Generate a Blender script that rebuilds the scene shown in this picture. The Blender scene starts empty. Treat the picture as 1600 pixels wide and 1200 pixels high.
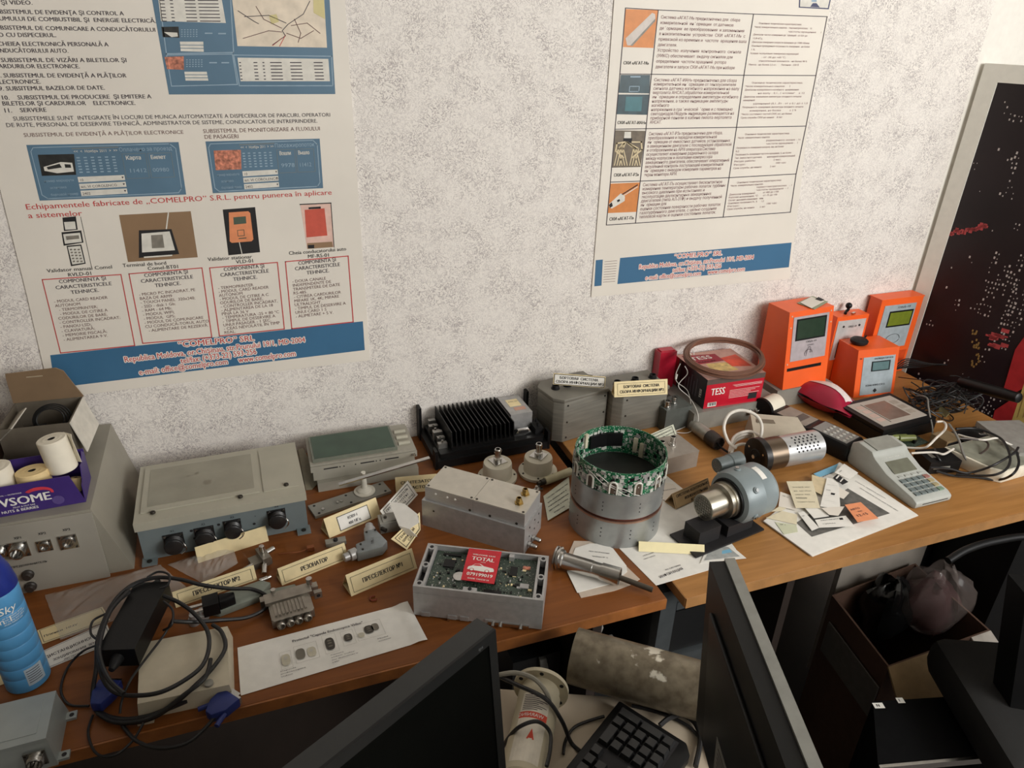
import bpy, bmesh, math, random
from mathutils import Vector, Matrix
random.seed(7)
SC = bpy.context.scene
COL = SC.collection
R_ = math.radians
DT = 0.75                      # height of the desk tops
# ------------------------------------------------------------------ camera
FPX = 1111.53
CAMROT = Matrix(((0.94132974, -0.3362922, 0.02838781),
                 (-0.12785225, -0.43318996, -0.89218847),
                 (0.31233334, 0.8362141, -0.45077031)))   # rows: right, down, forward
CAMLOC = Vector((0.0, -1.39444, DT + 0.85070))
cam = bpy.data.cameras.new('camera')
cam.sensor_width = 36.0
cam.lens = 36.0 * FPX / 1600.0
cam.clip_start = 0.02
camo = bpy.data.objects.new('camera', cam)
COL.objects.link(camo)
rr, dd, ff = CAMROT
camo.matrix_world = Matrix(((rr.x, -dd.x, -ff.x, CAMLOC.x), (rr.y, -dd.y, -ff.y, CAMLOC.y),
                            (rr.z, -dd.z, -ff.z, CAMLOC.z), (0, 0, 0, 1)))
SC.camera = camo
# ------------------------------------------------------------------ light and exposure
vs = SC.view_settings
vs.view_transform = 'Standard'
vs.look = 'None'
vs.gamma = 1.0
vs.use_curve_mapping = False
vs.exposure = 0.13
wd = bpy.data.worlds.new('sky'); SC.world = wd
wd.use_nodes = True
wd.node_tree.nodes['Background'].inputs[0].default_value = (0.75, 0.87, 1.0, 1)
wd.node_tree.nodes['Background'].inputs[1].default_value = 0.6

def area(name, loc, target, sx, sy, power, col):
    l = bpy.data.lights.new(name, 'AREA')
    l.shape = 'RECTANGLE'; l.size = sx; l.size_y = sy
    l.energy = power; l.color = col
    o = bpy.data.objects.new(name, l); COL.objects.link(o)
    o.location = loc
    o.rotation_euler = (Vector(target) - Vector(loc)).to_track_quat('-Z', 'Y').to_euler()
    return o
# daylight entering through the window in the right wall and the one behind the camera
area('window_daylight', (2.15, -2.6, 2.1), (0.8, -0.1, 2.2), 1.3, 1.2, 66, (1.0, 0.985, 0.955))
area('far_window_daylight', (0.9, -3.9, 2.1), (0.6, 0.0, 2.2), 1.8, 1.2, 25, (1.0, 0.975, 0.93))
# ------------------------------------------------------------------ pixel rays onto real planes
def ray(px, py):
    return rr * (px - 800) + dd * (py - 600) + ff * FPX
def P(px, py, h=0.0):
    r = ray(px, py); t = (DT + h - CAMLOC.z) / r.z
    return CAMLOC + r * t
def PW(px, py, y=0.0):
    r = ray(px, py); t = (y - CAMLOC.y) / r.y
    return CAMLOC + r * t
class Fr:
    """local frame: origin under pixel a, x axis towards pixel b, both on the plane at height h"""
    def __init__(s, a, b, h=0.0, base=None):
        A = P(a[0], a[1], h); B = P(b[0], b[1], h)
        s.L = (B - A).length
        s.ang = math.atan2(B.y - A.y, B.x - A.x)
        s.o = Vector((A.x, A.y, DT + (h if base is None else base)))
        s.m = Matrix.Translation(s.o) @ Matrix.Rotation(s.ang, 4, 'Z')
        s.mi = s.m.inverted()
    def loc(s, px, py, h):
        """local coordinates of a pixel seen on the plane h above this frame's origin"""
        return s.mi @ P(px, py, s.o.z - DT + h)
    def shift(s, dx=0, dy=0, dz=0):
        s.o = s.m @ Vector((dx, dy, dz))
        s.m = Matrix.Translation(s.o) @ Matrix.Rotation(s.ang, 4, 'Z'); s.mi = s.m.inverted()
        return s
class At(Fr):
    """frame at a world point"""
    def __init__(s, p, ang=0.0):
        s.o = Vector(p); s.ang = R_(ang); s.L = 0
        s.m = Matrix.Translation(s.o) @ Matrix.Rotation(s.ang, 4, 'Z'); s.mi = s.m.inverted()
# ------------------------------------------------------------------ materials
def lin(c):
    c = c / 255.0
    return c / 12.92 if c <= 0.04045 else ((c + 0.055) / 1.055) ** 2.4
def rgb(r, g, b):
    return (lin(r), lin(g), lin(b), 1)
MATS = {}
def M(name, col, rough=0.5, metal=0.0, var=0.10, scale=60.0, bump=0.0, coat=0.0, alpha=1.0, stretch=None, spec=0.5):
    if name in MATS: return MATS[name]
    m = bpy.data.materials.new(name); m.use_nodes = True
    nt = m.node_tree; b = nt.nodes['Principled BSDF']
    b.inputs['Roughness'].default_value = rough
    b.inputs['Metallic'].default_value = metal
    b.inputs['Specular IOR Level'].default_value = spec
    b.inputs['Coat Weight'].default_value = coat
    b.inputs['Alpha'].default_value = alpha
    tc = nt.nodes.new('ShaderNodeTexCoord')
    src = tc.outputs['Object']
    if stretch:
        mp = nt.nodes.new('ShaderNodeMapping'); mp.inputs['Scale'].default_value = stretch
        nt.links.new(src, mp.inputs['Vector']); src = mp.outputs['Vector']
    n = nt.nodes.new('ShaderNodeTexNoise'); n.inputs['Scale'].default_value = scale
    n.inputs['Detail'].default_value = 4
    nt.links.new(src, n.inputs['Vector'])
    cr = nt.nodes.new('ShaderNodeValToRGB')
    c = rgb(*col)
    cr.color_ramp.elements[0].position = 0.32; cr.color_ramp.elements[1].position = 0.7
    cr.color_ramp.elements[0].color = tuple(x * (1 - var) for x in c[:3]) + (1,)
    cr.color_ramp.elements[1].color = tuple(min(1, x * (1 + var)) for x in c[:3]) + (1,)
    nt.links.new(n.outputs['Fac'], cr.inputs['Fac'])
    nt.links.new(cr.outputs['Color'], b.inputs['Base Color'])
    if bump:
        bp = nt.nodes.new('ShaderNodeBump'); bp.inputs['Strength'].default_value = bump
        bp.inputs['Distance'].default_value = 0.001
        nt.links.new(n.outputs['Fac'], bp.inputs['Height'])
        nt.links.new(bp.outputs['Normal'], b.inputs['Normal'])
    MATS[name] = m
    return m
def wallpaper():
    m = bpy.data.materials.new('crackle_wallpaper'); m.use_nodes = True
    nt = m.node_tree; L = nt.links; b = nt.nodes['Principled BSDF']
    b.inputs['Roughness'].default_value = 0.75
    tc = nt.nodes.new('ShaderNodeTexCoord')
    def noise(sc, det, dist=0.0):
        n = nt.nodes.new('ShaderNodeTexNoise'); n.inputs['Scale'].default_value = sc
        n.inputs['Detail'].default_value = det; n.inputs['Distortion'].default_value = dist
        L.new(tc.outputs['Object'], n.inputs['Vector']); return n.outputs['Fac']
    def math_(op, a, bv):
        q = nt.nodes.new('ShaderNodeMath'); q.operation = op
        for i, x in enumerate((a, bv)):
            if hasattr(x, 'links'): L.new(x, q.inputs[i])
            else: q.inputs[i].default_value = x
        return q.outputs[0]
    a = noise(106, 3, 1.8)
    ridge = math_('ABSOLUTE', math_('SUBTRACT', a, 0.5), 0)          # thin wandering veins
    vein = math_('SUBTRACT', 1.0, math_('MULTIPLY', ridge, 15.0))
    dens = noise(17, 2)                                              # where the veins crowd
    dm = nt.nodes.new('ShaderNodeMapRange'); dm.inputs[1].default_value = 0.40; dm.inputs[2].default_value = 0.62
    dm.inputs[3].default_value = 0.4; dm.inputs[4].default_value = 1.0
    L.new(dens, dm.inputs[0])
    v = nt.nodes.new('ShaderNodeMath'); v.operation = 'MULTIPLY'; v.use_clamp = True
    L.new(vein, v.inputs[0]); L.new(dm.outputs[0], v.inputs[1])
    mx = nt.nodes.new('ShaderNodeMix'); mx.data_type = 'RGBA'
    mx.inputs['A'].default_value = rgb(232, 226, 219)
    mx.inputs['B'].default_value = rgb(164, 155, 154)
    L.new(v.outputs[0], mx.inputs['Factor'])
    L.new(mx.outputs['Result'], b.inputs['Base Color'])
    bp = nt.nodes.new('ShaderNodeBump'); bp.inputs['Strength'].default_value = 0.35; bp.inputs['Distance'].default_value = 0.001
    L.new(math_('SUBTRACT', noise(150, 3), v.outputs[0]), bp.inputs['Height'])
    L.new(bp.outputs['Normal'], b.inputs['Normal'])
    return m
def wood(name, c1, c2, rough=0.38):
    m = bpy.data.materials.new(name); m.use_nodes = True
    nt = m.node_tree; L = nt.links; b = nt.nodes['Principled BSDF']
    b.inputs['Roughness'].default_value = rough; b.inputs['Specular IOR Level'].default_value = 0.22
    tc = nt.nodes.new('ShaderNodeTexCoord'); mp = nt.nodes.new('ShaderNodeMapping')
    mp.inputs['Scale'].default_value = (3.0, 34, 34)
    L.new(tc.outputs['Object'], mp.inputs['Vector'])
    n = nt.nodes.new('ShaderNodeTexNoise'); n.inputs['Scale'].default_value = 2.2; n.inputs['Detail'].default_value = 7
    n.inputs['Distortion'].default_value = 0.6
    L.new(mp.outputs['Vector'], n.inputs['Vector'])
    cr = nt.nodes.new('ShaderNodeValToRGB')
    cr.color_ramp.elements[0].position = 0.3; cr.color_ramp.elements[1].position = 0.72
    cr.color_ramp.elements[0].color = rgb(*c1); cr.color_ramp.elements[1].color = rgb(*c2)
    L.new(n.outputs['Fac'], cr.inputs['Fac']); L.new(cr.outputs['Color'], b.inputs['Base Color'])
    return m
def clear_plastic(name, tint, op):
    m = bpy.data.materials.new(name); m.use_nodes = True
    nt = m.node_tree; L = nt.links; b = nt.nodes['Principled BSDF']
    b.inputs['Base Color'].default_value = rgb(*tint); b.inputs['Roughness'].default_value = 0.12
    t = nt.nodes.new('ShaderNodeBsdfTransparent'); mx = nt.nodes.new('ShaderNodeMixShader')
    mx.inputs[0].default_value = op
    L.new(t.outputs[0], mx.inputs[1]); L.new(b.outputs[0], mx.inputs[2])
    L.new(mx.outputs[0], nt.nodes['Material Output'].inputs['Surface'])
    return m
# ------------------------------------------------------------------ mesh building
TXT = {}
def glyphs(s):
    k = s
    if k not in TXT:
        cu = bpy.data.curves.new('t', 'FONT'); cu.body = s; cu.resolution_u = 2
        ob = bpy.data.objects.new('t', cu)
        me = bpy.data.meshes.new_from_object(ob)
        vs_ = [(v.co.x, v.co.y) for v in me.vertices]
        TXT[k] = (vs_, [tuple(p.vertices) for p in me.polygons], max([v[0] for v in vs_] + [1e-6]))
        bpy.data.objects.remove(ob); bpy.data.curves.remove(cu); bpy.data.meshes.remove(me)
    return TXT[k]
class MB:
    def __init__(s):
        s.v = []; s.f = []; s.k = []; s.T = Matrix()
        s.slot = 0
    def add(s, vs_, fs, k=None):
        o = len(s.v)
        s.v += [s.T @ Vector(q) for q in vs_]
        s.f += [tuple(i + o for i in f) for f in fs]
        s.k += [s.slot if k is None else k] * len(fs)
        return s
    def _bm(s, bm, b, k, seg=2):
        if b > 0:
            bmesh.ops.bevel(bm, geom=[e for e in bm.edges if len(e.link_faces) == 2 and e.calc_face_angle(0) > 0.35], offset=b, segments=seg, affect='EDGES', profile=0.5)
        bm.verts.index_update()
        s.add([v.co.copy() for v in bm.verts], [[v.index for v in f.verts] for f in bm.faces], k)
        bm.free()
        return s
    def hexa(s, q, b=0.0, k=None):
        """eight corners: bottom four then top four, both counter-clockwise"""
        bm = bmesh.new(); vv = [bm.verts.new(p) for p in q]
        for f in ((3, 2, 1, 0), (4, 5, 6, 7), (0, 1, 5, 4), (1, 2, 6, 5), (2, 3, 7, 6), (3, 0, 4, 7)):
            bm.faces.new([vv[i] for i in f])
        return s._bm(bm, b, k)
    def box(s, x0, x1, y0, y1, z0, z1, b=0.0, k=None):
        return s.hexa([(x0, y0, z0), (x1, y0, z0), (x1, y1, z0), (x0, y1, z0), (x0, y0, z1), (x1, y0, z1), (x1, y1, z1), (x0, y1, z1)], b, k)
    def prism(s, poly, a0, a1, ax='z', b=0.0, k=None):
        bm = bmesh.new()
        def pt(u, v, w): return {'z': (u, v, w), 'y': (u, w, v), 'x': (w, u, v)}[ax]
        lo = [bm.verts.new(pt(u, v, a0)) for u, v in poly]; hi = [bm.verts.new(pt(u, v, a1)) for u, v in poly]
        n = len(poly)
        bm.faces.new(lo[::-1]); bm.faces.new(hi)
        for i in range(n): bm.faces.new((lo[i], lo[(i + 1) % n], hi[(i + 1) % n], hi[i]))
        bmesh.ops.recalc_face_normals(bm, faces=bm.faces[:])
        return s._bm(bm, b, k)
    def lathe(s, prof, c=(0, 0, 0), ax=(0, 0, 1), n=28, k=None, a0=0.0, a1=None):
        ax = Vector(ax).normalized(); q = ax.to_track_quat('Z', 'X').to_matrix(); c = Vector(c)
        vs_ = []; fs = []; m = len(prof)
        for j in range(n):
            t = 2 * math.pi * j / n
            for r, z in prof: vs_.append(c + q @ Vector((r * math.cos(t), r * math.sin(t), z)))
        for j in range(n):
            j2 = (j + 1) % n
            for i in range(m - 1): fs.append((j * m + i, j2 * m + i, j2 * m + i + 1, j * m + i + 1))
        flat = max(z for _, z in prof) - min(z for _, z in prof) < 1e-9
        if flat: return s.add(vs_, fs, k)
        if prof[0][0] > 1e-7: fs.append([j * m for j in range(n)][::-1])
        if prof[-1][0] > 1e-7: fs.append([j * m + m - 1 for j in range(n)])
        return s.add(vs_, fs, k)
    def cyl(s, a, b, r0, r1=None, n=20, k=None, ch=0.0):
        a = Vector(a); b = Vector(b); r1 = r0 if r1 is None else r1; L = (b - a).length
        pr = [(r0, 0), (r1, L)] if ch <= 0 else [(r0 - ch, 0), (r0, ch), (r1, L - ch), (r1 - ch, L)]
        return s.lathe(pr, a, b - a, n, k)
    def ring(s, c, ax, ro, ri, h, n=32, k=None):
        """hollow tube with wall"""
        ax = Vector(ax).normalized(); q = ax.to_track_quat('Z', 'X').to_matrix(); c = Vector(c)
        pr = [(ri, 0), (ro, 0), (ro, h), (ri, h)]; vs_ = []; fs = []
        for j in range(n):
            t = 2 * math.pi * j / n
            for r, z in pr: vs_.append(c + q @ Vector((r * math.cos(t), r * math.sin(t), z)))
        for j in range(n):
            j2 = (j + 1) % n
            for i in range(4): fs.append((j * 4 + i, j2 * 4 + i, j2 * 4 + (i + 1) % 4, j * 4 + (i + 1) % 4))
        return s.add(vs_, fs, k)
    def ball(s, c, r, n=14, k=None, sz=1.0):
        return s.lathe([(r * math.sin(math.pi * i / 8), -r * sz * math.cos(math.pi * i / 8)) for i in range(9)], c, (0, 0, 1), n, k)
    def tube(s, pts, r, n=7, k=None, sub=6, closed=False):
        pts = [Vector(p) for p in pts]
        path = []
        m = len(pts)
        if m > 2 and sub > 1:
            for i in range(m if closed else m - 1):
                if closed: p0, p1, p2, p3 = pts[(i - 1) % m], pts[i], pts[(i + 1) % m], pts[(i + 2) % m]
                else: p0, p1, p2, p3 = pts[max(i - 1, 0)], pts[i], pts[i + 1], pts[min(i + 2, m - 1)]
                for j in range(sub):
                    t = j / sub; t2 = t * t; t3 = t2 * t
                    path.append(0.5 * (2 * p1 + (p2 - p0) * t + (2 * p0 - 5 * p1 + 4 * p2 - p3) * t2 + (3 * p1 - p0 - 3 * p2 + p3) * t3))
            if not closed: path.append(pts[-1])
        else: path = pts
        vs_ = []; fs = []; N = len(path); up = Vector((0, 0, 1))
        prev = None
        for i, p in enumerate(path):
            a = path[(i - 1) % N] if closed else path[max(i - 1, 0)]
            b = path[(i + 1) % N] if closed else path[min(i + 1, N - 1)]
            t = (b - a)
            t = t.normalized() if t.length > 1e-9 else Vector((1, 0, 0))
            u = (up if prev is None else prev); u = u - t * u.dot(t)
            if u.length < 1e-4: u = Vector((1, 0, 0)) - t * t.x
            u.normalize(); prev = u; w = t.cross(u)
            for j in range(n):
                q = 2 * math.pi * j / n
                vs_.append(p + u * (r * math.cos(q)) + w * (r * math.sin(q)))
        for i in range(N if closed else N - 1):
            i2 = (i + 1) % N
            for j in range(n): fs.append((i * n + j, i * n + (j + 1) % n, i2 * n + (j + 1) % n, i2 * n + j))
        if not closed:
            fs.append(list(range(n))[::-1]); fs.append([(N - 1) * n + j for j in range(n)])
        return s.add(vs_, fs, k)
    def slab(s, poly, t, k=None):
        """polygon of 3-D points given a thickness downwards along its normal"""
        pl = [Vector(p) for p in poly]; n = Vector((0, 0, 0))
        for i in range(len(pl)):
            a, b = pl[i], pl[(i + 1) % len(pl)]
            n += Vector(((a.y - b.y) * (a.z + b.z), (a.z - b.z) * (a.x + b.x), (a.x - b.x) * (a.y + b.y)))
        n.normalize()
        if n.z < 0 or (abs(n.z) < 1e-3 and n.y > 0): n = -n
        m = len(pl); vs_ = pl + [p - n * t for p in pl]
        fs = [list(range(m)), [m + i for i in range(m)][::-1]] + [(i, (i + 1) % m, m + (i + 1) % m, m + i) for i in range(m)]
        return s.add(vs_, fs, k)
    def face(s, pts, k=None):
        return s.add(pts, [list(range(len(pts)))], k)
    def text(s, t, o, ux, uy, h, w=None, al='l', k=1, bold=0.0, shear=0.0):
        """lettering: baseline start o, unit axes ux / uy, cap height h, optional width w; bold thickens strokes"""
        if not t.strip(): return s
        vv, ff_, nat = glyphs(t)
        sy = h / 0.69; sx = (w / nat) if w else sy
        W = nat * sx; o = Vector(o); ux = Vector(ux).normalized(); uy = Vector(uy).normalized()
        off = {'l': 0, 'c': -W / 2, 'r': -W}[al]
        nrm = ux.cross(uy)
        if bold <= 0: sh = [(0, 0)]
        elif bold < 0.05: sh = [(-bold * h, 0), (bold * h * 1.6, 0)]
        else: sh = [(bold * h * 1.3 * math.cos(i * math.pi / 4), bold * h * 1.3 * math.sin(i * math.pi / 4)) for i in range(8)]
        for j, (dx, dy) in enumerate(sh):
            s.add([o + ux * (x * sx + off + dx + shear * y * sy) + uy * (y * sy + dy) + nrm * (j * 4e-6) for x, y in vv], ff_, k)
        return s
    def build(s, name, mats, parent=None, fr=None, sharp=0.6, smooth=True):
        me = bpy.data.meshes.new(name)
        me.from_pydata([tuple(v) for v in s.v], [], [tuple(f) for f in s.f])
        if not isinstance(mats, (list, tuple)): mats = [mats]
        for m in mats: me.materials.append(m)
        me.polygons.foreach_set('material_index', s.k)
        bm = bmesh.new(); bm.from_mesh(me)
        bmesh.ops.recalc_face_normals(bm, faces=[f for f in bm.faces if any(len(e.link_faces) > 1 for e in f.edges)])
        bm.to_mesh(me); bm.free()
        if smooth:
            me.shade_smooth(); me.set_sharp_from_angle(angle=sharp)
        o = bpy.data.objects.new(name, me); COL.objects.link(o)
        if parent is not None: o.parent = parent
        elif fr is not None: o.location = fr.o; o.rotation_euler = (0, 0, fr.ang)
        return o
def tag(o, label, cat, group=None, kind=None):
    if label: o['label'] = label
    if cat: o['category'] = cat
    if group: o['group'] = group
    if kind: o['kind'] = kind
    return o
def thing(name, label, cat, fr, group=None):
    o = bpy.data.objects.new(name, None); COL.objects.link(o)
    o.empty_display_size = 0.02
    o.location = fr.o; o.rotation_euler = (0, 0, fr.ang)
    return tag(o, label, cat, group)
def struct(o):
    o['kind'] = 'structure'; return o
X, Y, Z = Vector((1, 0, 0)), Vector((0, 1, 0)), Vector((0, 0, 1))
def B(*a, **k):
    return MB().box(*a, **k)
def local_text(mb, t, a, b, h, k=1, bold=0.02, up=Z, fit=True):
    d = Vector(b) - Vector(a)
    return mb.text(t, a, d, up, h, d.length if fit else None, 'l', k, bold)
# ================================================================== palette
m_ink = M('black_ink', (28, 26, 28), 0.7)
m_cream = M('cream_card', (232, 214, 168), 0.7, var=0.05)
m_white = M('white_paper', (232, 229, 222), 0.75, var=0.04)
m_offw = M('poster_paper', (224, 217, 206), 0.55, var=0.05, scale=5)
m_black = M('black_plastic', (15, 15, 16), 0.42, var=0.15, spec=.3)
m_dark = M('dark_rubber', (26, 26, 27), 0.55, spec=.3)
m_cable = M('black_cable', (24, 23, 24), 0.45)
m_steel = M('bright_steel', (196, 194, 190), 0.24, 1.0, var=0.08)
m_alu = M('brushed_aluminium', (190, 188, 186), 0.40, 0.55, var=0.14, scale=40, stretch=(2, 30, 30))
m_cast = M('cast_aluminium', (172, 171, 170), 0.42, 0.45, var=0.10, scale=90, bump=0.15)
m_grey = M('grey_hammered_paint', (148, 146, 138), 0.45, 0.25, var=0.10, scale=30)
m_bluegrey = M('blue_grey_enamel', (112, 122, 124), 0.42, var=0.07, scale=20)
m_lidgrey = M('warm_grey_enamel', (172, 168, 152), 0.45, var=0.05, scale=20)
m_screw = M('dark_screw', (70, 66, 60), 0.35, 0.8)
m_pcb = M('green_circuit_board', (22, 96, 62), 0.4, var=0.25, scale=120)
def pads(m, sc, lo, col):
    """fine solder pad speckle over a board material"""
    nt = m.node_tree; b = nt.nodes['Principled BSDF']; l = b.inputs['Base Color'].links[0]; src = l.from_socket
    v = nt.nodes.new('ShaderNodeTexVoronoi'); v.distance = 'CHEBYCHEV'; v.inputs['Scale'].default_value = sc
    t = nt.nodes.new('ShaderNodeTexCoord'); nt.links.new(t.outputs['Object'], v.inputs['Vector'])
    lt = nt.nodes.new('ShaderNodeMath'); lt.operation = 'LESS_THAN'; lt.inputs[1].default_value = lo
    nt.links.new(v.outputs['Distance'], lt.inputs[0])
    mx = nt.nodes.new('ShaderNodeMix'); mx.data_type = 'RGBA'; mx.inputs['B'].default_value = rgb(*col)
    nt.links.new(lt.outputs[0], mx.inputs['Factor']); nt.links.new(src, mx.inputs['A']); nt.links.new(mx.outputs['Result'], b.inputs['Base Color'])
pads(m_pcb, 330, 0.24, (190, 200, 188))
m_pcbd = M('dark_green_circuit_board', (52, 66, 56), 0.5, var=0.25, scale=160)
pads(m_pcbd, 300, 0.17, (150, 152, 138))
m_orange = M('orange_enamel', (238, 96, 34), 0.42, var=0.05, scale=12)
m_lcd = M('grey_green_display', (86, 96, 84), 0.15)
m_beige = M('beige_plastic', (196, 186, 164), 0.5, var=0.05)
m_red = M('red_print', (196, 24, 40), 0.45)
m_posred = M('poster_red_ink', (190, 62, 62), 0.6)
m_blue = M('poster_blue_ink', (56, 104, 140), 0.5, var=0.06, scale=8)
m_brass = M('brass', (168, 142, 88), 0.3, 1.0)
# ================================================================== the room
walls = wallpaper()
RW = 2.30
plain = M('plain_wall_paint', (228, 224, 216), 0.8, var=0.03)
struct(B(-2.3, 1.694, 0.0, 0.12, 0, 2.7).build('wall_back', walls))
struct(B(1.694, RW + 0.1, 0.002, 0.12, 0, 2.7).build('trim_1', plain))
w = MB()
w.box(RW, RW + 0.12, -1.3, 0.0, 0, 2.7); w.box(RW, RW + 0.12, -4.2, -3.0, 0, 2.7)
w.box(RW, RW + 0.12, -3.0, -1.3, 0, 0.95); w.box(RW, RW + 0.12, -3.0, -1.3, 2.5, 2.7)
struct(w.build('wall_right', plain))
struct(B(-2.42, -2.3, -4.2, 0.12, 0, 2.7).build('wall_left', M('tan_wall_paint', (150, 140, 124), .8)))
struct(B(-2.42, RW + 0.12, -4.32, -4.2, 0, 2.7).build('wall_front', M('tan_wall_paint', (150, 140, 124), .8)))
struct(B(-2.42, RW + 0.12, -4.32, 0.12, 2.7, 2.8).build('ceiling', M('ceiling_paint', (200, 196, 188), 0.85)))
struct(B(-2.42, RW + 0.12, -4.32, 0.12, -0.1, 0).build('floor', M('dark_linoleum', (52, 42, 36), 0.6, var=0.2, scale=6)))
# window in the right wall, beside the photographer
w = MB()
for a in ((-3.0, -2.95, .95, 2.5), (-1.35, -1.3, .95, 2.5), (-2.175, -2.125, .95, 2.5)): w.box(RW + .03, RW + .09, a[0], a[1], a[2], a[3])
w.box(RW + .03, RW + .09, -2.95, -1.35, .95, 1.0); w.box(RW + .03, RW + .09, -2.95, -1.35, 2.45, 2.5)
struct(w.build('window_1', M('window_frame_white', (235, 235, 232), 0.4)))

# ================================================================== desks
wood_l = wood('red_brown_laminate', (114, 66, 31), (132, 79, 38))
wood_r = wood('honey_laminate', (152, 106, 58), (176, 126, 72))
edge_l = M('worn_edge_band', (150, 92, 44), 0.5, var=0.25, scale=30)
edge_r = M('honey_edge_band', (168, 122, 74), 0.5, var=0.15, scale=30)
T_ = 0.02
r0 = P(1042, 936); xl = r0.x; yl = r0.y
d = thing('desk', 'long reddish brown laminate desk under the left poster, crowded with old instruments', 'desk', At((-0.6, yl, 0)))
d0 = Vector((-0.6, yl, 0))
def wbox(x0, x1, y0, y1, z0, z1, o, b=0.0):
    return MB().box(x0 - o.x, x1 - o.x, y0 - o.y, y1 - o.y, z0, z1, b)
wbox(-1.5, xl, yl + .002, -0.004, DT - T_, DT, d0).build('tabletop', wood_l, d)
wbox(-1.5, xl, yl - .001, yl + .002, DT - T_ - .001, DT - .0005, d0).build('edge_band', edge_l, d)
for x in (-1.46, xl - 0.10): wbox(x, x + .018, yl + .06, -0.03, 0, DT - T_, d0).build('side_panel', M('dark_laminate', (46, 38, 34), 0.5), d)
wbox(-1.44, xl - .10, -0.10, -0.084, .35, DT - T_, d0).build('back_panel', M('dark_laminate', (46, 38, 34), 0.5), d)
q = P(1068, 937); xr = q.x + 0.006; yr = q.y
d1 = Vector((xr, yr, 0))
d = thing('desk', 'honey coloured laminate desk standing right of the gap, under the right poster', 'desk', At(d1))
wbox(xr, 1.688, yr + .002, -0.004, DT - T_, DT, d1).build('tabletop', wood_r, d)
wbox(xr, 1.688, yr - .001, yr + .002, DT - T_ - .001, DT - .0005, d1).build('edge_band', edge_r, d)
wbox(xr - .0012, xr, yr + .002, -0.004, DT - T_, DT - .0005, d1).build('edge_band', edge_r, d)
lp = M('pale_laminate_panel', (168, 160, 150), 0.5, var=0.12, scale=14)
xa, xb = PW(1318, 880, -.43).x, PW(1446, 860, -.43).x
wbox(xa, xb, -.430, -.416, 0.12, DT - T_, d1).build('end_panel', lp, d)
wbox(xb + .002, 1.503, -.430, -.414, 0.04, DT - T_ - .002, d1).build('shade_filler_panel', M('shade_black', (16, 16, 17), .6, spec=.2), d)  # added black board standing in for the darkness under the desk
wbox(1.505, 1.685, -.61, -.05, 0.25, DT - T_ - .002, d1).build('shade_filler_block', M('shade_black', (16, 16, 17), .6, spec=.2), d)  # added black block, hides the pale wall where only deep shade belongs
wbox(xr + .30, xr + .318, yr + .08, -0.03, 0, DT - T_, d1).build('side_panel', M('dark_laminate', (46, 38, 34), 0.5), d)
# the photographer's own table in front
FH = DT - 0.045
pale = M('pale_table_laminate', (186, 172, 152), 0.5, var=0.05, scale=8)
pl_, pr_ = P(700, 1070, -0.045), P(1125, 1100, -0.045)
d = thing('desk', 'pale beige desk in the foreground carrying the keyboard and both screens', 'desk', At((0.2, -0.9, 0)))
d2 = Vector((0.2, -0.9, 0))
pp = [(pl_.x - .2, pl_.y), (pr_.x, pr_.y), (pr_.x - .14, -1.36), (-.55, -1.36), (-.55, -.98), (.02, -.86), (pl_.x, pl_.y)][1:]
MB().prism([(x - d2.x, y - d2.y) for x, y in pp], FH - .022, FH, 'z', .002).build('tabletop', pale, d)
for x, y0, y1 in ((-.52, -1.30, -1.0), (.40, -1.30, -1.0)): wbox(x, x + .018, y0, y1, 0, FH - .0225, d2).build('side_panel', M('dark_laminate', (46, 38, 34), 0.5), d)
# ================================================================== wall posters
def lerp2(q, u, v):
    """bilinear point of a pixel quad TL, TR, BR, BL"""
    a, b, c, d_ = q
    return tuple(a[i] * (1 - u) * (1 - v) + b[i] * u * (1 - v) + c[i] * u * v + d_[i] * (1 - u) * v for i in (0, 1))
class Sheet:
    """flat printed sheet on the wall: prints are placed on its plane at real size"""
    def __init__(s, y0): s.y = y0
    def pt(s, p, lev): return PW(p[0], p[1], s.y - 0.00025 * lev)
    def quad(s, mb, q, lev, k): mb.face([s.pt(p, lev) for p in q], k); return mb
    def line(s, mb, pts, wpx, lev, k, closed=True):
        n = len(pts)
        for i in range(n if closed else n - 1):
            a, b = Vector(pts[i]), Vector(pts[(i + 1) % n]); t = (b - a).normalized(); u = Vector((-t.y, t.x)) * wpx / 2; t = t * wpx / 2
            mb.face([s.pt(x, lev) for x in (a - t - u, b + t - u, b + t + u, a - t + u)], k)
        return mb
    def text(s, mb, t, a, b, cap, lev=2, k=1, bold=0.0, fit=True, al='l', shear=0.0):
        A = s.pt(a, lev); Bq = s.pt(b, lev); h = abs((s.pt((a[0], a[1] - cap), lev) - A).z)
        d_ = (Bq - A); u = d_.normalized(); up = Vector((-u.z, 0, u.x))
        return mb.text(t, A, u, up, h, d_.length if fit else None, al, k, bold, shear)
PS = Sheet(-0.0025)
ROOTY = -0.0025
def poster(name, label, outline, px):
    c = PW(px[0], px[1], ROOTY)
    r = thing(name, label, 'poster', At(c))
    return r, c
class PMB(MB):
    def __init__(s, c):
        super().__init__(); s.T = Matrix.Translation(-c)
m_txt = M('poster_print_grey', (62, 54, 62), 0.7)
m_brown = M('poster_print_brown', (108, 78, 74), 0.7)
m_scr = M('screenshot_blue', (86, 116, 138), 0.5, var=0.10, scale=9)
m_scrl = M('screenshot_pale_blue', (146, 168, 184), 0.5)
m_pale = M('pale_blue_print', (204, 214, 222), 0.6)
m_field = M('screenshot_field', (216, 212, 202), 0.6)
m_map = M('map_print', (222, 208, 188), 0.6, var=0.12, scale=40)
m_mapy = M('map_print_yellow', (206, 194, 140), 0.6, var=0.1, scale=30)
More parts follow.
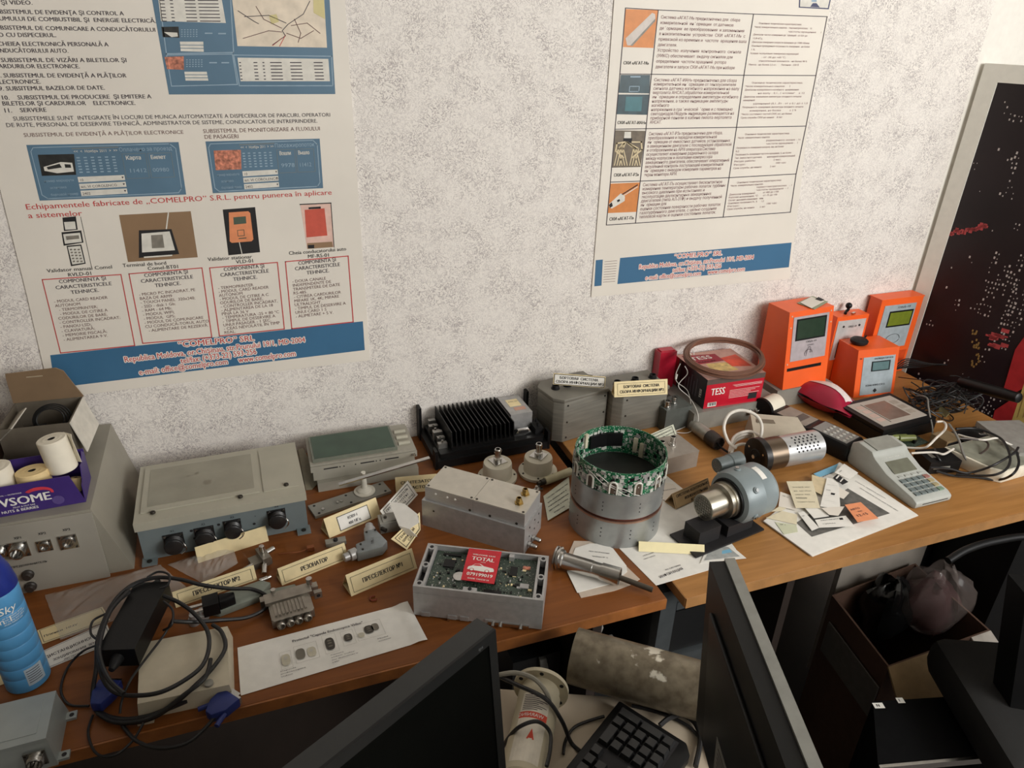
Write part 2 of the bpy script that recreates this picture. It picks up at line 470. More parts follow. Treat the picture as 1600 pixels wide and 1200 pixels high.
m_photo_k = M('photo_dark', (38, 38, 36), 0.5, var=0.5, scale=90)
m_photo_b = M('photo_brown', (140, 112, 84), 0.5, var=0.12, scale=10)
m_photo_o = M('photo_orange', (206, 128, 62), 0.5, var=0.08)
m_photo_g = M('photo_grey', (128, 122, 112), 0.5, var=0.2, scale=80)
m_teal = M('photo_teal', (34, 62, 70), 0.4, var=0.3, scale=40)
m_teal2 = M('photo_teal_screen', (48, 104, 112), 0.4, var=0.1)
m_photo_r = M('photo_red', (196, 84, 66), 0.5, var=0.1)
m_photo_p = M('photo_mixed', (190, 120, 96), 0.5, var=0.6, scale=160)
m_faint = M('poster_watermark', (212, 203, 190), 0.6)
# ---- left poster
LQ = [(-60, -70), (534, -70), (578, 562), (80, 622)]
root, c0 = poster('wall_poster', 'large poster left of the bare wall, lists transit subsystems in Romanian above four boxed columns', LQ, (330, 590))
mb = PMB(c0)
sl = [PW(*LQ[3], 0), PW(*LQ[2], 0), PW(*LQ[1], 0), PW(-26, -70, 0)]
sl = [PW(80, 622), PW(578, 562), PW(556, 250), PW(534, -70), PW(-78, -70), PW(2, 300), PW(40, 450)]
poly = [(p.x, p.z) for p in sl]
mb.prism(poly, -0.0025, -0.0006, 'y')
mb.build('sheet', [m_offw], root)
mb = PMB(c0)
for t, a, b in (("ŞI VIDEO.", (2, 7), (51, 7.2)), ("SUBSISTEMUL DE EVIDENŢA ŞI CONTROL A", (-13, 21), (194, 24)),
                ("CONSUMULUI DE COMBUSTIBIL ŞI  ENERGIE ELECTRICĂ.", (-33, 31.5), (244, 35.6)),
                ("SUBSISTEMUL DE COMUNICARE A CONDUCĂTORULUI", (-12, 46), (243, 49.6)), ("AUTO CU DISPECERUL.", (-24, 57.4), (88, 58)),
                ("CHEIEA ELECTRONICĂ PERSONALĂ A", (-3, 71.5), (170, 72.4)), ("CONDUCĂTORULUI AUTO.", (-15, 82), (107, 82.5)),
                ("SUBSISTEMUL DE VIZĂRI A BILETELOR ŞI", (2, 97), (198, 97)), ("CARDURILOR ELECTRONICE.", (-9, 106.6), (125, 106.6)),
                ("8. SUBSISTEMUL DE EVIDENŢĂ A PLĂŢILOR", (-5, 121), (198, 121)), ("ELECTRONICE.", (-6, 131.2), (64, 130.6)),
                ("9. SUBSITEMUL BAZELOR DE DATE.", (-1, 141.6), (164, 140)), ("10.    SUBSISTEMUL DE PRODUCERE  ŞI EMITERE A", (2, 155.8), (237, 153.6)),
                ("BILETELOR ŞI CARDURILOR    ELECTRONICE.", (4, 164.8), (212, 163.8)), ("11.    SERVERE", (6, 175.8), (73, 174.6))):
    PS.text(mb, t, a, b, 6.6, 2, 0, 0.018)
mb.build('subsystem_list', [m_txt], root)
mb = PMB(c0)
PS.text(mb, "SUBSISTEMELE SUNT  INTEGRATE ÎN LOCURI DE MUNCA AUTOMATIZATE A DISPECERILOR DE PARCURI, OPERATORI", (21, 188.6), (516, 182), 6.4, 2, 0)
PS.text(mb, "DE RUTE, PERSONAL DE DESERVIRE TEHNICĂ, ADMINISTRATOR DE SISTEME, CONDUCATOR DE INTREPRINDERE.", (10, 198.6), (496, 191.6), 6.4, 2, 0)
PS.text(mb, "SUBSISTEMUL DE EVIDENŢĂ A PLĂŢILOR ELECTRONICE", (37.5, 214), (287, 209), 6.0, 2, 1)
PS.text(mb, "SUBSISTEMUL DE MONITORIZARE A FLUXULUI", (317.6, 208), (500, 203.6), 6.2, 2, 1)
PS.text(mb, "DE PASAGERI", (319.6, 217), (373, 215.8), 6.2, 2, 1)
mb.build('paragraph', [m_txt, m_brown], root)
mb = PMB(c0)
PS.text(mb, "Echipamentele fabricate de „COMELPRO” S.R.L. pentru punerea în aplicare", (40.5, 327.6), (518.5, 304), 8.6, 2, 0, 0.006)
PS.text(mb, "a sistemelor", (44.5, 341), (129, 337), 8.6, 2, 0, 0.006)
mb.build('red_heading', [m_posred], root)
# dispatcher screenshot
mb = PMB(c0)
PS.quad(mb, [(226, -66), (511, -66), (524, 147), (264, 147.6)], 1, 0)
PS.line(mb, [(241, -60), (357, -60), (365, 82), (260, 84)], 1.6, 2, 1)
PS.line(mb, [(260, 86), (363, 84.5), (371, 132), (268, 134.6)], 1.4, 2, 1)
PS.line(mb, [(365, 86), (518, 88), (520, 134), (374, 134)], 1.4, 2, 1)
PS.quad(mb, [(336, -60), (353, 36), (251.5, 33), (240, -60)], 2, 2)
for i in range(7):
    y = 1 + i * 5.4
    for x, w_ in ((250, 7), (265, 5), (288, 17), (309, 32)):
        PS.quad(mb, [(x + i * .6, y - 1.2), (x + w_ + i * .6, y - 1.0), (x + w_ + i * .6, y + .4), (x + i * .6, y + .2)], 3, 4)
PS.quad(mb, [(356, -60), (503, -60), (511, 74.5), (371, 72)], 2, 3)
PS.quad(mb, [(488, -60), (503, -60), (508, 30), (490, 20)], 3, 5)
PS.quad(mb, [(420, 24), (432, 22), (436, 34), (424, 38)], 3, 5)
for pts, k in (([(372, 17), (398, 34), (404, 37)], 4), ([(382, 26), (420, 24), (447, 36)], 4), ([(484, 2), (474, 22), (450, 38), (441, 48), (446, 56), (426, 70)], 4), ([(446, 55), (437, 72)], 6), ([(440, 60), (426, 71)], 6),
               ([(455, 40), (480, 36), (500, 52)], 7), ([(448, 52), (470, 60), (490, 48)], 7), ([(460, 30), (470, 52), (466, 66)], 7), ([(380, 60), (420, 48), (440, 50)], 7), ([(400, 10), (412, 30), (440, 44)], 7)):
    PS.line(mb, pts, 1.1, 3, k, False)
PS.quad(mb, [(252, 42), (279, 41.6), (280.5, 59), (254.5, 58)], 2, 8)
PS.quad(mb, [(256, 50), (277, 51), (278, 57), (268, 58)], 3, 2)
PS.quad(mb, [(257, 89), (287, 88), (287.5, 109), (261, 108)], 2, 9)
for q in ([(281, 65), (317.6, 65), (318.4, 81), (282.4, 80)], [(288, 112), (323, 112), (325.6, 126), (290, 126)]):
    PS.quad(mb, q, 2, 2)
    for v in (.35, .68): PS.line(mb, [lerp2(q, 0, v), lerp2(q, 1, v)], 1, 3, 0, False)
for i in range(6):
    for j in range(4): PS.quad(mb, [(283 + i * 4.6, 46 + j * 3.4), (285.4 + i * 4.6, 46 + j * 3.4), (285.4 + i * 4.6, 47.3 + j * 3.4), (283 + i * 4.6, 47.3 + j * 3.4)], 2, 1); PS.quad(mb, [(291 + i * 4.6, 93 + j * 3.4), (293.4 + i * 4.6, 93 + j * 3.4), (293.4 + i * 4.6, 94.3 + j * 3.4), (291 + i * 4.6, 94.3 + j * 3.4)], 2, 1)
for x, y in ((320, 51), (341, 51.5), (327, 97), (346, 97)): PS.quad(mb, [(x, y), (x + 12, y), (x + 12, y + 2), (x, y + 2)], 2, 1)
PS.quad(mb, [(371, 90), (513, 92), (515.6, 127), (376, 127)], 2, 2)
for i in range(6):
    y = 98 + i * 5.2
    for x, w_ in ((373.5, 3), (396, 6), (410, 3), (422, 18), (453, 18), (490, 14)):
        PS.quad(mb, [(x + i * .5, y - 1), (x + w_ + i * .5, y - 1), (x + w_ + i * .5, y + .5), (x + i * .5, y + .5)], 3, 4)
mb.build('dispatcher_screenshot', [m_scr, m_scrl, m_field, m_map, m_txt, m_mapy, m_posred, m_brown, m_photo_k, m_photo_p], root)
# payment and passenger screenshots
def screenshot(q, name, kind):
    mb = PMB(c0)
    PS.quad(mb, q, 1, 0)
    L2 = lambda u, v: lerp2(q, u, v)
    PS.line(mb, [L2(.04, .05), L2(.94, .03), L2(.975, .12), L2(.975, .88), L2(.95, .96), L2(.06, .97), L2(.025, .9), L2(.02, .12)], 1.3, 2, 1)
    PS.quad(mb, [L2(.06, .18), L2(.30, .18), L2(.285, .56), L2(.055, .56)], 2, 3)
    if kind == 0:
        PS.quad(mb, [L2(.08, .40), L2(.20, .32), L2(.275, .34), L2(.275, .50), L2(.16, .52), L2(.08, .47)], 3, 2)
        PS.quad(mb, [L2(.10, .405), L2(.19, .35), L2(.20, .42), L2(.105, .45)], 4, 3)
        PS.quad(mb, [L2(.222, .36), L2(.262, .37), L2(.262, .43), L2(.222, .425)], 4, 3)
    PS.quad(mb, [L2(.29, .07), L2(.60, .06), L2(.60, .085), L2(.29, .095)], 2, 5)
    PS.text(mb, '<<  <  Ноябрь 2011  >  >>', L2(.30, .16), L2(.59, .155), 4.2, 3, 2)
    for i in range(6):
        for j in range(6):
            u, v = .31 + i * .047, .24 + j * .053
            PS.quad(mb, [L2(u, v), L2(u + .022, v), L2(u + .022, v + .022), L2(u, v + .022)], 2, 1)
    for i, t in enumerate(('10', 'ял. VI COROLENCO', '2402')):
        v = .60 + i * .125
        f = [L2(.29, v), L2(.605, v - .01), L2(.605, v + .085), L2(.29, v + .10)]
        PS.quad(mb, f, 2, 2)
        PS.text(mb, t, lerp2(f, .03, .8), lerp2(f, .9, .8), 4.0, 3, 4, fit=False)
        PS.quad(mb, [lerp2(f, .93, .3), lerp2(f, .98, .3), lerp2(f, .955, .7)], 3, 4)
        PS.text(mb, ('номер маршрута', 'остановка', 'бортовой номер')[i], L2((.06, .09, .085)[i], v + .075), L2((.26, .2, .27)[i], v + .07), 3.6, 2, 1)
    a, b_ = (('Оплачено за проезд', ('Карта', 'Билет', '11412', '00980')), ('Пассажиропоток', ('Вошли', 'Вышло', '9978', '11412')))[kind]
    PS.text(mb, a, L2(.60, .155), L2(.95, .15), 6, 2, 1)
    PS.text(mb, b_[0], L2(.635, .31), L2(.735, .31), 6, 2, 2, 0.02); PS.text(mb, b_[1], L2(.80, .31), L2(.90, .31), 6, 2, 2, 0.02)
    PS.text(mb, b_[2], L2(.64, .55), L2(.76, .55), 6, 2, 1); PS.text(mb, b_[3], L2(.80, .55), L2(.91, .55), 6, 2, 1)
    for u in (.615, .785): PS.line(mb, [L2(u, .20), L2(u + .155, .20), L2(u + .155, .66), L2(u, .66)], .8, 2, 5)
    mb.build(name, [m_scr, m_scrl, m_field, m_photo_k if kind == 0 else m_photo_p, m_txt, m_bluegrey], root)
screenshot([(41, 226.5), (279, 222), (291, 304), (62, 313.6)], 'payment_screenshot', 0)
screenshot([(321, 221), (499.5, 216.5), (505, 294), (332.6, 302)], 'passenger_flow_screenshot', 1)
# product pictures
mb = PMB(c0)
PS.quad(mb, [(97.5, 340), (118.5, 338), (121.5, 359), (100, 361)], 1, 0); PS.quad(mb, [(100, 347), (117, 346), (119, 358), (102, 359)], 2, 1)
PS.quad(mb, [(96, 363), (127, 360), (130.5, 379), (99.5, 384)], 1, 0); PS.quad(mb, [(98.5, 366), (125, 363.5), (128, 378), (101.5, 381)], 2, 1)
PS.quad(mb, [(102.5, 369), (123, 367.5), (124, 373), (104, 375)], 3, 2)
PS.quad(mb, [(104, 384), (127, 382), (134, 412), (111, 416)], 1, 0); PS.quad(mb, [(106, 386), (125.5, 384), (132, 410.5), (113, 413.5)], 2, 1)
for i in range(5):
    for j in range(3): PS.quad(mb, [(109 + j * 6 + i * 1.1, 389 + i * 4.6), (112.5 + j * 6 + i * 1.1, 388.6 + i * 4.6), (112.9 + j * 6 + i * 1.1, 391 + i * 4.6), (109.4 + j * 6 + i * 1.1, 391.4 + i * 4.6)], 3, 2)
PS.line(mb, [(126, 339), (143, 417)], .8, 1, 0, False)
mb.build('handheld_picture', [m_ink, m_field, m_photo_g], root)
mb = PMB(c0)
PS.quad(mb, [(186, 336), (298, 330), (309, 402), (200, 409.5)], 1, 0)
PS.quad(mb, [(217, 360), (268, 358), (280, 397), (217, 403)], 2, 1); PS.quad(mb, [(221, 365), (265, 361.5), (273.5, 391), (222, 394.5)], 3, 2)
PS.quad(mb, [(236, 367.5), (254, 366.5), (257, 387), (237.5, 388)], 4, 3)
PS.line(mb, [(263, 333), (260, 357)], 2, 2, 2, False)
PS.line(mb, [(226, 402), (268, 399)], 2.2, 3, 2, False)
mb.build('terminal_picture', [m_photo_b, m_ink, m_field, m_photo_g], root)
mb = PMB(c0)
PS.quad(mb, [(348, 327.5), (398.6, 323.6), (406.4, 394), (357, 399)], 1, 0)
PS.quad(mb, [(357.5, 332), (388, 330), (391, 333), (396, 374), (393, 377), (362, 379.5), (359, 377)], 2, 1)
PS.quad(mb, [(364.5, 339.5), (384, 338), (385, 349), (365.5, 351)], 3, 2)
PS.line(mb, [(374, 379), (378, 396)], 1.2, 2, 3, False)
PS.line(mb, [(371, 360), (381, 359), (382, 368), (372, 369)], .9, 3, 2)
PS.quad(mb, [(373, 372), (385, 371), (385, 372.5), (373, 373.5)], 3, 2)
mb.build('validator_picture', [m_ink, M('photo_peach', (222, 140, 96), 0.5), m_lcd, m_field], root)
mb = PMB(c0)
PS.quad(mb, [(469, 319), (517, 317), (522.5, 386), (480, 389)], 1, 0); PS.line(mb, [(469, 319.5), (517, 317.3)], 1.6, 2, 2, False); PS.line(mb, [(517, 317.3), (522, 386)], 1.2, 2, 2, False)
PS.quad(mb, [(476, 328), (507, 325.5), (511.5, 368), (479, 371)], 2, 1); PS.quad(mb, [(482, 324), (501, 322.6), (501.5, 326), (482.4, 327)], 2, 2)
PS.quad(mb, [(480, 380), (519, 377.6), (520.5, 386), (480.6, 389)], 2, 3); PS.quad(mb, [(481, 383), (491, 382.4), (491, 388), (481.5, 388)], 3, 2)
mb.build('driver_key_picture', [M('photo_pink', (222, 186, 172), 0.5), m_photo_r, m_ink, m_photo_b], root)
# captions and red boxes
mb = PMB(c0)
for t, a, b in (("Validator manual Comel", (73.8, 426), (175.4, 419.4)), ("RVLD-01", (106.5, 432.2), (143, 429.6)), ("Terminal de bord", (192, 417.6), (260, 413.4)),
                ("Comel-BT01", (231, 422.3), (278.6, 419)), ("Validator stationar", (325, 408), (394, 403.4)), ("VLD-01", (369, 412), (395.6, 410)),
                ("Cheia conducatorului auto", (451.5, 398.4), (541, 391.2)), ("MF-RS-01", (481, 403.6), (514, 401))):
    PS.text(mb, t, a, b, 5.6, 2, 0, 0.012)
mb.build('captions', [m_ink], root)
BOXES = [([(66, 437), (189, 429), (210.6, 540), (94.7, 551.5)], ["- MODUL CARD READER", "AUTONOM", "  - TERMOPRINTER;", "  - MODUL DE CITIRE A", "CODURILOR DE BARE,", "- CONTROLLER INCADRAT;", "- PANOU LSD;", "- CLAVIATURĂ;", "- MEMORIE FISCALĂ;", "- ALIMENTAREA 9 V."]),
         ([(201.6, 428), (315.6, 418.6), (331, 527), (223, 536.5)], ["- MICRO PC INCADRAT, PE", "BAZA DE ARM9", "- TOUCH PANEL  320x240;", "- SSD - disk 1 Gb;", "- RAM - 64 Mb;", "- MODUL WIFI;", "- MODUL  GPS;", "- MODUL DE COMUNICARE", "CU CONDUCĂ-TORUL AUTO,", "  - ALIMENTARE DE REZERVĂ."]),
         ([(327.6, 418.6), (433.5, 410), (444.4, 514), (343, 525)], ["- TERMOPRINTER", "- MODUL CARD READER", "AUTONOM", "- MODUL DE CITIRE A C", "ODURILOR DE BARE,", "- CONTROLLER INCADRAT,", "- ALIMENTAREA DE LA 18", "PÎNĂ LA 36 V", "- TEMPERATURA -25 + 80 ºC", "- TIMPUL DE DESERVIRE A", "UNUI PASAGER - 1 SEC.", "- CEAS NEVOLATIL ÎN TIMP", "REAL."]),
         ([(446, 409), (544, 400), (552, 503), (456, 513.6)], ["- DOUA CANALE", "INDEPENDENTE DE", "TRANSMITERE DE DATE", "RS-485.", "- CITIREA CARDURILOR", "MIFARE 1K, 4K; MIFARE", "ULTRALIGHT.", "- TIMPUL DE DESERVIRE A", "UNUI CARD 1 S", "- ALIMETARE + 5 V."])]
for q, ls in BOXES:
    mb = PMB(c0)
    PS.line(mb, q, 1.5, 2, 0)
    W_ = Vector(q[1]) - Vector(q[0])
    for i, t in enumerate(("COMPONENTA ŞI", "CARACTERISTICELE", "TEHNICE.")):
        w_ = (.60, .72, .36)[i]
        PS.text(mb, t, lerp2(q, .5 - w_ / 2, .065 + .078 * i), lerp2(q, .5 + w_ / 2, .06 + .078 * i), 5.6, 2, 1, 0.014)
    n = len(ls)
    for i, t in enumerate(ls):
        v = .325 + i * (.058 if n < 12 else .0545)
        PS.text(mb, t, lerp2(q, .08, v), lerp2(q, .95, v - .005), 4.5, 2, 2, 0, fit=False)
    mb.build('specification_box', [m_posred, m_txt, m_brown], root)
mb = PMB(c0)
PS.quad(mb, [(78.4, 555), (567, 502), (570, 547), (86, 606)], 1, 0)
mb.build('address_band', [m_blue], root)
m_halo = M('print_white_outline', (232, 226, 218), 0.6)
def haloed(lines, cap, c):
    mb = PMB(c)
    for t, a, b in lines:
        PS.text(mb, t, a, b, cap, 3, 0, 0.12); PS.text(mb, t, a, b, cap, 4.5, 1, 0.008)
    return mb
haloed([("“COMELPRO” SRL", (279, 542.6), (397.5, 532)), ("Republica Moldova, or.Chişinau, str.Prunului 19/1, MD-2004", (194.7, 566), (477, 534.4)),
        ("tel/fax: (+373-22) 593-256", (283, 568), (401, 553)), ("e-mail: office@comelpro.com", (218, 586), (356, 568.6)), ("www.comelpro.com", (373, 566.6), (462, 556))], 8.6, c0).build('address_lettering', [m_halo, m_posred], root)

# ---- right poster
root, c1 = poster('wall_poster', 'poster with a ruled four row table in Russian, on the wall above the orange terminals', None, (1080, 440))
mb = PMB(c1)
sl = [PW(923, 463.5), PW(1233, 435), PW(1262, 190), PW(1312, -70), PW(964, -70), PW(942, 230)]
mb.prism([(p.x, p.z) for p in sl], -0.0025, -0.0006, 'y')
mb.build('sheet', [m_offw], root)
G_ = [[(977.5, 12.5), (1028.7, 15.6), (1177.5, 22), (1292.5, 26)], [(968.7, 115.7), (1018, 116), (1162.5, 117.6), (1275, 118)],
      [(961, 202), (1009.5, 201), (1151, 199), (1259.5, 197)], [(953.8, 284.6), (1000.5, 283), (1139.3, 277.6), (1244, 271.8)],
      [(947.5, 351.7), (993, 348.7), (1130, 339.3), (1235, 331.6)]]
mb = PMB(c1)
for r in range(5): PS.line(mb, G_[r], 1.2, 2, 0, False)
for c in range(4): PS.line(mb, [G_[r][c] for r in range(5)], 1.2, 2, 0, False)
for t, a, b in (("СКИ «АГАТ-М»", (974, 100.6), (1013.5, 101)), ("СКИ «АГАТ-ИАН»", (964.5, 194), (1009, 194)), ("СКИ «АГАТ-РЗ»", (959, 276), (998, 275)), ("СКИ «АГАТ-П»", (952, 345), (990, 342.6))):
    PS.text(mb, t, a, b, 4.8, 2, 1, 0.02)
BODY = [["Система «АГАТ-М» предназначена для  сбора", "измерительной  информации  от датчиков", "деформации  ее преобразования  и запоминания", "в накопительном  устройстве  СКИ  «АГАТ-М»  с", "привязкой ко времени и  частоте  вращения вала", "двигателя.", "Устройство  излучения  контрольного  сигнала", "(УИКС) обеспечивает  выдачу сигналов для", "определения  частоты вращений  ротора", "двигателя и запуск СКИ «АГАТ-М» при наборе"],
        ["Система «АГАТ-ИАН» предназначена для сбора", "измерительной информации от тензоусилителя", "сигнала датчика изгибного напряжения на валу", "вертолета АНСАТ,обработки измерительной", "информации и определения амплитуды изгибного", "напряжения, а также индикации амплитуды", "изгибного", "напряжения в графической форме и с помощью", "светодиодов.Модуль индикации размещается на", "приборной панели в кабине пилота вертолета", "АНСАТ."],
        ["Система «АГАТ-РЗ» предназначена для сбора,", "преобразования и передачи измерительной", "информации от емкостных датчиков, установленных", "в авиационном двигателе с последующей обработкой", "и отображением на АРМ оператора.Система", "осуществляет измерение радиального зазора", "между корпусом и лопатками компрессора", "авиационного двигателя, обеспечивает оперативный", "визуальный контроль поступающей измерительной", "информации с выводом измерения параметров на", "экран монитора АРМ."],
        ["Система «АГАТ-П» осуществляет бесконтактное", "измерение температуры рабочих лопаток турбины", "высокого давления при испытаниях и", "эксплуатации двухконтурных авиационных", "двигателей (типа АЛ-31Ф) и выдачу полученной", "информации для", "оценки состояния поверхности рабочих лопаток", "газотурбинного двигателя, с целью создания", "тепловой карты и оценки состояния лопаток."]]
SPEC = [["      Основные технические характеристики:", "Число измерительных каналов - тензометрических    15", "                                       частоты вращения     1", "Диапазон частот измерения деформаций - от 0,01 до", "12,8 кГц.", "Диапазон измерения скорости вращения до 15000 об/мин", "Основная приведенная погрешность измерения - не более", "1 %.", "Условия эксплуатации: температура окружающей", "              - от -20 до +60 ºС;", "              относительная влажность - не более 98 %", "Масса - не более 2,5 кг;       Питание - 220 В"],
        ["        Основные технические характеристики:", "Число измерительных каналов:      2", "Диапазон измеряемого изгибного  напряжения", "              на валу - 0,1...1 кгс/мм²    ± 12", "Диапазон изменения амплитуды входного сигнала", "измерений", "           удлинений (0,1...Вт - от ± 0,1 до ± 1,0 ", "Погрешность измерения амплитуды входного сигнала", "         измерения, не более          ± 2 %", "Число составных частей СКИ, шт, не более", "Срок службы СКИ не менее    8 лет"],
        ["          Основные технические характеристики:", "Число  измерительных каналов:", "                                  радиального зазора - 16", "                                  частоты вращения -  1", "Погрешность измерения зазоров, мм, не более", "0,2", "Погрешность измерения частоты вращения, %, не более", "Тип  емкостного датчика:        накладной измерительный", "Ресурс работы:                       2 мес.", "Ресурс:                                  100 час", "Срок службы, не менее:            5 лет"],
        ["         Основные технические характеристики:", "Число  измерительных каналов:", "                               термоэлектрических   - 1", "                               частоты вращения  - 1", "Диапазон измерений:           от 400 до 1100", "Рабочее напряжение, ºС:       от -75 до +50", "Отсчёт значений измерения   мин", "Основная погрешность, %      1,5", "Ресурс:                              100 час", "Срок службы, не менее        5 лет"]]
for r in range(4):
    for cidx, lines_, cap, u0, wmax in ((1, BODY[r], 4.9, .035, .97), (2, SPEC[r], 2.7, .04, .96)):
        q = [G_[r][cidx], G_[r][cidx + 1], G_[r + 1][cidx + 1], G_[r + 1][cidx]]
        n = len(lines_); top = (.13 if cidx == 1 else .16); st = (.99 - top) / n if cidx == 1 else (.9 - top) / n
        mxl = max(len(t) for t in lines_)
        for i, t in enumerate(lines_):
            v = top + i * st
            w_ = (wmax - u0) * min(1, len(t) / mxl * 1.0)
            PS.text(mb, t, lerp2(q, u0, v), lerp2(q, u0 + w_, v), cap, 2, 3, 0)
mb.build('system_table', [m_txt, m_ink, m_brown, M('poster_print_rose_grey', (136, 100, 102), .7)], root)
mb = PMB(c1)
PS.quad(mb, [(977.8, 14), (1028, 16), (1021, 75), (973.5, 73.5)], 1, 0)
PS.quad(mb, [(977.5, 60), (1019, 20), (1023.5, 22), (1024, 29), (985, 71), (980, 71)], 2, 1); PS.quad(mb, [(985, 71), (1024, 29), (1024, 33), (988, 72)], 2, 2)
mb.build('sensor_tube_photo', [m_photo_o, M('photo_silver', (196, 186, 178), 0.5), m_photo_g], root)
mb = PMB(c1)
PS.quad(mb, [(970, 117), (1016, 117), (1014.5, 146), (966.5, 145)], 1, 0); PS.line(mb, [(984, 135), (999, 135), (998, 143), (983, 143)], 1, 2, 2)
PS.quad(mb, [(985, 119), (1001, 119), (1001, 121), (985, 121)], 2, 2)
PS.quad(mb, [(966, 147.6), (1014.5, 147.6), (1011.5, 179.5), (963.6, 178.5)], 1, 0); PS.quad(mb, [(978, 151), (1004, 151), (1002, 174), (976, 173.6)], 2, 1)
mb.build('display_module_photo', [m_teal, m_teal2, m_scrl], root)
mb = PMB(c1)
PS.quad(mb, [(961, 203.5), (1009.4, 204.5), (1001, 261), (956, 262)], 1, 0)
PS.quad(mb, [(976, 206), (986, 206), (986, 216), (975, 216)], 3, 1); PS.quad(mb, [(974, 216), (988, 216), (987, 223), (974, 223)], 2, 2)
for i in range(11):
    x = 960 + i * 4
    PS.line(mb, [(978 + (i - 5) * .5, 222), (966 + (i > 5) * 24 + (i % 3) * 4, 232), (x, 258)], 1.5, 2, 3, False)
PS.line(mb, [(976, 222), (964, 224), (962, 236), (974, 246)], 2.2, 3, 3, False); PS.line(mb, [(988, 222), (1002, 222), (1003, 234), (988, 246)], 2.2, 3, 3, False)
mb.build('sensor_cable_photo', [M('photo_khaki', (104, 92, 76), 0.5, var=.2, scale=70), m_field, m_ink, M('photo_cord', (206, 188, 150), 0.5)], root)
mb = PMB(c1)
PS.quad(mb, [(953.6, 287), (1000, 285), (994.6, 331), (949.5, 333)], 1, 0)
PS.quad(mb, [(951.5, 319), (970, 302), (976.5, 307), (976, 314), (956, 326), (952, 324)], 2, 1); PS.quad(mb, [(951.5, 320), (956, 316), (957.5, 322), (953, 325)], 3, 2)
PS.line(mb, [(972, 304), (996, 289)], 1.6, 2, 2, False); PS.line(mb, [(974, 306), (996, 292)], 1.2, 2, 1, False); PS.quad(mb, [(964, 313), (968, 311), (969, 314), (965, 316)], 3, 2)
mb.build('probe_photo', [m_photo_o, m_field, m_ink], root)
mb = PMB(c1)
PS.quad(mb, [(931, 406.5), (1237, 379), (1232.6, 417.5), (928.6, 447.4)], 1, 0)
PS.quad(mb, [(942, 405), (969, 402.6), (964.5, 444.4), (939.8, 446.4)], 2, 1)
for i in range(9): PS.line(mb, [(945 - i * .3, 409 + i * 4), (964 - i * .4, 407.4 + i * 4)], .6, 3, 2, False)
mb.build('address_band', [m_blue, m_offw, m_brown], root)
haloed([("“COMELPRO” SRL", (1053, 404), (1128, 398.4)), ("Republica Moldova, or.Chişinau, str.Prunului 19/1, MD-2004", (998, 420.4), (1177, 404.8)),
        ("tel/fax: (+373-22) 593-256", (1050.6, 425.4), (1126.5, 418.4)), ("e-mail: office@comelpro.com", (1008, 437.4), (1094.5, 430)), ("www.comelpro.com", (1105.5, 428.6), (1163, 423.4))], 6.8, c1).build('address_lettering', [m_halo, m_posred], root)
mb = PMB(c1)
PS.quad(mb, [(1250, -30), (1304, -28), (1295, 14.6), (1248, 12)], 1, 0); PS.quad(mb, [(1252, -28), (1302, -26), (1293.4, 12.6), (1250, 10.4)], 2, 1)
PS.quad(mb, [(1266, 10.6), (1270, 5), (1276, 5), (1281, 11.6)], 3, 0)
PS.quad(mb, [(1268, -2), (1276, -2), (1276, 3), (1268, 3)], 3, 2)
mb.build('emblem', [M('emblem_navy', (52, 56, 92), 0.5), m_field, m_scrl], root)
# ================================================================== left end of the long desk
def connector(r, label, c, ax, rad, ln, mats, dust=True, flange=None, seg=20):
    """round threaded panel connector: parts body and, if given, a square flange"""
    ax = Vector(ax).normalized(); c = Vector(c)
    mb = MB()
    if flange:
        q = ax.to_track_quat('Z', 'Y').to_matrix().to_4x4(); mb.T = Matrix.Translation(c) @ q
        mb.box(-flange, flange, -flange, flange, 0, .0022, .0006)
        for sx in (-1, 1):
            for sy in (-1, 1): mb.cyl((sx * flange * .78, sy * flange * .78, .002), (sx * flange * .78, sy * flange * .78, .0036), flange * .13, n=8, k=1)
        mb.T = Matrix()
    pr = [(rad, .002)]
    n = 5
    for i in range(n):
        z = .002 + ln * .25 + ln * .45 * i / n
        pr += [(rad, z), (rad * 1.07, z + ln * .03), (rad, z + ln * .06)]
    if dust: pr += [(rad, ln), (rad * .9, ln + .001), (0, ln + .0016)]
    else: pr += [(rad, ln), (rad * .82, ln), (rad * .8, ln * .35), (0, ln * .35)]
    mb.lathe(pr, c, ax, seg, k=0)
    if not dust:
        for i in range(7):
            a = i * math.pi / 3; rr_ = rad * .5 if i < 6 else 0
            q3 = ax.to_track_quat('Z', 'Y').to_matrix()
            p = c + q3 @ Vector((rr_ * math.cos(a), rr_ * math.sin(a), ln * .3))
            mb.cyl(p, p + ax * ln * .5, rad * .07, n=6, k=1)
    return mb.build(label, mats, r)
# ---- grey instrument cabinet
cabm = M('cabinet_grey', (150, 145, 132), 0.5, 0.1, var=0.06, scale=14)
cabp = M('cabinet_panel', (160, 155, 144), 0.48, 0.1, var=0.05, scale=10)
CW = .40; CH = .138
cf = At((-.305 - CW, -.300, DT))
r = thing('instrument_cabinet', 'tall grey metal instrument cabinet with round sockets at the far left of the desk', 'cabinet', cf)
mb = MB()
mb.hexa([(0, .002, 0), (CW + .036, .006, 0), (CW + .022, .288, 0), (0, .288, 0), (0, .0, CH), (CW - .001, .0, CH), (CW - .006, .288, CH), (0, .288, CH)], .003)
mb.build('body', cabm, r)
mb = MB(); mb.box(0.004, CW, -.0035, .001, 0.0, CH - .004, .001)
mb.build('front_panel', cabp, r)
def panelpt(px, py): # pixel on the plane of the front panel
    p = PW(px, py, -.3035); q = cf.mi @ p; return q.x, q.z
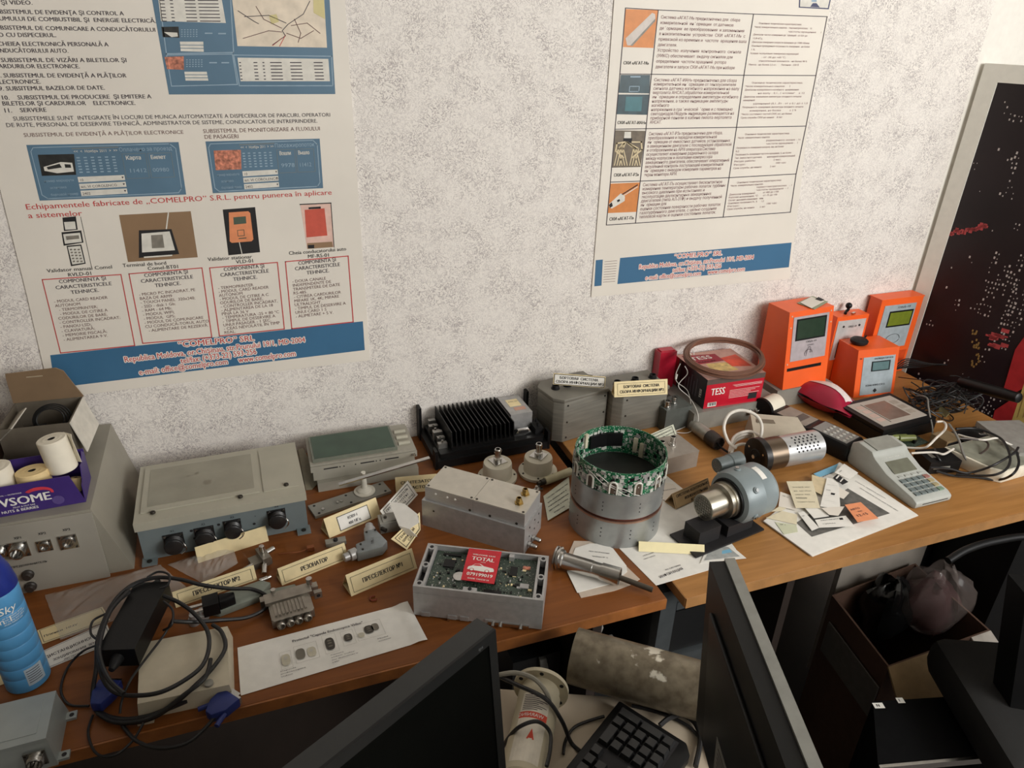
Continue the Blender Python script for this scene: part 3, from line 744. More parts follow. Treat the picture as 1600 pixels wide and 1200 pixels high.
for (px, py, rad, kind) in ((29, 858, .0105, 0), (70, 852, .0075, 1), (107, 846, .0095, 1), (0, 861, .008, 0)):
    x, z = panelpt(px, py)
    connector(r, 'socket', (x, -.0035, z), (0, -1, 0), rad, .014 if kind == 0 else .006, [m_steel, m_screw], False, rad * 1.4)
for px, py in ((44, 897), (55, 934)):
    x, z = panelpt(px, py); z = max(z, .012); mb = MB()
    mb.lathe([(.0088, 0), (.0088, .003), (.0068, .0045), (.0066, .009), (.0055, .0105), (0, .0105)], (x, -.0035, z), (0, -1, 0), 20)
    mb.build('fuse_knob', M('dark_knob', (52, 46, 42), 0.4), r)
mb = MB()
for t, px, py, h in (('ХР1', 22, 843, .0042), ('ХР2', 60, 836, .0042), ('ХР3', 98, 830, .0042), ('ПРЕДОХРАНИТЕЛЬ', 18, 888, .0036), ('1', 49, 924, .004)):
    x, z = panelpt(px, py); mb.text(t, (x, -.0040, z), X, Z, h, None, 'l', 0, .03)
mb.build('panel_lettering', [m_ink], r)
# ---- open cardboard box and the things in cartons on the cabinet
card_in = M('brown_cardboard', (132, 108, 82), 0.8, var=0.08, scale=20)
card_out = M('white_board', (206, 200, 188), 0.7)
ctop = DT + CH + .0005
def ctp(px, py, h): return P(px, py, CH + h)
bx = Fr((36, 700), (118, 722), CH)
bA = Vector((-.448, -.150, ctop))
f = At(bA, -3)
r = thing('cardboard_box', 'open cardboard box with raised brown flap, on the grey cabinet', 'box', f)
W_, D_, H_ = .108, .10, .085
mb = MB(); mb.box(0, W_, 0, D_, 0, .002)
mb.box(0, W_, 0, .002, .002, H_); mb.box(0, .002, .002, D_, .002, H_); mb.box(W_ - .002, W_, .002, D_, .002, H_); mb.box(.002, W_ - .002, D_ - .002, D_, .002, H_)
mb.build('carton', [M('grey_inside_board', (96, 88, 76), 0.8)], r)
mb = MB(); mb.prism([(-.002, 0), (W_ + .002, 0), (W_ - .006, .030), (W_ - .014, .062), (W_ - .024, .070), (.006, .066), (.004, .055)], 0, .002, 'y')
fl = mb.build('flap', [card_in], r); fl.location = (0, D_ - .001, H_); fl.rotation_euler = (R_(14), 0, 0)
mb = MB(); mb.box(.035, .060, -.0008, 0, .055, .057); sm = mb.build('staple', [M('staple_strip', (176, 160, 136), .4)], fl)
mb = MB(); mb.hexa([(W_, 0.0, .0), (W_ + .014, .0, -.06), (W_ + .016, D_ - .01, -.055), (W_, D_ - .004, .0), (W_ + .0015, .0, .001), (W_ + .0155, .0, -.06), (W_ + .0175, D_ - .01, -.055), (W_ + .0015, D_ - .004, .001)])
s_ = mb.build('side_flap', [card_out], r); s_.location = (0, 0, H_)
mb = MB(); mb.hexa([(0, 0.0, .0), (.022, .0, .02), (.026, D_ - .03, .022), (0, D_ - .004, .0), (-.0015, .0, .001), (.0205, .0, .021), (.0245, D_ - .03, .023), (-.0015, D_ - .004, .001)])
s_ = mb.build('side_flap', [card_out], r); s_.location = (.001, 0, H_ - .02)
c = f.m @ Vector((.068, .05, .07)); mb = MB()
for i in range(4):
    rad = .030 - i * .003
    mb.tube([(rad * math.cos(t) * 1.0, .4 * rad * math.sin(t) - .004 * i, rad * math.sin(t) * .8 + i * .002) for t in [j * math.pi / 6 for j in range(12)]], .0012, 6, closed=True, sub=3)
mb.lathe([(0, -.02), (.012, -.02), (.014, .0), (.008, .012), (.004, .02), (0, .02)], (-.03, .0, -.02), (1, .2, .5), 14)
tag(mb.build('cable', [m_dark], fr=At(c)), 'thin black cable coiled inside the open cardboard box', 'cable')
f = At((-.560, -.175, ctop), 4)
maroon = M('maroon_cardboard', (84, 26, 30), 0.55)
r = thing('carton', 'maroon carton with a torn white corner at the left edge, behind the paper rolls', 'box', f)
mb = MB(); mb.hexa([(0, 0, 0), (.088, 0, 0), (.088, .10, 0), (0, .10, 0), (0, 0, .072), (.094, .0, .078), (.088, .10, .085), (0, .10, .08)], .001); mb.build('body', maroon, r)
mb = MB(); mb.slab([(0.0, .02, .0815), (.05, .018, .082), (.056, .05, .085), (.04, .07, .085), (0, .07, .083)], .0008); mb.build('torn_corner', card_out, r)
mb = MB(); mb.hexa([(.092, .002, .03), (.104, .0, .02), (.102, .09, .02), (.09, .095, .03), (.096, .002, .08), (.110, .0, .074), (.1, .09, .08), (.09, .095, .085)]); mb.build('side_flap', M('maroon_inside', (116, 84, 72), .7), r)
# purple snack carton on the cabinet's front
pur = M('purple_carton', (62, 42, 112), 0.42, var=0.05)
A = P(-62, 828, CH + .0); Bp = P(122, 792, CH)
f = At((-.475, -.284, ctop), 2.5)
bw = .160
r = thing('snack_carton', 'purple snack carton with torn right side, on the front of the grey cabinet', 'box', f)
bh = .056
mb = MB(); mb.hexa([(0, -.0, 0), (bw, 0, 0), (bw, .0012, 0), (0, .0012, 0), (0, -.004, bh), (bw - .012, -.004, bh), (bw - .012, -.0028, bh), (0, -.0028, bh)])
mb.box(0, bw, .0012, .075, 0, .0015); mb.box(0, .0012, .0012, .075, 0, bh)
mb.prism([(.0012, .0015), (.075, .0015), (.075, .05), (.06, .062), (.045, .05), (.03, .052), (.018, .032), (.006, .03)], bw - .0012, bw, 'x')
mb.box(0, bw, .0738, .075, .0015, bh + .002)
mb.build('carton', pur, r)
mb = MB()
fy = lambda z: -.0002 - .004 * z / bh - .0003
u = Vector((0, -.004 / bh, 1)).normalized()
for t, x, z, h, b_ in (("AWSOME", bw - .138, .0180, .0152, .06), ("FRUIT & NUT BAR", bw - .098, .0125, .0026, .02), ("NUTS & BERRIES", bw - .115, .0055, .0048, .03), ("NATURAL — NUTRITIOUS", bw - .118, .0385, .0022, .02)):
    mb.text(t, (x, fy(z), z), X, u, h, None, 'l', 0, b_ * .5)
mb.build('white_lettering', [m_white], r)
mb = MB()
pts = [(bw - .058 + .020 * math.cos(t), .033 + .012 * math.sin(t)) for t in [R_(a) for a in range(150, -30, -15)]] + [(bw - .058 + .016 * math.cos(t), .033 + .006 * math.sin(t)) for t in [R_(a) for a in range(-15, 160, 20)]]
mb.face([(x, fy(z) - .0002, z) for x, z in pts])
mb.build('red_swirl', [M('swirl_red', (206, 60, 76), .5)], r)
mb = MB(); mb.lathe([(0, 0), (.0085, 0)], (bw - .036, fy(.014) - .0002, .014), u.cross(X), 20); mb.build('seal', [M('seal_violet', (92, 74, 136), .5)], r)
rollp = M('roll_paper', (226, 218, 200), 0.8, var=0.03)
rollc = M('cream_roll_paper', (226, 200, 148), 0.8, var=0.03)
def roll(name, label, p, ax, rad, ln, mat, group=None, tail=True):
    fr = At(p); r = thing(name, label, 'paper roll', fr, group)
    mb = MB(); a = Vector(ax).normalized()
    pr = [(.0055, ln - .012), (.0055, ln)]
    pr = [(0, 0), (rad - .001, 0), (rad, .001), (rad, ln - .001), (rad - .001, ln)]
    for i in range(4): pr += [(rad * (.85 - i * .16), ln - .0003 * (i % 2)), (rad * (.82 - i * .16), ln)]
    pr += [(.0058, ln), (.0056, ln - .02), (0, ln - .02)]
    mb.lathe(pr, (0, 0, 0), a, 36)
    mb.build('roll', mat, r)
    mb = MB(); mb.ring(a * (ln - .019), a, .0056, .0044, .0185, 18); mb.lathe([(0, 0), (.0045, 0)], a * (ln - .0185), a, 16); mb.build('core', M('dark_core', (40, 34, 28), .6), r)
    if tail:
        mb = MB(); q = a.to_track_quat('Z', 'X').to_matrix()
        mb.slab([q @ Vector(v) for v in ((.004, rad * .99, .002), (rad * 1.05, rad * .75, .004), (rad * 1.25, rad * .55, ln - .006), (rad * 1.15, rad * .72, ln), (.004, rad * .99, ln))], .0006)
        mb.build('loose_end', mat, r)
    return r
g = 'paper rolls in the purple carton'
roll('receipt_roll', 'white receipt roll with loose end, standing at the right end of the purple carton', (-.343, -.240, ctop + .046), (-.10, .06, 1), .0215, .057, rollp, g)
roll('receipt_roll', 'white receipt roll at the left edge of the photo, in the purple carton', (-.431, -.252, ctop + .016), (-.05, .05, 1), .0245, .057, rollp, g, False)
roll('receipt_roll', 'cream receipt roll lying low between the two white rolls', (-.3825, -.255, ctop + .006), (-.02, .1, 1), .0235, .052, rollc, g, False)
roll('receipt_roll', 'small yellowed roll end under the right white roll in the torn carton', (-.334, -.2435, ctop + .002), (.15, .3, 1), .008, .024, rollc, g, False)
# ---- blue aerosol can
cb = P(50, 1070, 0); f = At((cb.x - .006, cb.y + .012, DT), -10)
r = thing('aerosol_can', 'light blue aerosol can with a dark blue cap at the left edge of the desk', 'spray can', f)
skyb = M('sky_blue_can', (80, 144, 192), 0.35, var=0.04); navy = M('navy_cap', (26, 42, 120), 0.35)
R0 = .0275
mb = MB(); pr = [(0, .001), (R0 - .003, 0), (R0, .003)]
for i in range(7):
    z = .025 + i * .019; pr += [(R0, z), (R0 - .0007, z + .0012), (R0, z + .0024)]
pr += [(R0, .165), (R0 - .002, .170), (0, .171)]
mb.lathe(pr, (0, 0, 0), Z, 40); mb.build('can', skyb, r)
mb = MB(); mb.lathe([(R0 - .002, .1695), (R0 + .0004, .171), (R0 + .0004, .176), (R0 - .003, .198), (R0 - .008, .214), (R0 - .012, .216), (R0 - .013, .209), (0, .207)], (0, 0, 0), Z, 40)
mb.box(-.006, .006, -.024, -.012, .205, .2165, .002)
mb.build('cap', navy, r)
mb = MB()
def wrap_text(mb, t, a0, z, h, rad, k=0, bold=.02, shear=0.0):
    vv, ff_, nat = glyphs(t); s_ = h / .69
    mb.add([(rad * math.cos(a0 + x * s_ / rad + shear * y * s_ / rad), rad * math.sin(a0 + x * s_ / rad + shear * y * s_ / rad), z + y * s_) for x, y in vv], ff_, k)
RL = R0 + .0003
wrap_text(mb, 'blue', R_(-112), .148, .009, RL, 0, shear=.2); wrap_text(mb, 'Sky', R_(-70), .143, .011, RL, 0, shear=.2)
wrap_text(mb, '3 in 1', R_(-100), .129, .009, RL)
for i, t in enumerate(('air freshener spray', 'fresh mountain scent', 'for home and office', 'shake before use')): wrap_text(mb, t, R_(-64), .136 - i * .0036, .0024, RL)
mb.build('printing', [m_white], r)
mb = MB(); n = 6
for i in range(n):
    a, b = R_(-62 + i * 8), R_(-62 + (i + 1) * 8)
    mb.face([(RL * math.cos(a), RL * math.sin(a), .012), (RL * math.cos(b), RL * math.sin(b), .012), (RL * math.cos(b), RL * math.sin(b), .042), (RL * math.cos(a), RL * math.sin(a), .042)], 0)
for i in range(6):
    a, b = R_(-58), R_(-22)
    q = [R_(-58 + j * 6) for j in range(7)]; z = .017 + i * .004; RR = RL + .0002
    for j in range(6): mb.face([(RR * math.cos(q[j]), RR * math.sin(q[j]), z), (RR * math.cos(q[j + 1]), RR * math.sin(q[j + 1]), z), (RR * math.cos(q[j + 1]), RR * math.sin(q[j + 1]), z + .0012), (RR * math.cos(q[j]), RR * math.sin(q[j]), z + .0012)], 1)
mb.build('side_label', [M('label_silver', (176, 190, 200), .4), m_txt], r)
# ---- die cast box at the lower left corner
f = Fr((0, 1172), (72, 1153), .045, 0.0)
f.shift(-.13, 0, 0)
r = thing('diecast_box', 'pale grey diecast box with a round socket at the bottom left corner', 'box', f)
dcm = M('diecast_grey', (158, 164, 162), 0.45, 0.3, var=0.07, scale=25)
W_ = f.L + .13
mb = MB(); mb.hexa([(0, -.006, 0), (W_ + .004, -.006, 0), (W_ + .004, .078, 0), (0, .078, 0), (0, 0, .040), (W_, 0, .040), (W_, .073, .040), (0, .073, .040)], .002); mb.build('body', dcm, r)
mb = MB(); mb.box(0, W_, -.001, .074, .0405, .046, .0015); mb.box(0, W_ - .012, .010, .064, .046, .0468, .0003); mb.build('lid', dcm, r)
for y in (.004, .066):
    mb = MB(); mb.box(W_ + .002, W_ + .016, y - .006, y + .006, 0, .004, .001); mb.cyl((W_ + .010, y, .0035), (W_ + .010, y, .0045), .003, n=12, k=1); mb.build('mounting_lug', [dcm, m_ink], r)
connector(r, 'socket', (W_ - .016, -.004, .020), (0, -1, .05), .009, .012, [m_steel, m_screw], False, .012)
# ---- printed card strips under the bag
def card(label, quad, h, mats, lines=(), name='printed_strip', cat='card', thick=.0008, border=False, group=None):
    """flat printed card lying on the desk: quad of pixels TL, TR, BR, BL; lines = (text, u0, v, u1, cap in metres)"""
    o = P(*quad[3], h); fr = At(o)
    q = [P(*p, h) - o for p in quad]
    mb = MB(); mb.slab(q, thick, 0)
    def L(u, v): return (q[0] * (1 - u) + q[1] * u) * (1 - v) + (q[3] * (1 - u) + q[2] * u) * v + Vector((0, 0, .0002))
    for t, u0, v, u1, cap in lines:
        a, b = L(u0, v), L(u1, v); d_ = (b - a); mb.text(t, a, d_, Vector((-d_.y, d_.x, 0)), cap, d_.length, 'l', 1, .02)
    if border:
        b0, b1 = border, .004
        for u0, v0, u1, v1 in ((b0, b0 * 2, 1 - b0, b0 * 2), (b0, 1 - b0 * 2, 1 - b0, 1 - b0 * 2), (b0, b0 * 2, b0, 1 - b0 * 2), (1 - b0, b0 * 2, 1 - b0, 1 - b0 * 2)):
            a, b = L(u0, v0), L(u1, v1); d_ = (b - a).normalized() * .0004; n_ = Vector((-d_.y, d_.x, 0))
            mb.face([a - n_, b - n_, b + n_, a + n_], 1)
    return tag(mb.build(name, mats, fr=fr), label, cat, group)
card('cream printed strip under the clear plastic bag beside the spray can', [(58, 985), (160, 948), (172, 968), (66, 1006)], .0016, [m_cream, m_txt], [('Пленки  НМУ', .05, .62, .55, .0045)], border=.03)
card('white printed strip about earth sounding, beside the spray can', [(34, 1032), (166, 972), (178, 1003), (76, 1044)], .0012, [m_white, m_txt],
     [('ДИСТАНЦИОННОГО', .14, .46, .82, .0056), ('ЗОНДИРОВАНИЯ  ЗЕМЛИ', .16, .74, .85, .0048), ('институт', .26, .9, .5, .003)], border=.025)
card('cream card corner behind the spray can base', [(-40, 1032), (10, 1028), (28, 1060), (-20, 1078)], .001, [m_cream, m_txt])
# ---- clear plastic bags
def bag(name, label, quads, h0, amp, mat, seed, n=34):
    """crumpled film: sheet over a pixel quad with folds"""
    rnd = random.Random(seed); o = P(*quads[3], h0); q = [P(*p, h0) - o for p in quads]
    ph = [(rnd.uniform(4, 26), rnd.uniform(4, 26), rnd.uniform(0, 6), rnd.uniform(.3, 1)) for _ in range(7)]
    def hz(u, v):
        e = min(u, 1 - u, v, 1 - v); s_ = sum(w * abs(math.sin(a * u + b * v + c)) for a, b, c, w in ph) / 4
        return amp * (s_ * min(1, e * 6) + .9 * min(1, e * 3.5))
    vs_ = []
    for j in range(n + 1):
        for i in range(n + 1):
            u, v = i / n, j / n
            p = (q[0] * (1 - u) + q[1] * u) * (1 - v) + (q[3] * (1 - u) + q[2] * u) * v
            vs_.append(p + Vector((rnd.uniform(-1, 1) * .0005, rnd.uniform(-1, 1) * .0005, hz(u, v))))
    fs = [(j * (n + 1) + i, j * (n + 1) + i + 1, (j + 1) * (n + 1) + i + 1, (j + 1) * (n + 1) + i) for j in range(n) for i in range(n)]
    mb = MB(); mb.add(vs_, fs, 0)
    return tag(mb.build(name, mat, fr=At(o), sharp=.3), label, 'plastic bag')
film = clear_plastic('clear_film', (226, 226, 220), 0.30)
bag('plastic_bag', 'clear crumpled plastic bag lying in front of the grey cabinet', [(70, 930), (250, 882), (300, 925), (95, 1000)], .003, .008, film, 3)
bag('plastic_bag', 'clear plastic bag draped in front of the blue grey enclosure', [(262, 882), (362, 848), (372, 880), (318, 912)], .002, .005, film, 5)
# ---- blue grey enclosure with four round sockets
f = Fr((232, 878), (478, 828)); W_ = .283; f.shift(-.009, .0, 0)
r = thing('equipment_enclosure', 'blue grey metal enclosure with four capped sockets, left of the green topped box', 'enclosure', f)
D_ = .185
mb = MB(); mb.box(.003, W_ - .003, .004, D_ - .004, .001, .066, .003); mb.build('body', m_bluegrey, r)
mb = MB(); mb.box(0, W_, 0, D_, .066, .082, .004)
x0, x1 = .010, .205
mb.box(x0, x1, .028, .172, .082, .0845, .0015)
mb.box(.212, W_ - .010, .026, .172, .082, .0838, .002)
mb.build('lid', m_lidgrey, r)
mb = MB(); mb.box(x0 + .010, x1 - .008, .042, .163, .0846, .0850)
mb.build('label_window', M('milky_window', (150, 146, 130), 0.25, var=0.10, scale=18), r)
mb = MB()
for x, y, rx in ((.118, .088, .0075), (.100, .125, .004), (.085, .12, .003)): mb.lathe([(0, .0), (rx, 0)], (x, y, .0852), Z, 14)
mb.build('window_stain', [M('window_stain', (132, 126, 110), .4)], r)
for x, y in ((.030, .022), (.172, .022), (.252, .034)):
    mb = MB(); mb.lathe([(.0045, 0), (.0045, .002), (.0035, .0032), (0, .0034)], (x, y, .0838), Z, 14); mb.box(x - .003, x + .003, y - .0004, y + .0004, .0871, .0874, k=0); mb.build('screw', m_screw, r)
for x in (.012, W_ - .012):
    for y in (-.003, D_ + .002):
        mb = MB(); mb.box(x - .012, x + .012, min(y - .010, y), y + .012, 0, .004, .0015); mb.cyl((x, y - .002, .004), (x, y - .002, .0055), .0042, n=12, k=1); mb.build('mounting_foot', [m_bluegrey, m_screw], r)
capm = M('black_dust_cap', (34, 32, 32), 0.32)
for x, z, rad in ((.055, .030, .0150), (.105, .032, .0150), (.152, .037, .0135), (.228, .040, .0145)):
    o = connector(r, 'capped_socket', (x, .004, z), (0, -1, .03), rad, .020, [capm, m_steel], True, rad * 1.08, 24)
    mb = MB(); mb.tube([(x + rad * .8, -.006, z + .005), (x + rad * 1.25, -.012, z - .004), (x + rad * 1.1, -.010, z - .014), (x + rad * .6, -.012, z - .018)], .0012, 6, sub=5); mb.build('cap_chain', m_steel, o)
mb = MB()
for t, x, z in (('Х1', .052, .050), ('Х2', .102, .052), ('Х3', .150, .055), ('Х4', .226, .060), ('+', .19, .048)): mb.text(t, (x, .0034, z), X, Z, .004, None, 'l', 0)
for x, z in ((.085, .045), (.13, .047), (.188, .034), (.088, .028)): mb.lathe([(0, 0), (.0026, 0)], (x, .0033, z), (0, -1, 0), 10)
mb.build('panel_marks', m_ink, r)
# folded grey sheet between the enclosure and the green topped box
f = At(P(478, 758)); mb = MB()
q = [P(466, 702, .03), P(474, 700, .03), P(500, 752, .004), P(487, 765, .001)]
mb.slab([p - f.o for p in q], .001); mb.slab([q[0] - f.o, q[3] - f.o, P(478, 766, .001) - f.o, P(462, 706, .012) - f.o], .001)
tag(mb.build('metal_offcut', M('drab_sheet', (132, 124, 104), .6), fr=f), 'bent drab metal sheet leaning between the enclosure and the green topped box', 'sheet')

# ---- tent cards
def tent(label, A, Bq, TL, lines, h0=0.0, inset=None, group='cream tent cards naming the exhibits', mat=None, ratio=.55, TR=None):
    """folded standing card; A, Bq pixels of the front lower corners, TL pixel of the upper left corner"""
    fr = Fr(A, Bq, h0); lo, hi = .005, .09
    for _ in range(40):
        h = (lo + hi) / 2
        if fr.loc(TL[0], TL[1], h).y > h * ratio: lo = h
        else: hi = h
    h = (lo + hi) / 2; y = h * ratio; L = fr.L
    t = .0006
    mb = MB()
    mb.hexa([(0, 0, 0), (L, 0, 0), (L, t, 0), (0, t, 0), (0, y, h), (L, y, h), (L, y + t, h - t), (0, y + t, h - t)])
    mb.hexa([(0, 2 * y, 0), (L, 2 * y, 0), (L, 2 * y - t, 0), (0, 2 * y - t, 0), (0, y + t, h), (L, y + t, h), (L, y, h - t), (0, y, h - t)])
    mb.box(0, L, t, 2 * y - t, 0, t)
    up = Vector((0, y, h)); S_ = up.length; up.normalize(); n = Vector((0, -up.z, up.y)) * .0003
    def FP(u, v): return Vector((u * L, 0, 0)) + up * (v * S_) + n
    if inset:
        u0, v0, u1, v1, white = inset
        if white: mb.face([FP(u0, v0), FP(u1, v0), FP(u1, v1), FP(u0, v1)], 2)
        for a, b in (((u0, v0), (u1, v0)), ((u1, v0), (u1, v1)), ((u1, v1), (u0, v1)), ((u0, v1), (u0, v0))):
            p, q = FP(*a) + n, FP(*b) + n; d_ = (q - p).normalized() * (.0006 if white else .0003); c_ = d_.cross(n.normalized())
            mb.face([p - d_ - c_, q + d_ - c_, q + d_ + c_, p - d_ + c_], 1)
    for tx, u0, u1, v, cap in lines:
        mb.text(tx, FP(u0, v) + n, X, up, cap, (u1 - u0) * L, 'l', 1, .035)
    return tag(mb.build('tent_card', [mat or m_cream, m_ink, m_white], fr=fr), label, 'place card', group)
tent('cream tent card reading ПРЕСЕЛЕКТОР №2, under the black cable loop', (275, 950), (402, 906), (268, 926), [('ПРЕСЕЛЕКТОР №2', .22, .80, .36, .0072)], inset=(.05, .12, .95, .82, False))
tent('cream tent card reading РЕЗОНАТОР, middle of the front row', (441, 915), (545, 873), (433, 889), [('РЕЗОНАТОР', .30, .70, .36, .0072)], inset=(.05, .12, .95, .82, False))
tent('cream tent card reading ПРЕСЕЛЕКТОР №1, nearest the red card', (549, 932), (652, 888), (537, 900), [('ПРЕСЕЛЕКТОР №1', .20, .80, .38, .0072)], inset=(.05, .12, .95, .82, False))
tent('cream tent card with a small boxed label for 400 МГц', (515, 841), (596, 806), (503, 812), [('КОВУ-1', .40, .58, .52, .0052), ('400 МГц', .39, .62, .25, .0052)], inset=(.22, .12, .80, .82, True))
tent('blank cream tent card in front of the blue grey enclosure', (310, 880), (420, 845), (303, 856), [], ratio=.35)
tent('cream tent card reading СИНТЕЗАТОР ЧАСТОТ, half behind the aluminium box', (619, 772), (684, 766), (618, 746), [('СИНТЕЗАТОР', .12, .92, .55, .0056), ('ЧАСТОТ', .30, .78, .22, .0056)])
# white boxed cards leaning against the aluminium box
def leaning(label, quad, hs, lines, name='label_card', back=m_white):
    q = [P(p[0], p[1], h) for p, h in zip(quad, hs)]; o = q[3].copy(); q = [p - o for p in q]
    mb = MB(); mb.slab(q, .0012, 0)
    nn = (q[1] - q[0]).cross(q[3] - q[0]).normalized()
    if nn.z < 0: nn = -nn
    def L(u, v, k=1): return (q[0] * (1 - u) + q[1] * u) * (1 - v) + (q[3] * (1 - u) + q[2] * u) * v + nn * (.0003 * k)
    for a, b in (((.07, .12), (.93, .12)), ((.93, .12), (.93, .88)), ((.93, .88), (.07, .88)), ((.07, .88), (.07, .12))):
        p, w_ = L(*a), L(*b); d_ = (w_ - p).normalized() * .0006; c_ = d_.cross(nn)
        mb.face([p - d_ - c_, w_ + d_ - c_, w_ + d_ + c_, p - d_ + c_], 1)
    for t, u0, u1, v, cap in lines:
        a, b = L(u0, v), L(u1, v); mb.text(t, a, b - a, nn.cross(b - a), cap, (b - a).length, 'l', 1, .03)
    return tag(mb.build(name, [back, m_ink], fr=At(o)), label, 'label card')
leaning('white boxed label reading ОБРАЗОВАТЕЛЬ ЧАСТОТЫ СВЧ, leaning highest by the aluminium box', [(594, 798), (637, 751), (653, 773), (609, 821)], [.03, .04, .016, .006],
        [('ПРЕОБРАЗОВАТЕЛЬ', .12, .88, .36, .0042), ('ЧАСТОТЫ', .3, .8, .58, .0042), ('(СВЧ - пч)', .4, .9, .80, .0042)])
leaning('white boxed label lying lowest beside the aluminium box', [(611, 842), (656, 800), (657, 828), (636, 859)], [.022, .026, .008, .002],
        [('ГЕНЕРАТОР', .12, .75, .38, .0042), ('ШУМОВОЙ', .14, .72, .62, .0042), ('СВЧ', .3, .6, .82, .0042)], back=m_cream)
f = At(P(625, 821, .02)); mb = MB()
q = [P(608, 784, .045), P(632, 787, .046), P(652, 803, .044), P(655, 816, .036), P(640, 826, .03), P(623, 821, .028)]
mb.slab([p - f.o for p in q], .0008); mb.slab([q[5] - f.o, q[4] - f.o, P(652, 838, .012) - f.o, P(634, 836, .012) - f.o], .0008)
tag(mb.build('folded_paper', m_white, fr=f), 'white folded paper flap between the two boxed labels', 'paper')

# ---- grey waveguide block half under the 400 MHz card and small silver parts
f = At(P(612, 826)); mb = MB(); mb.box(-.022, .026, -.010, .020, 0, .022, .002); mb.box(-.016, .02, -.006, .016, .022, .024, .001)
mb.cyl((-.020, -.012, .014), (-.014, -.020, .014), .004, n=10, k=1); mb.cyl((.030, .0, .012), (.040, -.006, .012), .005, n=12, k=1); mb.cyl((-.01, .005, .024), (-.01, .005, .027), .003, n=10, k=1)
tag(mb.build('waveguide_block', [m_grey, m_screw], fr=f), 'small grey metal block behind the T shaped adapter', 'metal part')
# T shaped coaxial adapter
f = Fr((559, 880), (604, 868))
r = thing('coaxial_adapter', 'grey T shaped coaxial adapter standing before the 400 МГц card', 'connector', f)
mb = MB(); mb.prism([(0, 0), (.045, 0), (.058, .012), (.052, .036), (.046, .056), (.026, .056), (.022, .030), (.004, .026)], .003, .022, 'z', .002)
for x, y in ((.012, .006), (.012, .021), (.030, .05), (.046, .05)): mb.cyl((x, y, .022), (x, y, .0235), .002, n=8, k=1)
mb.text('МК-1', (.034, .014, .0223), (0.25, 1, 0), (-1, .25, 0), .005, None, 'l', 1)
mb.build('body', [M('adapter_grey', (134, 140, 142), .4, .4), m_screw], r)
for a, b in (((.002, .013, .0125), (-.022, .008, .0125)), ((.037, .054, .0125), (.042, .080, .0125))):
    mb = MB(); mb.cyl(a, Vector(a) + (Vector(b) - Vector(a)) * .55, .0105, n=22, ch=.001); mb.cyl(Vector(a) + (Vector(b) - Vector(a)) * .55, b, .0075, n=18, ch=.001); mb.build('threaded_end', m_cast, r)

# ---- green topped display box
f = Fr((503, 770), (650, 745)); f.shift(-.006, 0, 0)
r = thing('display_box', 'grey slotted box with a green glass top, left of the black heat sink', 'electronics', f)
gb = M('putty_enamel', (158, 154, 142), .5, .1, var=.08, scale=20)
mb = MB(); mb.box(0, .205, .004, .120, 0, .020, .002); mb.build('base_tray', gb, r)
mb = MB(); mb.box(-.006, .200, .016, .122, .0205, .042, .0015); mb.build('lower_case', gb, r)
mb = MB(); mb.box(-.010, .205, .012, .122, .0425, .055, .0015)
for x in (.015, .088, .138): mb.box(x, x + .028, .0114, .0122, .046, .0485, k=1)
for x in (.047, .055, .078, .12, .128): mb.cyl((x, .0122, .047), (x, .0114, .047), .0014, n=8, k=1)
mb.build('slotted_case', [gb, m_ink], r)
mb = MB(); mb.box(-.010, .202, .014, .122, .0555, .060, .001)
for x in (.05, .1, .15): mb.box(x, x + .016, .013, .015, .056, .061, k=0)
mb.build('top_frame', gb, r)
mb = MB(); mb.box(-.004, .166, .020, .114, .0603, .0665, .001); mb.build('glass_bezel', M('bezel_drab', (112, 116, 104), .4), r)
mb = MB(); mb.box(.000, .162, .024, .110, .0667, .0672); mb.build('green_glass', M('green_glass', (54, 76, 62), 0.35, var=.15, scale=24), r)
for i in range(3):
    mb = MB(); mb.cyl((.172, .04 + i * .024, .0622), (.196, .04 + i * .024, .0622), .0045, n=14); mb.build('capacitor', M('pale_capacitor', (170, 166, 150), .4), r)
mb = MB(); mb.ring((.198, .008, .049), Z, .004, .0022, .0025, 14); mb.build('eyelet', m_steel, r)
# ---- grey mounting plate and pedestal aerial
f = Fr((493, 811), (614, 770), .0)
mb = MB(); mb.box(0, .158, 0, .040, 0, .006, .003)
for x, y in ((.010, .006), (.010, .033), (.148, .006), (.148, .033), (.075, .033), (.075, .006)): mb.cyl((x, y, .0055), (x, y, .0064), .0026, n=10, k=1)
for x in (.052, .060): mb.cyl((x, .018, .006), (x, .018, .009), .003, n=12, k=2)
mb.cyl((.02, .012, .006), (.02, .012, .009), .003, n=12, k=2)
tag(mb.build('mounting_plate', [m_grey, m_ink, m_steel], fr=f), 'flat grey mounting plate with corner holes behind the 400 МГц card', 'plate')
c = f.m @ Vector((.112, .026, .0066)); f = At(c)
r = thing('blade_aerial', 'white pedestal aerial topped with a slanted shiny strip, on the grey mounting plate', 'aerial', f)
wp = M('white_enamel', (206, 202, 190), .45)
mb = MB(); mb.lathe([(0, 0), (.021, 0), (.021, .002), (.016, .003), (.0145, .006), (.007, .010), (.0058, .014), (.0052, .036), (0, .0365)], (0, 0, 0), Z, 30); mb.build('pedestal', wp, r)
a = P(529, 758, .047) - c; b = P(671, 716, .060) - c
mb = MB(); d_ = (b - a); s_ = Vector((-d_.y, d_.x, 0)).normalized() * .0045
mb.hexa([a - s_, b - s_, b + s_, a + s_, a - s_ + Vector((0, 0, .0025)), b - s_ + Vector((0, 0, .0025)), b + s_ + Vector((0, 0, .0025)), a + s_ + Vector((0, 0, .0025))], .0005)
mb.build('strip', m_steel, r)
mb = MB(); mb.cyl((0, 0, .036), (0, 0, a.z + (b.z - a.z) * .35 + .001), .0045, n=14); mb.build('neck', wp, r)

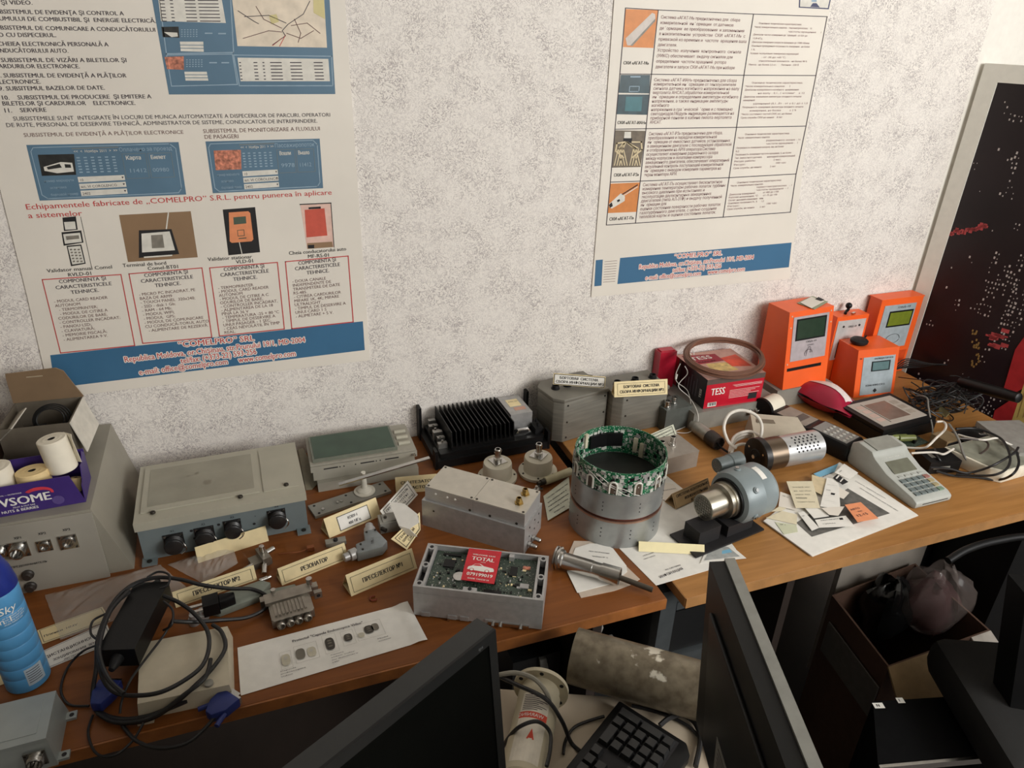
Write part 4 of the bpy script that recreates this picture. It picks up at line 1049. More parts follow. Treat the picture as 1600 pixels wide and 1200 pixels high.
# ---- black heat sink amplifier
f = Fr((690, 735), (857, 703)); f.shift(-.010, .004, 0)
r = thing('power_amplifier', 'black finned power amplifier with a silver module, against the wall', 'electronics', f)
mb = MB(); mb.box(0, .262, 0, .145, .002, .020, .002); mb.box(.012, .25, .008, .138, .020, .032, .001); mb.build('base', m_black, r)
mb = MB(); fx0, fx1, n = .040, .182, 15
mb.box(fx0 - .002, fx1 + .002, .014, .142, .032, .040)
for i in range(n):
    x = fx0 + (fx1 - fx0) * i / (n - 1); mb.hexa([(x - .0012, .014, .040), (x + .0012, .014, .040), (x + .0012, .142, .040), (x - .0012, .142, .040), (x - .0011, .018, .075), (x + .0011, .018, .075), (x + .0011, .142, .075), (x - .0011, .142, .075)])
mb.build('heat_sink', m_black, r)
mb = MB()
for i in range(14): mb.prism([(.045 + i * .0095, .0), (.0515 + i * .0095, 0), (.048 + i * .0095, .008)], .0125, .0140, 'y', k=0) if False else mb.box(.046 + i * .0095, .0495 + i * .0095, .0122, .0140, .024, .0315)
mb.build('terminal_row', M('dull_solder', (120, 122, 120), .4, .7), r)
mb = MB(); mb.box(.188, .240, .050, .136, .034, .074, .002)
mb.build('silver_module', m_cast, r)
mb = MB(); mb.box(.200, .228, .085, .118, .0741, .0745); mb.box(.205, .232, .066, .080, .0741, .0744, k=1); mb.text('SMPS 12V', (.203, .105, .0747), X, Y, .004, None, 'l', 2)
mb.build('module_label', [m_cream, M('pink_label', (196, 150, 130), .5), m_ink], r)
mb = MB(); mb.prism([(.188, .036), (.196, .048), (.222, .048), (.230, .036)], .024, .032, 'y', .0015); mb.cyl((.200, .0238, .042), (.200, .022, .042), .003, n=6, k=1); mb.cyl((.218, .0238, .042), (.218, .022, .042), .003, n=6, k=1); mb.box(.202, .216, .022, .0242, .039, .045, k=1)
mb.build('data_socket', [m_steel, m_ink], r)
mb = MB()
for i in range(6): mb.box(.014 + .004 * (i % 2), .034, .03 + i * .018, .040 + i * .018, .032, .044 + .004 * (i % 3), .001); mb.cyl((.024, .035 + i * .018, .044), (.024, .035 + i * .018, .050), .0025, n=8)
mb.build('terminal_block', M('solder_silver', (170, 168, 164), .35, .9), r)
mb = MB(); mb.box(.236, .256, .02, .06, .032, .046, .001); mb.cyl((.246, .03, .046), (.246, .03, .056), .003, n=8); mb.cyl((.25, .05, .046), (.25, .05, .054), .002, n=8); mb.build('relay', m_dark, r)
for x in (-.002, .258):
    mb = MB(); mb.box(x, x + .006, .128, .150, 0, .082, .002); mb.build('side_bracket', m_black, r)
    mb = MB(); mb.box(x, x + .006, .0, .020, 0, .045, .002); mb.build('side_bracket', m_black, r)
# ---- two white rotary joints with BNC
def joint(label, px, py, rot):
    f = At(P(px, py), rot); r = thing('rotary_joint', label, 'sensor', f, 'white flanged sensors before the amplifier'); SCL = Matrix.Diagonal((1.18, 1.18, 1.5, 1))
    mb = MB(); mb.T = SCL; mb.lathe([(0, 0), (.0345, 0), (.035, .001), (.035, .0045), (.034, .005), (.026, .0055), (.0255, .024), (.0245, .0265), (.012, .028), (0, .028)], (0, 0, 0), Z, 40)
    for i in range(6):
        a = R_(30 + 60 * i); mb.cyl((.0305 * math.cos(a), .0305 * math.sin(a), .005), (.0305 * math.cos(a), .0305 * math.sin(a), .0062), .0018, n=8, k=1)
    mb.build('housing', [M('ivory_housing', (202, 196, 178), .45, var=.04), m_screw], r)
    mb = MB(); mb.T = SCL; mb.box(-.0125, .0125, -.0125, .0125, .0279, .0295, .0006)
    mb.lathe([(.0075, .0295), (.0075, .034), (.0055, .035), (.0055, .043), (.0062, .0435), (.0062, .047), (.0052, .048), (.0040, .048), (.0038, .040), (0, .040)], (0, 0, 0), Z, 22)
    mb.cyl((.0055, 0, .044), (.0078, 0, .044), .0011, n=8); mb.cyl((-.0055, 0, .044), (-.0078, 0, .044), .0011, n=8)
    mb.build('coaxial_socket', m_steel, r)
joint('round white flanged sensor with a coaxial socket, the left of the two', 777, 747, 15)
joint('round white flanged sensor with a coaxial socket, the right of the two', 840, 738, 40)
# ---- long aluminium housing
f = Fr((664, 761), (820, 805), .085, 0.0); W_, D_ = f.L, .077
r = thing('aluminium_housing', 'long two tier aluminium housing with two sockets on its lid, behind the open circuit box', 'enclosure', f)
mb = MB(); mb.box(-.005, W_ + .003, -.005, D_ + .004, 0, .058, .007)
for x, z in ((.02, .04),): mb.cyl((x, -.005, z), (x, -.0056, z), .002, n=10, k=1)
for y in (.02, .045, .065): mb.cyl((W_ + .003, y, .045), (W_ + .0036, y, .045), .002, n=10, k=1); mb.cyl((W_ + .003, y, .025), (W_ + .0036, y, .025), .0018, n=10, k=1)
mb.build('lower_case', [m_cast, m_screw], r)
mb = MB(); mb.box(0, .098, 0, D_, .0585, .085, .0008); mb.box(.0986, W_, 0, D_, .0585, .085, .0008)
for x in (.022, .046, .062): mb.cyl((x, 0, .076), (x, -.0006, .076), .0022, n=10, k=2)
for x in (.092, .132, .184): mb.cyl((x, 0, .062), (x, -.0006, .062), .0026, n=10, k=1)
mb.build('upper_case', [m_alu, m_screw, m_white], r)
mb = MB(); mb.box(.0005, .098, .0005, D_ - .0005, .0852, .0866, .0006); mb.box(.0986, W_ - .0005, .0005, D_ - .0005, .0852, .0866, .0006)
for x in (.005, .093, .1035, W_ - .005):
    for y in (.005, D_ - .005): mb.cyl((x, y, .0866), (x, y, .0872), .0024, n=10, k=1)
mb.build('lid', [M('satin_lid', (198, 192, 180), .5, .5, var=.05), m_screw], r)
for x, y in ((W_ - .022, .026), (W_ - .022, .056)):
    mb = MB(); mb.lathe([(.0085, .0868), (.0085, .0888), (.0062, .0894), (.0058, .0965), (.0048, .0965), (.0046, .089), (0, .089)], (x, y, 0), Z, 6); mb.lathe([(.0048, .089), (.0048, .0985), (.0036, .0985), (.0035, .090), (0, .090)], (x, y, 0), Z, 16)
    mb.build('threaded_socket', m_brass, r)
for y in (.015, .035):
    mb = MB(); mb.cyl((W_ + .003, y, .012), (W_ + .022, y - .004, .012), .0042, n=14, ch=.0008); mb.cyl((W_ + .006, y, .012), (W_ + .010, y - .001, .012), .0062, n=6); mb.build('side_socket', m_steel, r)
# ---- open cast box with the circuit board
f = Fr((647, 963), (842, 986)); W_, D_, H_ = .205, .104, .064
r = thing('open_circuit_box', 'open cast metal box full of circuit board at the front edge of the desk', 'electronics', f)
mb = MB(); mb.box(0, W_, 0, D_, .004, .050, .002)
for x in (.012, .055, .075, .115): mb.box(x, x + .014, -.0012, .002, .004, .012, .0008)
mb.build('body', m_cast, r)
mb = MB(); mb.box(.055, .058, -.003, .0, 0, .006); 
for x in (.128, .14, .172): mb.cyl((x, .002, .008), (x, -.007, .005), .003, n=10)
mb.box(.12, .185, -.002, .002, .003, .009, .001); mb.box(.03, .055, .03, .05, 0, .004); mb.box(.15, .175, .03, .05, 0, .004); mb.box(.03, .055, .07, .09, 0, .004); mb.box(.15, .175, .07, .09, 0, .004)
mb.build('clip', m_steel, r)
mb = MB(); rim = .0035
mb.box(0, W_, 0, rim, .0505, H_, .0008); mb.box(0, W_, D_ - rim, D_, .0505, H_, .0008); mb.box(0, rim, rim, D_ - rim, .0505, H_, .0008); mb.box(W_ - rim, W_, rim, D_ - rim, .0505, H_, .0008)
mb.box(.013, .017, rim, D_ - rim, .0505, H_ - .001, .0006); mb.box(W_ - .017, W_ - .013, rim, D_ - rim, .0505, H_ - .001, .0006)
for x in (.0085, W_ - .0085):
    for y in (.008, D_ / 2, D_ - .008): mb.cyl((x, y, .0505), (x, y, H_ - .0002), .0062, n=14); mb.cyl((x, y, H_ - .0002), (x, y, H_ + .0003), .0032, n=10, k=1)
mb.box(.078, .100, rim, .012, .0505, H_ - .001, .001); mb.cyl((.089, .008, H_ - .001), (.089, .008, H_ + .0002), .003, n=10, k=1)
mb.box(.14, .148, D_ - .012, D_ - rim, .0505, H_ - .001, .001)
mb.box(rim, .013, rim, D_ - rim, .0502, .0505, k=1); mb.box(W_ - .013, W_ - rim, rim, D_ - rim, .0502, .0505, k=1)
mb.build('rim', [m_cast, m_ink], r)
mb = MB(); mb.box(.018, W_ - .018, rim + .001, D_ - rim - .001, .0503, .0545); pb = mb.build('circuit_board', m_pcbd, r)
mb = MB(); rnd = random.Random(4)
for i in range(120):
    x, y = rnd.uniform(.022, W_ - .026), rnd.uniform(.010, D_ - .014)
    if .062 < x < .13 and .01 < y < .1 and rnd.random() < .5: continue
    sx, sy = rnd.choice(((.0012, .0022), (.0022, .0012), (.003, .003), (.006, .004), (.002, .005)))
    mb.box(x, x + sx, y, y + sy, .0545, .0545 + rnd.uniform(.0006, .0022), k=rnd.choice((0, 0, 1, 2)))
for x, y, sx, sy, k in ((.035, .060, .018, .018, 0), (.045, .045, .004, .004, 0), (.110, .012, .028, .006, 0), (.145, .055, .012, .022, 0), (.165, .03, .014, .010, 1), (.03, .088, .03, .005, 0), (.165, .075, .012, .006, 3)): mb.box(x, x + sx, y, y + sy, .0545, .0570, .0003, k=k)
mb.build('chips', [m_black, m_cast, m_cream, m_photo_p], pb)
mb = MB(); mb.lathe([(0, .0545), (.010, .0545), (.010, .0577), (.0092, .0580), (0, .0580)], (.066, .040, 0), Z, 26); mb.build('coin_cell', m_steel, pb)
# red taxi card lying across the rim
fz = H_ + .0006
c = [P(720, 905.5, fz), P(772, 912.5, fz), P(784, 862, fz), P(733, 856.5, fz)]
f2 = At(c[0]); q = [p - f2.o for p in c]; mb = MB(); mb.slab(q, .0006)
eu = (q[1] - q[0]).normalized(); ev = Vector((-eu.y, eu.x, 0)); cw, ch = (q[1] - q[0]).length, (q[3] - q[0]).length
def cp(u, v): return (q[0] * (1 - u) + q[1] * u) * (1 - v) + (q[3] * (1 - u) + q[2] * u) * v + Vector((0, 0, .0003))
for t, u0, u1, v, h in (('TOTAL', .16, .86, .64, .0085), ('WELCOME TAXI', .16, .86, .80, .0030), ('079199019', .12, .90, .16, .0072), ('ВАШЕ ТАКСИ 24', .18, .82, .055, .0028), ('ТАКСИ', .44, .6, .58, .0016)):
    mb.text(t, cp(u0, v), eu, ev, h, (u1 - u0) * cw, 'l', 1, .03)
car = [(.10, .34), (.12, .42), (.22, .455), (.30, .52), (.46, .535), (.58, .475), (.86, .44), (.90, .40), (.90, .34), (.78, .32), (.60, .31), (.40, .32), (.22, .325)]
mb.face([cp(*p) for p in car], 1)
for u in (.24, .70):
    mb.face([cp(u + .07 * math.cos(a), .335 + .045 * math.sin(a)) + Vector((0, 0, .00015)) for a in [i * math.pi / 8 for i in range(16)]], 0)
    mb.face([cp(u + .05 * math.cos(a), .335 + .032 * math.sin(a)) + Vector((0, 0, .0003)) for a in [i * math.pi / 8 for i in range(16)]], 1)
mb.face([cp(*p) + Vector((0, 0, .00015)) for p in ((.25, .46), (.31, .51), (.44, .522), (.53, .47))], 0)
tag(mb.build('taxi_card', [m_red, m_white], fr=f2), 'red taxi card with a white car, lying across the open circuit box', 'card')
# ---- cylinder of circuit rings
pa, pb_ = P(887, 823), P(1024, 813)
RR = .0865; cc = P(953, 856); dirv = Vector((cc.x - CAMLOC.x, cc.y - CAMLOC.y, 0)).normalized(); cen = Vector((cc.x, cc.y, DT)) + dirv * RR
f = At(cen)
r = thing('ring_assembly', 'tall open cylinder of two metal rings topped by a green circuit board ring', 'electronics', f)
galv = M('galvanised_ring', (160, 163, 162), .36, .6, var=.16, scale=26)
mb = MB(); mb.ring((0, 0, 0), Z, RR, RR - .003, .056, 64)
for a0 in range(0, 360, 36):
    for i in range(3): a = R_(a0 + 10); mb.cyl((RR * math.cos(a), RR * math.sin(a), .022 + i * .009), ((RR + .0004) * math.cos(a), (RR + .0004) * math.sin(a), .022 + i * .009), .0012, n=8, k=1)
mb.build('lower_ring', [galv, m_ink], r)
mb = MB(); mb.ring((0, 0, .056), Z, RR + .0006, RR - .003, .0035, 64); mb.build('lip', M('copper_lip', (176, 140, 122), .35, .8), r)
mb = MB(); mb.ring((0, 0, .0595), Z, RR - .004, RR - .008, .006, 64); mb.build('gap_band', M('red_brown_varnish', (92, 46, 36), .4), r)
mb = MB(); mb.ring((0, 0, .0655), Z, RR, RR - .003, .050, 64)
for a0 in range(0, 360, 45):
    for i in range(3): a = R_(a0); mb.cyl((RR * math.cos(a), RR * math.sin(a), .080 + i * .0085), ((RR + .0004) * math.cos(a), (RR + .0004) * math.sin(a), .080 + i * .0085), .0012, n=8, k=1)
mb.build('upper_ring', [galv, m_ink], r)
mb = MB(); mb.lathe([(0, .100), (RR - .006, .100), (RR - .006, .103), (0, .103)], (0, 0, 0), Z, 56); mb.build('inner_disc', M('dark_disc', (52, 54, 52), .4, .5), r)
mb = MB(); mb.ring((0, 0, .103), Z, RR - .0025, RR - .0045, .058, 72); ring_ = mb.build('circuit_ring', m_pcb, r)
mb = MB(); rnd = random.Random(11)
for i in range(900):
    a = rnd.uniform(0, 2 * math.pi); out = rnd.random() < .62
    z = rnd.uniform(.118, .157) if out else rnd.uniform(.108, .155)
    rad = RR - .0026 if out else RR - .0046; s_ = rnd.choice(((.0011, .0020), (.002, .0012), (.0018, .0032), (.0035, .0035), (.004, .002)))
    mb.T = Matrix.Rotation(a, 4, 'Z') @ Matrix.Translation((rad, 0, z))
    d_ = rnd.uniform(.0006, .0018); mb.box(-.0003 if out else -d_, d_ if out else .0003, -s_[0], s_[0], -s_[1], s_[1], k=rnd.choice((0, 1, 1, 2, 2)))
for a, w_ in ((100, .012), (72, .018), (88, .008)):
    mb.T = Matrix.Rotation(R_(a), 4, 'Z') @ Matrix.Translation((RR - .006, 0, .134)); mb.box(-.005, .0015, -w_, w_, -.014, .014, k=0)
mb.T = Matrix()
mb.build('chips', [m_black, m_cast, M('solder_white', (196, 198, 190), .4)], ring_)
mb = MB()
for i in range(12):
    mb.T = Matrix.Rotation(R_(-95 + i * 30), 4, 'Z')
    x = RR - .0024
    pts = [(x + .0012, .0065 * math.cos(t), .136 + .0065 * math.sin(t)) for t in [math.pi * j / 10 for j in range(11)]]
    mb.tube([(x + .0012, .0065, .118)] + pts + [(x + .0012, -.0065, .118)], .0019, 6, sub=1)
    mb.T = Matrix(); mb.build('slot_collar', M('slot_collar_white', (206, 204, 194), .45), ring_); mb = MB()
mb = MB()
for i in range(12):
    mb.T = Matrix.Rotation(R_(-95 + i * 30), 4, 'Z'); mb.box(RR - .0024, RR - .0010, -.0048, .0048, .118, .139, k=0); mb.build('slot', M('slot_tan', (84, 70, 58), .5), ring_); mb = MB()
mb = MB()
for a, zz in ((118, .150), (40, .135), (30, .128)): mb.T = Matrix.Rotation(R_(a), 4, 'Z') @ Matrix.Translation((RR - .0075, 0, zz)); mb.box(-.002, .0028, -.004, .004, -.022, .008, .0006)
mb.T = Matrix(); mb.build('ribbon_connector', M('ribbon_cream', (196, 188, 166), .5), ring_)
mb = MB()
for a0 in (200, 212): mb.tube([((RR - .001) * math.cos(R_(a0 + t)), (RR - .001) * math.sin(R_(a0 + t)), .150 - t * .0006 + .002 * math.sin(t)) for t in range(0, 60, 8)], .0006, 5, sub=3)
mb.build('loose_wire', m_white, ring_)
# ---- chrome probe lying on paper
ax0, ax1 = P(866, 872, .018), P(968, 902, .018); f = At(ax0)
dv = (ax1 - ax0); Lp = dv.length; dv.normalize()
r = thing('probe', 'chrome tube probe with a dark rod tip, pointing over the desk edge', 'probe', f)
mb = MB(); mb.lathe([(0, 0), (.017, 0), (.0205, .002), (.0205, .005), (.017, .0056), (.017, .0075), (.0205, .0082), (.0205, .011), (.017, .0116), (.0165, .016), (.014, .018)], (0, 0, .003), dv, 32); mb.build('threaded_flange', m_steel, r)
mb = MB(); mb.lathe([(0, .0175), (.0145, .0175), (.0145, .07), (.0138, .0705), (.0138, .085), (.0155, .0855), (.0155, Lp), (.0135, Lp + .0005), (.013, Lp - .006), (0, Lp - .006)], (0, 0, .001), dv, 32); mb.build('tube', m_steel, r)
mb = MB(); dr = (dv + Vector((0, 0, -.10))).normalized(); mb.cyl(dv * (Lp - .004), dv * (Lp - .004) + dr * .062, .0048, n=16, ch=.0006); mb.build('rod', M('dark_rod', (84, 78, 70), .35, .7), r)
def paper(label, quad, h, mat, lines=(), name='paper_sheet', cat='paper', thick=.0007, extra=None, mats=None, group=None):
    o = P(*quad[0], h); fr = At(o); q = [P(*p, h) - o for p in quad]
    mb = MB(); mb.slab(q, thick, 0)
    if extra:
        for pq, k in extra: mb.face([P(*p, h) - o + Vector((0, 0, .0003 + .0001 * k)) for p in pq], k)
    for t, a, b, cap, k in lines:
        A = P(*a, h) - o + Vector((0, 0, .0008)); Bq = P(*b, h) - o + Vector((0, 0, .0008)); d_ = Bq - A
        mb.text(t, A, d_, Vector((-d_.y, d_.x, 0)), cap, d_.length, 'l', k, .01)
    return tag(mb.build(name, mats or [mat, m_txt], fr=fr), label, cat, group)
m_bpap = M('brownish_paper', (196, 180, 164), .8, var=.05)
paper('brownish folded sheet under the white paper below the chrome probe', [(897, 845), (938, 846), (1000, 905), (985, 914), (960, 923), (908, 934), (902, 922), (887, 868)], .0010, m_bpap)
paper('white printed paper with curved edge under the chrome probe', [(899, 856), (922, 849), (945, 850), (958, 857), (979, 884), (980, 893), (958, 911), (902, 926), (886, 893)], .0020, m_white,
      extra=[([(912 + 0, 900), (952, 910), (936, 916), (910, 914)], 1)] and None, lines=[('сертификат об испытании', (920, 862), (952, 866), .003, 1), ('прибора № 12', (925, 870), (950, 873), .003, 1)])
paper('large white printed sheet bridging the gap between the desks', [(967, 856), (1025, 914.5), (1113, 889), (1150, 858), (1100, 790), (1040, 742), (1022, 760), (1010, 800)], .0010, m_white,
      lines=[('ИНФОРМАЦИЯ', (1032, 904), (1068, 890), .0055, 1), ('по системе', (1040, 892), (1064, 884), .0035, 1), ('отчёт об измерениях', (1005, 870), (1022, 864), .0025, 1), ('каналы контроля', (1006, 875), (1024, 869), .0025, 1)], extra=[([(1018, 800), (1060, 785), (1072, 800), (1030, 818)], 1)] and None)
paper('printed photo sheet poking out under the black stand', [(1094, 880), (1166, 872), (1142, 852), (1110, 845)], .0022, m_white, extra=[([(1100, 876), (1156, 869.5), (1138, 855), (1114, 850)], 1), ([(1128, 866), (1144, 863), (1140, 858), (1128, 861)], 2)], mats=[m_white, M('photo_pale_grey', (168, 170, 168), .5, var=.25, scale=60), M('photo_sky', (122, 178, 206), .5)], name='photo_sheet')
paper('white slip with turned corner beside the ring cylinder', [(1026, 752), (1052, 756), (1068, 776), (1046, 786), (1028, 776)], .0026, m_offw, lines=[('протокол', (1034, 768), (1056, 764), .003, 1)])
tent('blank pale cream tent card on the white sheet before the black stand', (998, 861.5), (1101, 867), (999, 846), [], h0=.0022, ratio=.9, mat=M('pale_cream_card', (238, 226, 180), .7, var=.03))
# ---- the flat text card, the cream tube and bits by the ring
card('pale green white card of printed Russian text, left of the ring cylinder', [(849, 775), (889, 745), (892, 792), (856, 813)], .003, [M('mint_card', (206, 208, 190), .7), m_ink],
     [('Система предназначена', .12, .22, .95, .0034), ('для измерения и', .12, .40, .88, .0034), ('контроля параметров', .12, .56, .95, .0034), ('двигателей  в полёте', .12, .72, .92, .0034), ('изделия', .3, .88, .75, .0034)], name='text_card')
a, b = P(851, 752, .012), P(892, 736, .012); f = At(a); mb = MB(); mb.cyl((0, 0, 0), b - a, .0085, n=22, ch=.001); u_ = (a - b).normalized(); mb.cyl((0, 0, 0), u_ * .010, .0062, n=16, k=1); mb.cyl(u_ * .010, u_ * .018, .0045, n=14, k=1)
tag(mb.build('ivory_tube', [M('ivory_tube', (186, 178, 146), .5), m_screw], fr=f), 'ivory tube with a dark threaded end lying behind the aluminium housing', 'tube')
a = P(838, 764, .006); f = At(a); mb = MB(); mb.box(-.016, .014, -.004, .004, -.006, -.001, .001); mb.T = Matrix.Rotation(.7, 4, 'Z'); mb.box(-.012, .016, -.003, .003, -.001, .003, .001); mb.T = Matrix(); mb.cyl((0, 0, .003), (0, 0, .007), .003, n=10)
tag(mb.build('metal_clip', m_steel, fr=f), 'small metal clip beside the ivory tube', 'clip')
# ---- two boxed data recorders against the wall
rec_m = M('machined_grey', (124, 121, 112), .5, .3, var=.16, scale=12, stretch=(1, 1, 14))
def recorder(label, A, Bq, H_, D_, n):
    f = Fr(A, Bq); W_ = f.L; ch = .018
    r = thing('data_recorder', label, 'electronics', f, 'boxed flight recorders against the wall')
    mb = MB(); po = [(0, 0), (W_, 0), (W_, D_), (0, D_), (-ch, D_ - ch), (-ch, ch)]
    mb.prism(po, 0.001, H_ * .92, 'z', .002)
    for x in (.01, W_ - .008):
        for z in (.012, H_ * .46, H_ * .84): mb.cyl((x, 0, z), (x, -.0008, z), .0024, n=10, k=1)
    mb.build('case', [rec_m, m_screw], r)
    mb = MB(); po2 = [(-.002, -.002), (W_ + .002, -.002), (W_ + .002, D_ + .002), (0, D_ + .002), (-ch - .002, D_ - ch), (-ch - .002, ch)]; mb.prism(po2, H_ * .925, H_, 'z', .001); mb.build('lid', rec_m, r)
    for i in range(n):
        x = .012 + i * (W_ - .024) / max(1, n - 1); mb = MB(); mb.lathe([(.010, H_), (.010, H_ + .002), (.008, H_ + .0025), (.008, H_ + .009), (.0065, H_ + .009), (.0064, H_ + .004), (0, H_ + .004)], (x, D_ * .55, 0), Z, 20); mb.build('lid_socket', m_dark, r)
    return f, H_
f, H1 = recorder('grey screwed metal recorder box carrying the higher placard, left of its twin', (878, 692), (944, 672), .112, .10, 4)
def placard(label, quad_px, h, lines, y_off, f, tilt):
    fr = Fr(quad_px[0], quad_px[1], h, h); pass
def plac(label, A, Bq, TL, h0, lines, inset): return tent(label, A, Bq, TL, lines, h0=h0, inset=inset, group='placards on the recorder boxes', ratio=.35)
plac('small placard reading БОРТОВАЯ СИСТЕМА №3 on the left recorder box', (864, 600.5), (945, 606.5), (865, 583), H1 + .0095, [('БОРТОВАЯ  СИСТЕМА', .12, .86, .54, .0058), ('СБОРА ИНФОРМАЦИИ №3', .05, .97, .18, .0058)], (.02, .06, .985, .92, True))
f, H2 = recorder('grey screwed metal recorder box directly left of the tea box', (968, 680), (1036, 665), .108, .09, 3)
plac('cream placard reading БОРТОВАЯ СИСТЕМА №2 on the right recorder box', (960, 621), (1043, 616), (957, 597), H2 - .006 + .0155, [('БОРТОВАЯ  СИСТЕМА', .17, .84, .56, .0062), ('СБОРА ИНФОРМАЦИИ №2', .10, .93, .24, .0062)], (.06, .12, .95, .86, False))
# ---- small dark filter box, long grey box, tea box
f = Fr((1040, 676), (1075, 668)); r = thing('filter_box', 'small dark grey box with two coaxial sockets, right of the recorder boxes', 'electronics', f)
dgb = M('dark_grey_paint', (92, 96, 92), .5, .2)
mb = MB(); mb.box(-.004, f.L + .004, .002, .062, 0, .058, .004); mb.build('case', dgb, r)
for x, y in ((.008, .018), (.034, .028)):
    mb = MB(); mb.cyl((x, y, .058), (x, y, .062), .0085, n=6); mb.lathe([(.0065, .062), (.0065, .074), (.0055, .075), (.0052, .066), (0, .066)], (x, y, 0), Z, 18); mb.build('coaxial_socket', m_steel, r)
f = Fr((1085, 675), (1205, 650)); f.shift(0, .004, 0); LGH = .048
r = thing('long_grey_case', 'long low grey metal case under the red tea box', 'enclosure', f)
mb = MB(); mb.box(-.005, .240, 0, .155, 0, LGH, .002); mb.build('case', m_grey, r)
for x in (.16, .18, .20): 
    mb = MB(); mb.cyl((x, .0, .024), (x, -.012, .024), .006, n=14, ch=.001); mb.cyl((x, -.0, .024), (x, -.004, .024), .008, n=6); mb.build('front_socket', m_steel, r)
f = Fr((1098.5, 639), (1185, 626), LGH + .0005); TB = f
W_, D_, H_ = .160, .146, .076
r = thing('tea_box', 'red tea carton with a black left side, on the long grey case', 'box', f)
mb = MB()
q = [(0, 0, 0), (W_, 0, 0), (W_, D_, 0), (0, D_, 0), (0, 0, H_), (W_, 0, H_), (W_, D_, H_), (0, D_, H_)]
mb.hexa(q, .0008); mb.build('carton', M('tea_red', (190, 20, 44), .35, var=.04), r)
mb = MB(); mb.box(-.0004, 0, .0, D_ - .03, .0, H_ - .0, k=0)
mb.box(-.0006, W_ + .0004, -.0004, 0, H_ - .013, H_ + .0003, k=1)
mb.box(-.0004, 0.0002, D_ - .032, D_ - .020, 0, H_, k=1)
mb.build('black_side', [M('tea_black', (22, 20, 24), .35), M('grey_brown_stripe', (92, 76, 70), .45)], r)
mb = MB(); mb.face([(.0, .0, H_ + .0004), (W_, 0, H_ + .0004), (W_, D_, H_ + .0004), (0, D_, H_ + .0004)], 0)
mb.face([(.035, .03, H_ + .0006), (.105, .03, H_ + .0006), (.10, .075, H_ + .0006), (.045, .08, H_ + .0006)], 1); mb.face([(.10, .05, H_ + .0007), (.15, .04, H_ + .0007), (.15, .11, H_ + .0007), (.10, .10, H_ + .0007)], 2)
mb.face([(.01, .08, H_ + .0007), (.10, .085, H_ + .0007), (.10, D_ - .02, H_ + .0007), (.01, D_ - .01, H_ + .0007)], 3)
mb.text('TESS', (.022, .104, H_ + .001), X, Y, .018, .058, 'l', 4, .02); mb.text('PLEASURE', (.030, .088, H_ + .001), X, Y, .006, .05, 'l', 5, .02)
mb.build('top_print', [M('tea_pink', (196, 150, 136), .45), M('tea_gold', (206, 176, 110), .45, var=.3, scale=80), M('tea_flame', (206, 70, 44), .45, var=.3, scale=30), M('tea_dark_red', (150, 22, 44), .4), m_white, m_ink], r)
mb = MB(); yF = -.0006
mb.text('TESS', (.014, yF, .034), X, Z, .018, .038, 'l', 0, .02)
for i in range(3): mb.box(.072 + i * .004, .155, yF - .0002, yF, .054 - i * .0025, .0546 - i * .0025)
for i in range(6): mb.box(.066, .150 - (i % 3) * .012, yF - .0002, yF, .040 - i * .004, .0408 - i * .004)
mb.build('front_print', m_white, r)
mb = MB(); mb.box(.010, .034, yF - .0003, yF, .004, .015, k=0)
for i in range(9): mb.box(.012 + i * .0023, .0128 + i * .0023 + .0005 * (i % 3), yF - .0005, yF - .0003, .006, .0145, k=1)
mb.box(.122, .146, yF - .0003, yF, .010, .026, k=1)
mb.build('barcode', [m_white, m_ink], r)
mb = MB(); xF = -.0007
mb.text('TESS', (xF, .016, .020), Vector((0, 0, 1)), Vector((0, 1, 0)), .008, None, 'l', 0, .02)
for i in range(5): mb.box(xF - .0002, xF, .036 + i * .012, .041 + i * .012, .014, .062 - (i % 2) * .012, k=1)
mb.build('side_print', [m_white, M('side_grey_print', (70, 68, 74), .5)], r)
# coil of brown cable
f = At(TB.m @ Vector((.082, .064, H_ + .0012)), 4)
mb = MB(); rnd = random.Random(2); mb.T = Matrix.Translation((0, 0, .016)) @ Matrix.Rotation(R_(11), 4, 'X')
for i in range(11):
    R1 = .105 + (i % 4) * .0035 - .004; zz = .0020 + (i // 4) * .0044; ox, oy = rnd.uniform(-.003, .003), rnd.uniform(-.003, .003)
    mb.tube([(ox + R1 * .95 * math.cos(t), oy + R1 * .70 * math.sin(t), zz + .0012 * math.sin(3 * t + i)) for t in [j * math.pi / 12 for j in range(24)]], .0024, 7, closed=True, sub=2)
tag(mb.build('cable_coil', M('brown_cable', (112, 76, 60), .45), fr=f), 'coil of brown cable lying on top of the tea box', 'cable')
mb = MB(); mb.tube([(-.055, .055, .012), (-.065, .062, .024), (-.055, .068, .028), (-.046, .062, .020), (-.05, .05, .012)], .0012, 6); tag(mb.build('wire_end', m_white, fr=f), 'thin white wire end tied to the brown coil', 'wire')
a = PW(1026, 592, -.03); f = At((a.x, -.034, DT), 0)
mb = MB(); mb.box(0, .046, 0, .028, 0, .146, .010); mb.box(.004, .042, .004, .024, .146, .149, .002)
tag(mb.build('red_canister', M('crimson_tin', (168, 26, 48), .3), fr=f), 'crimson canister standing at the wall behind the tea box', 'canister')
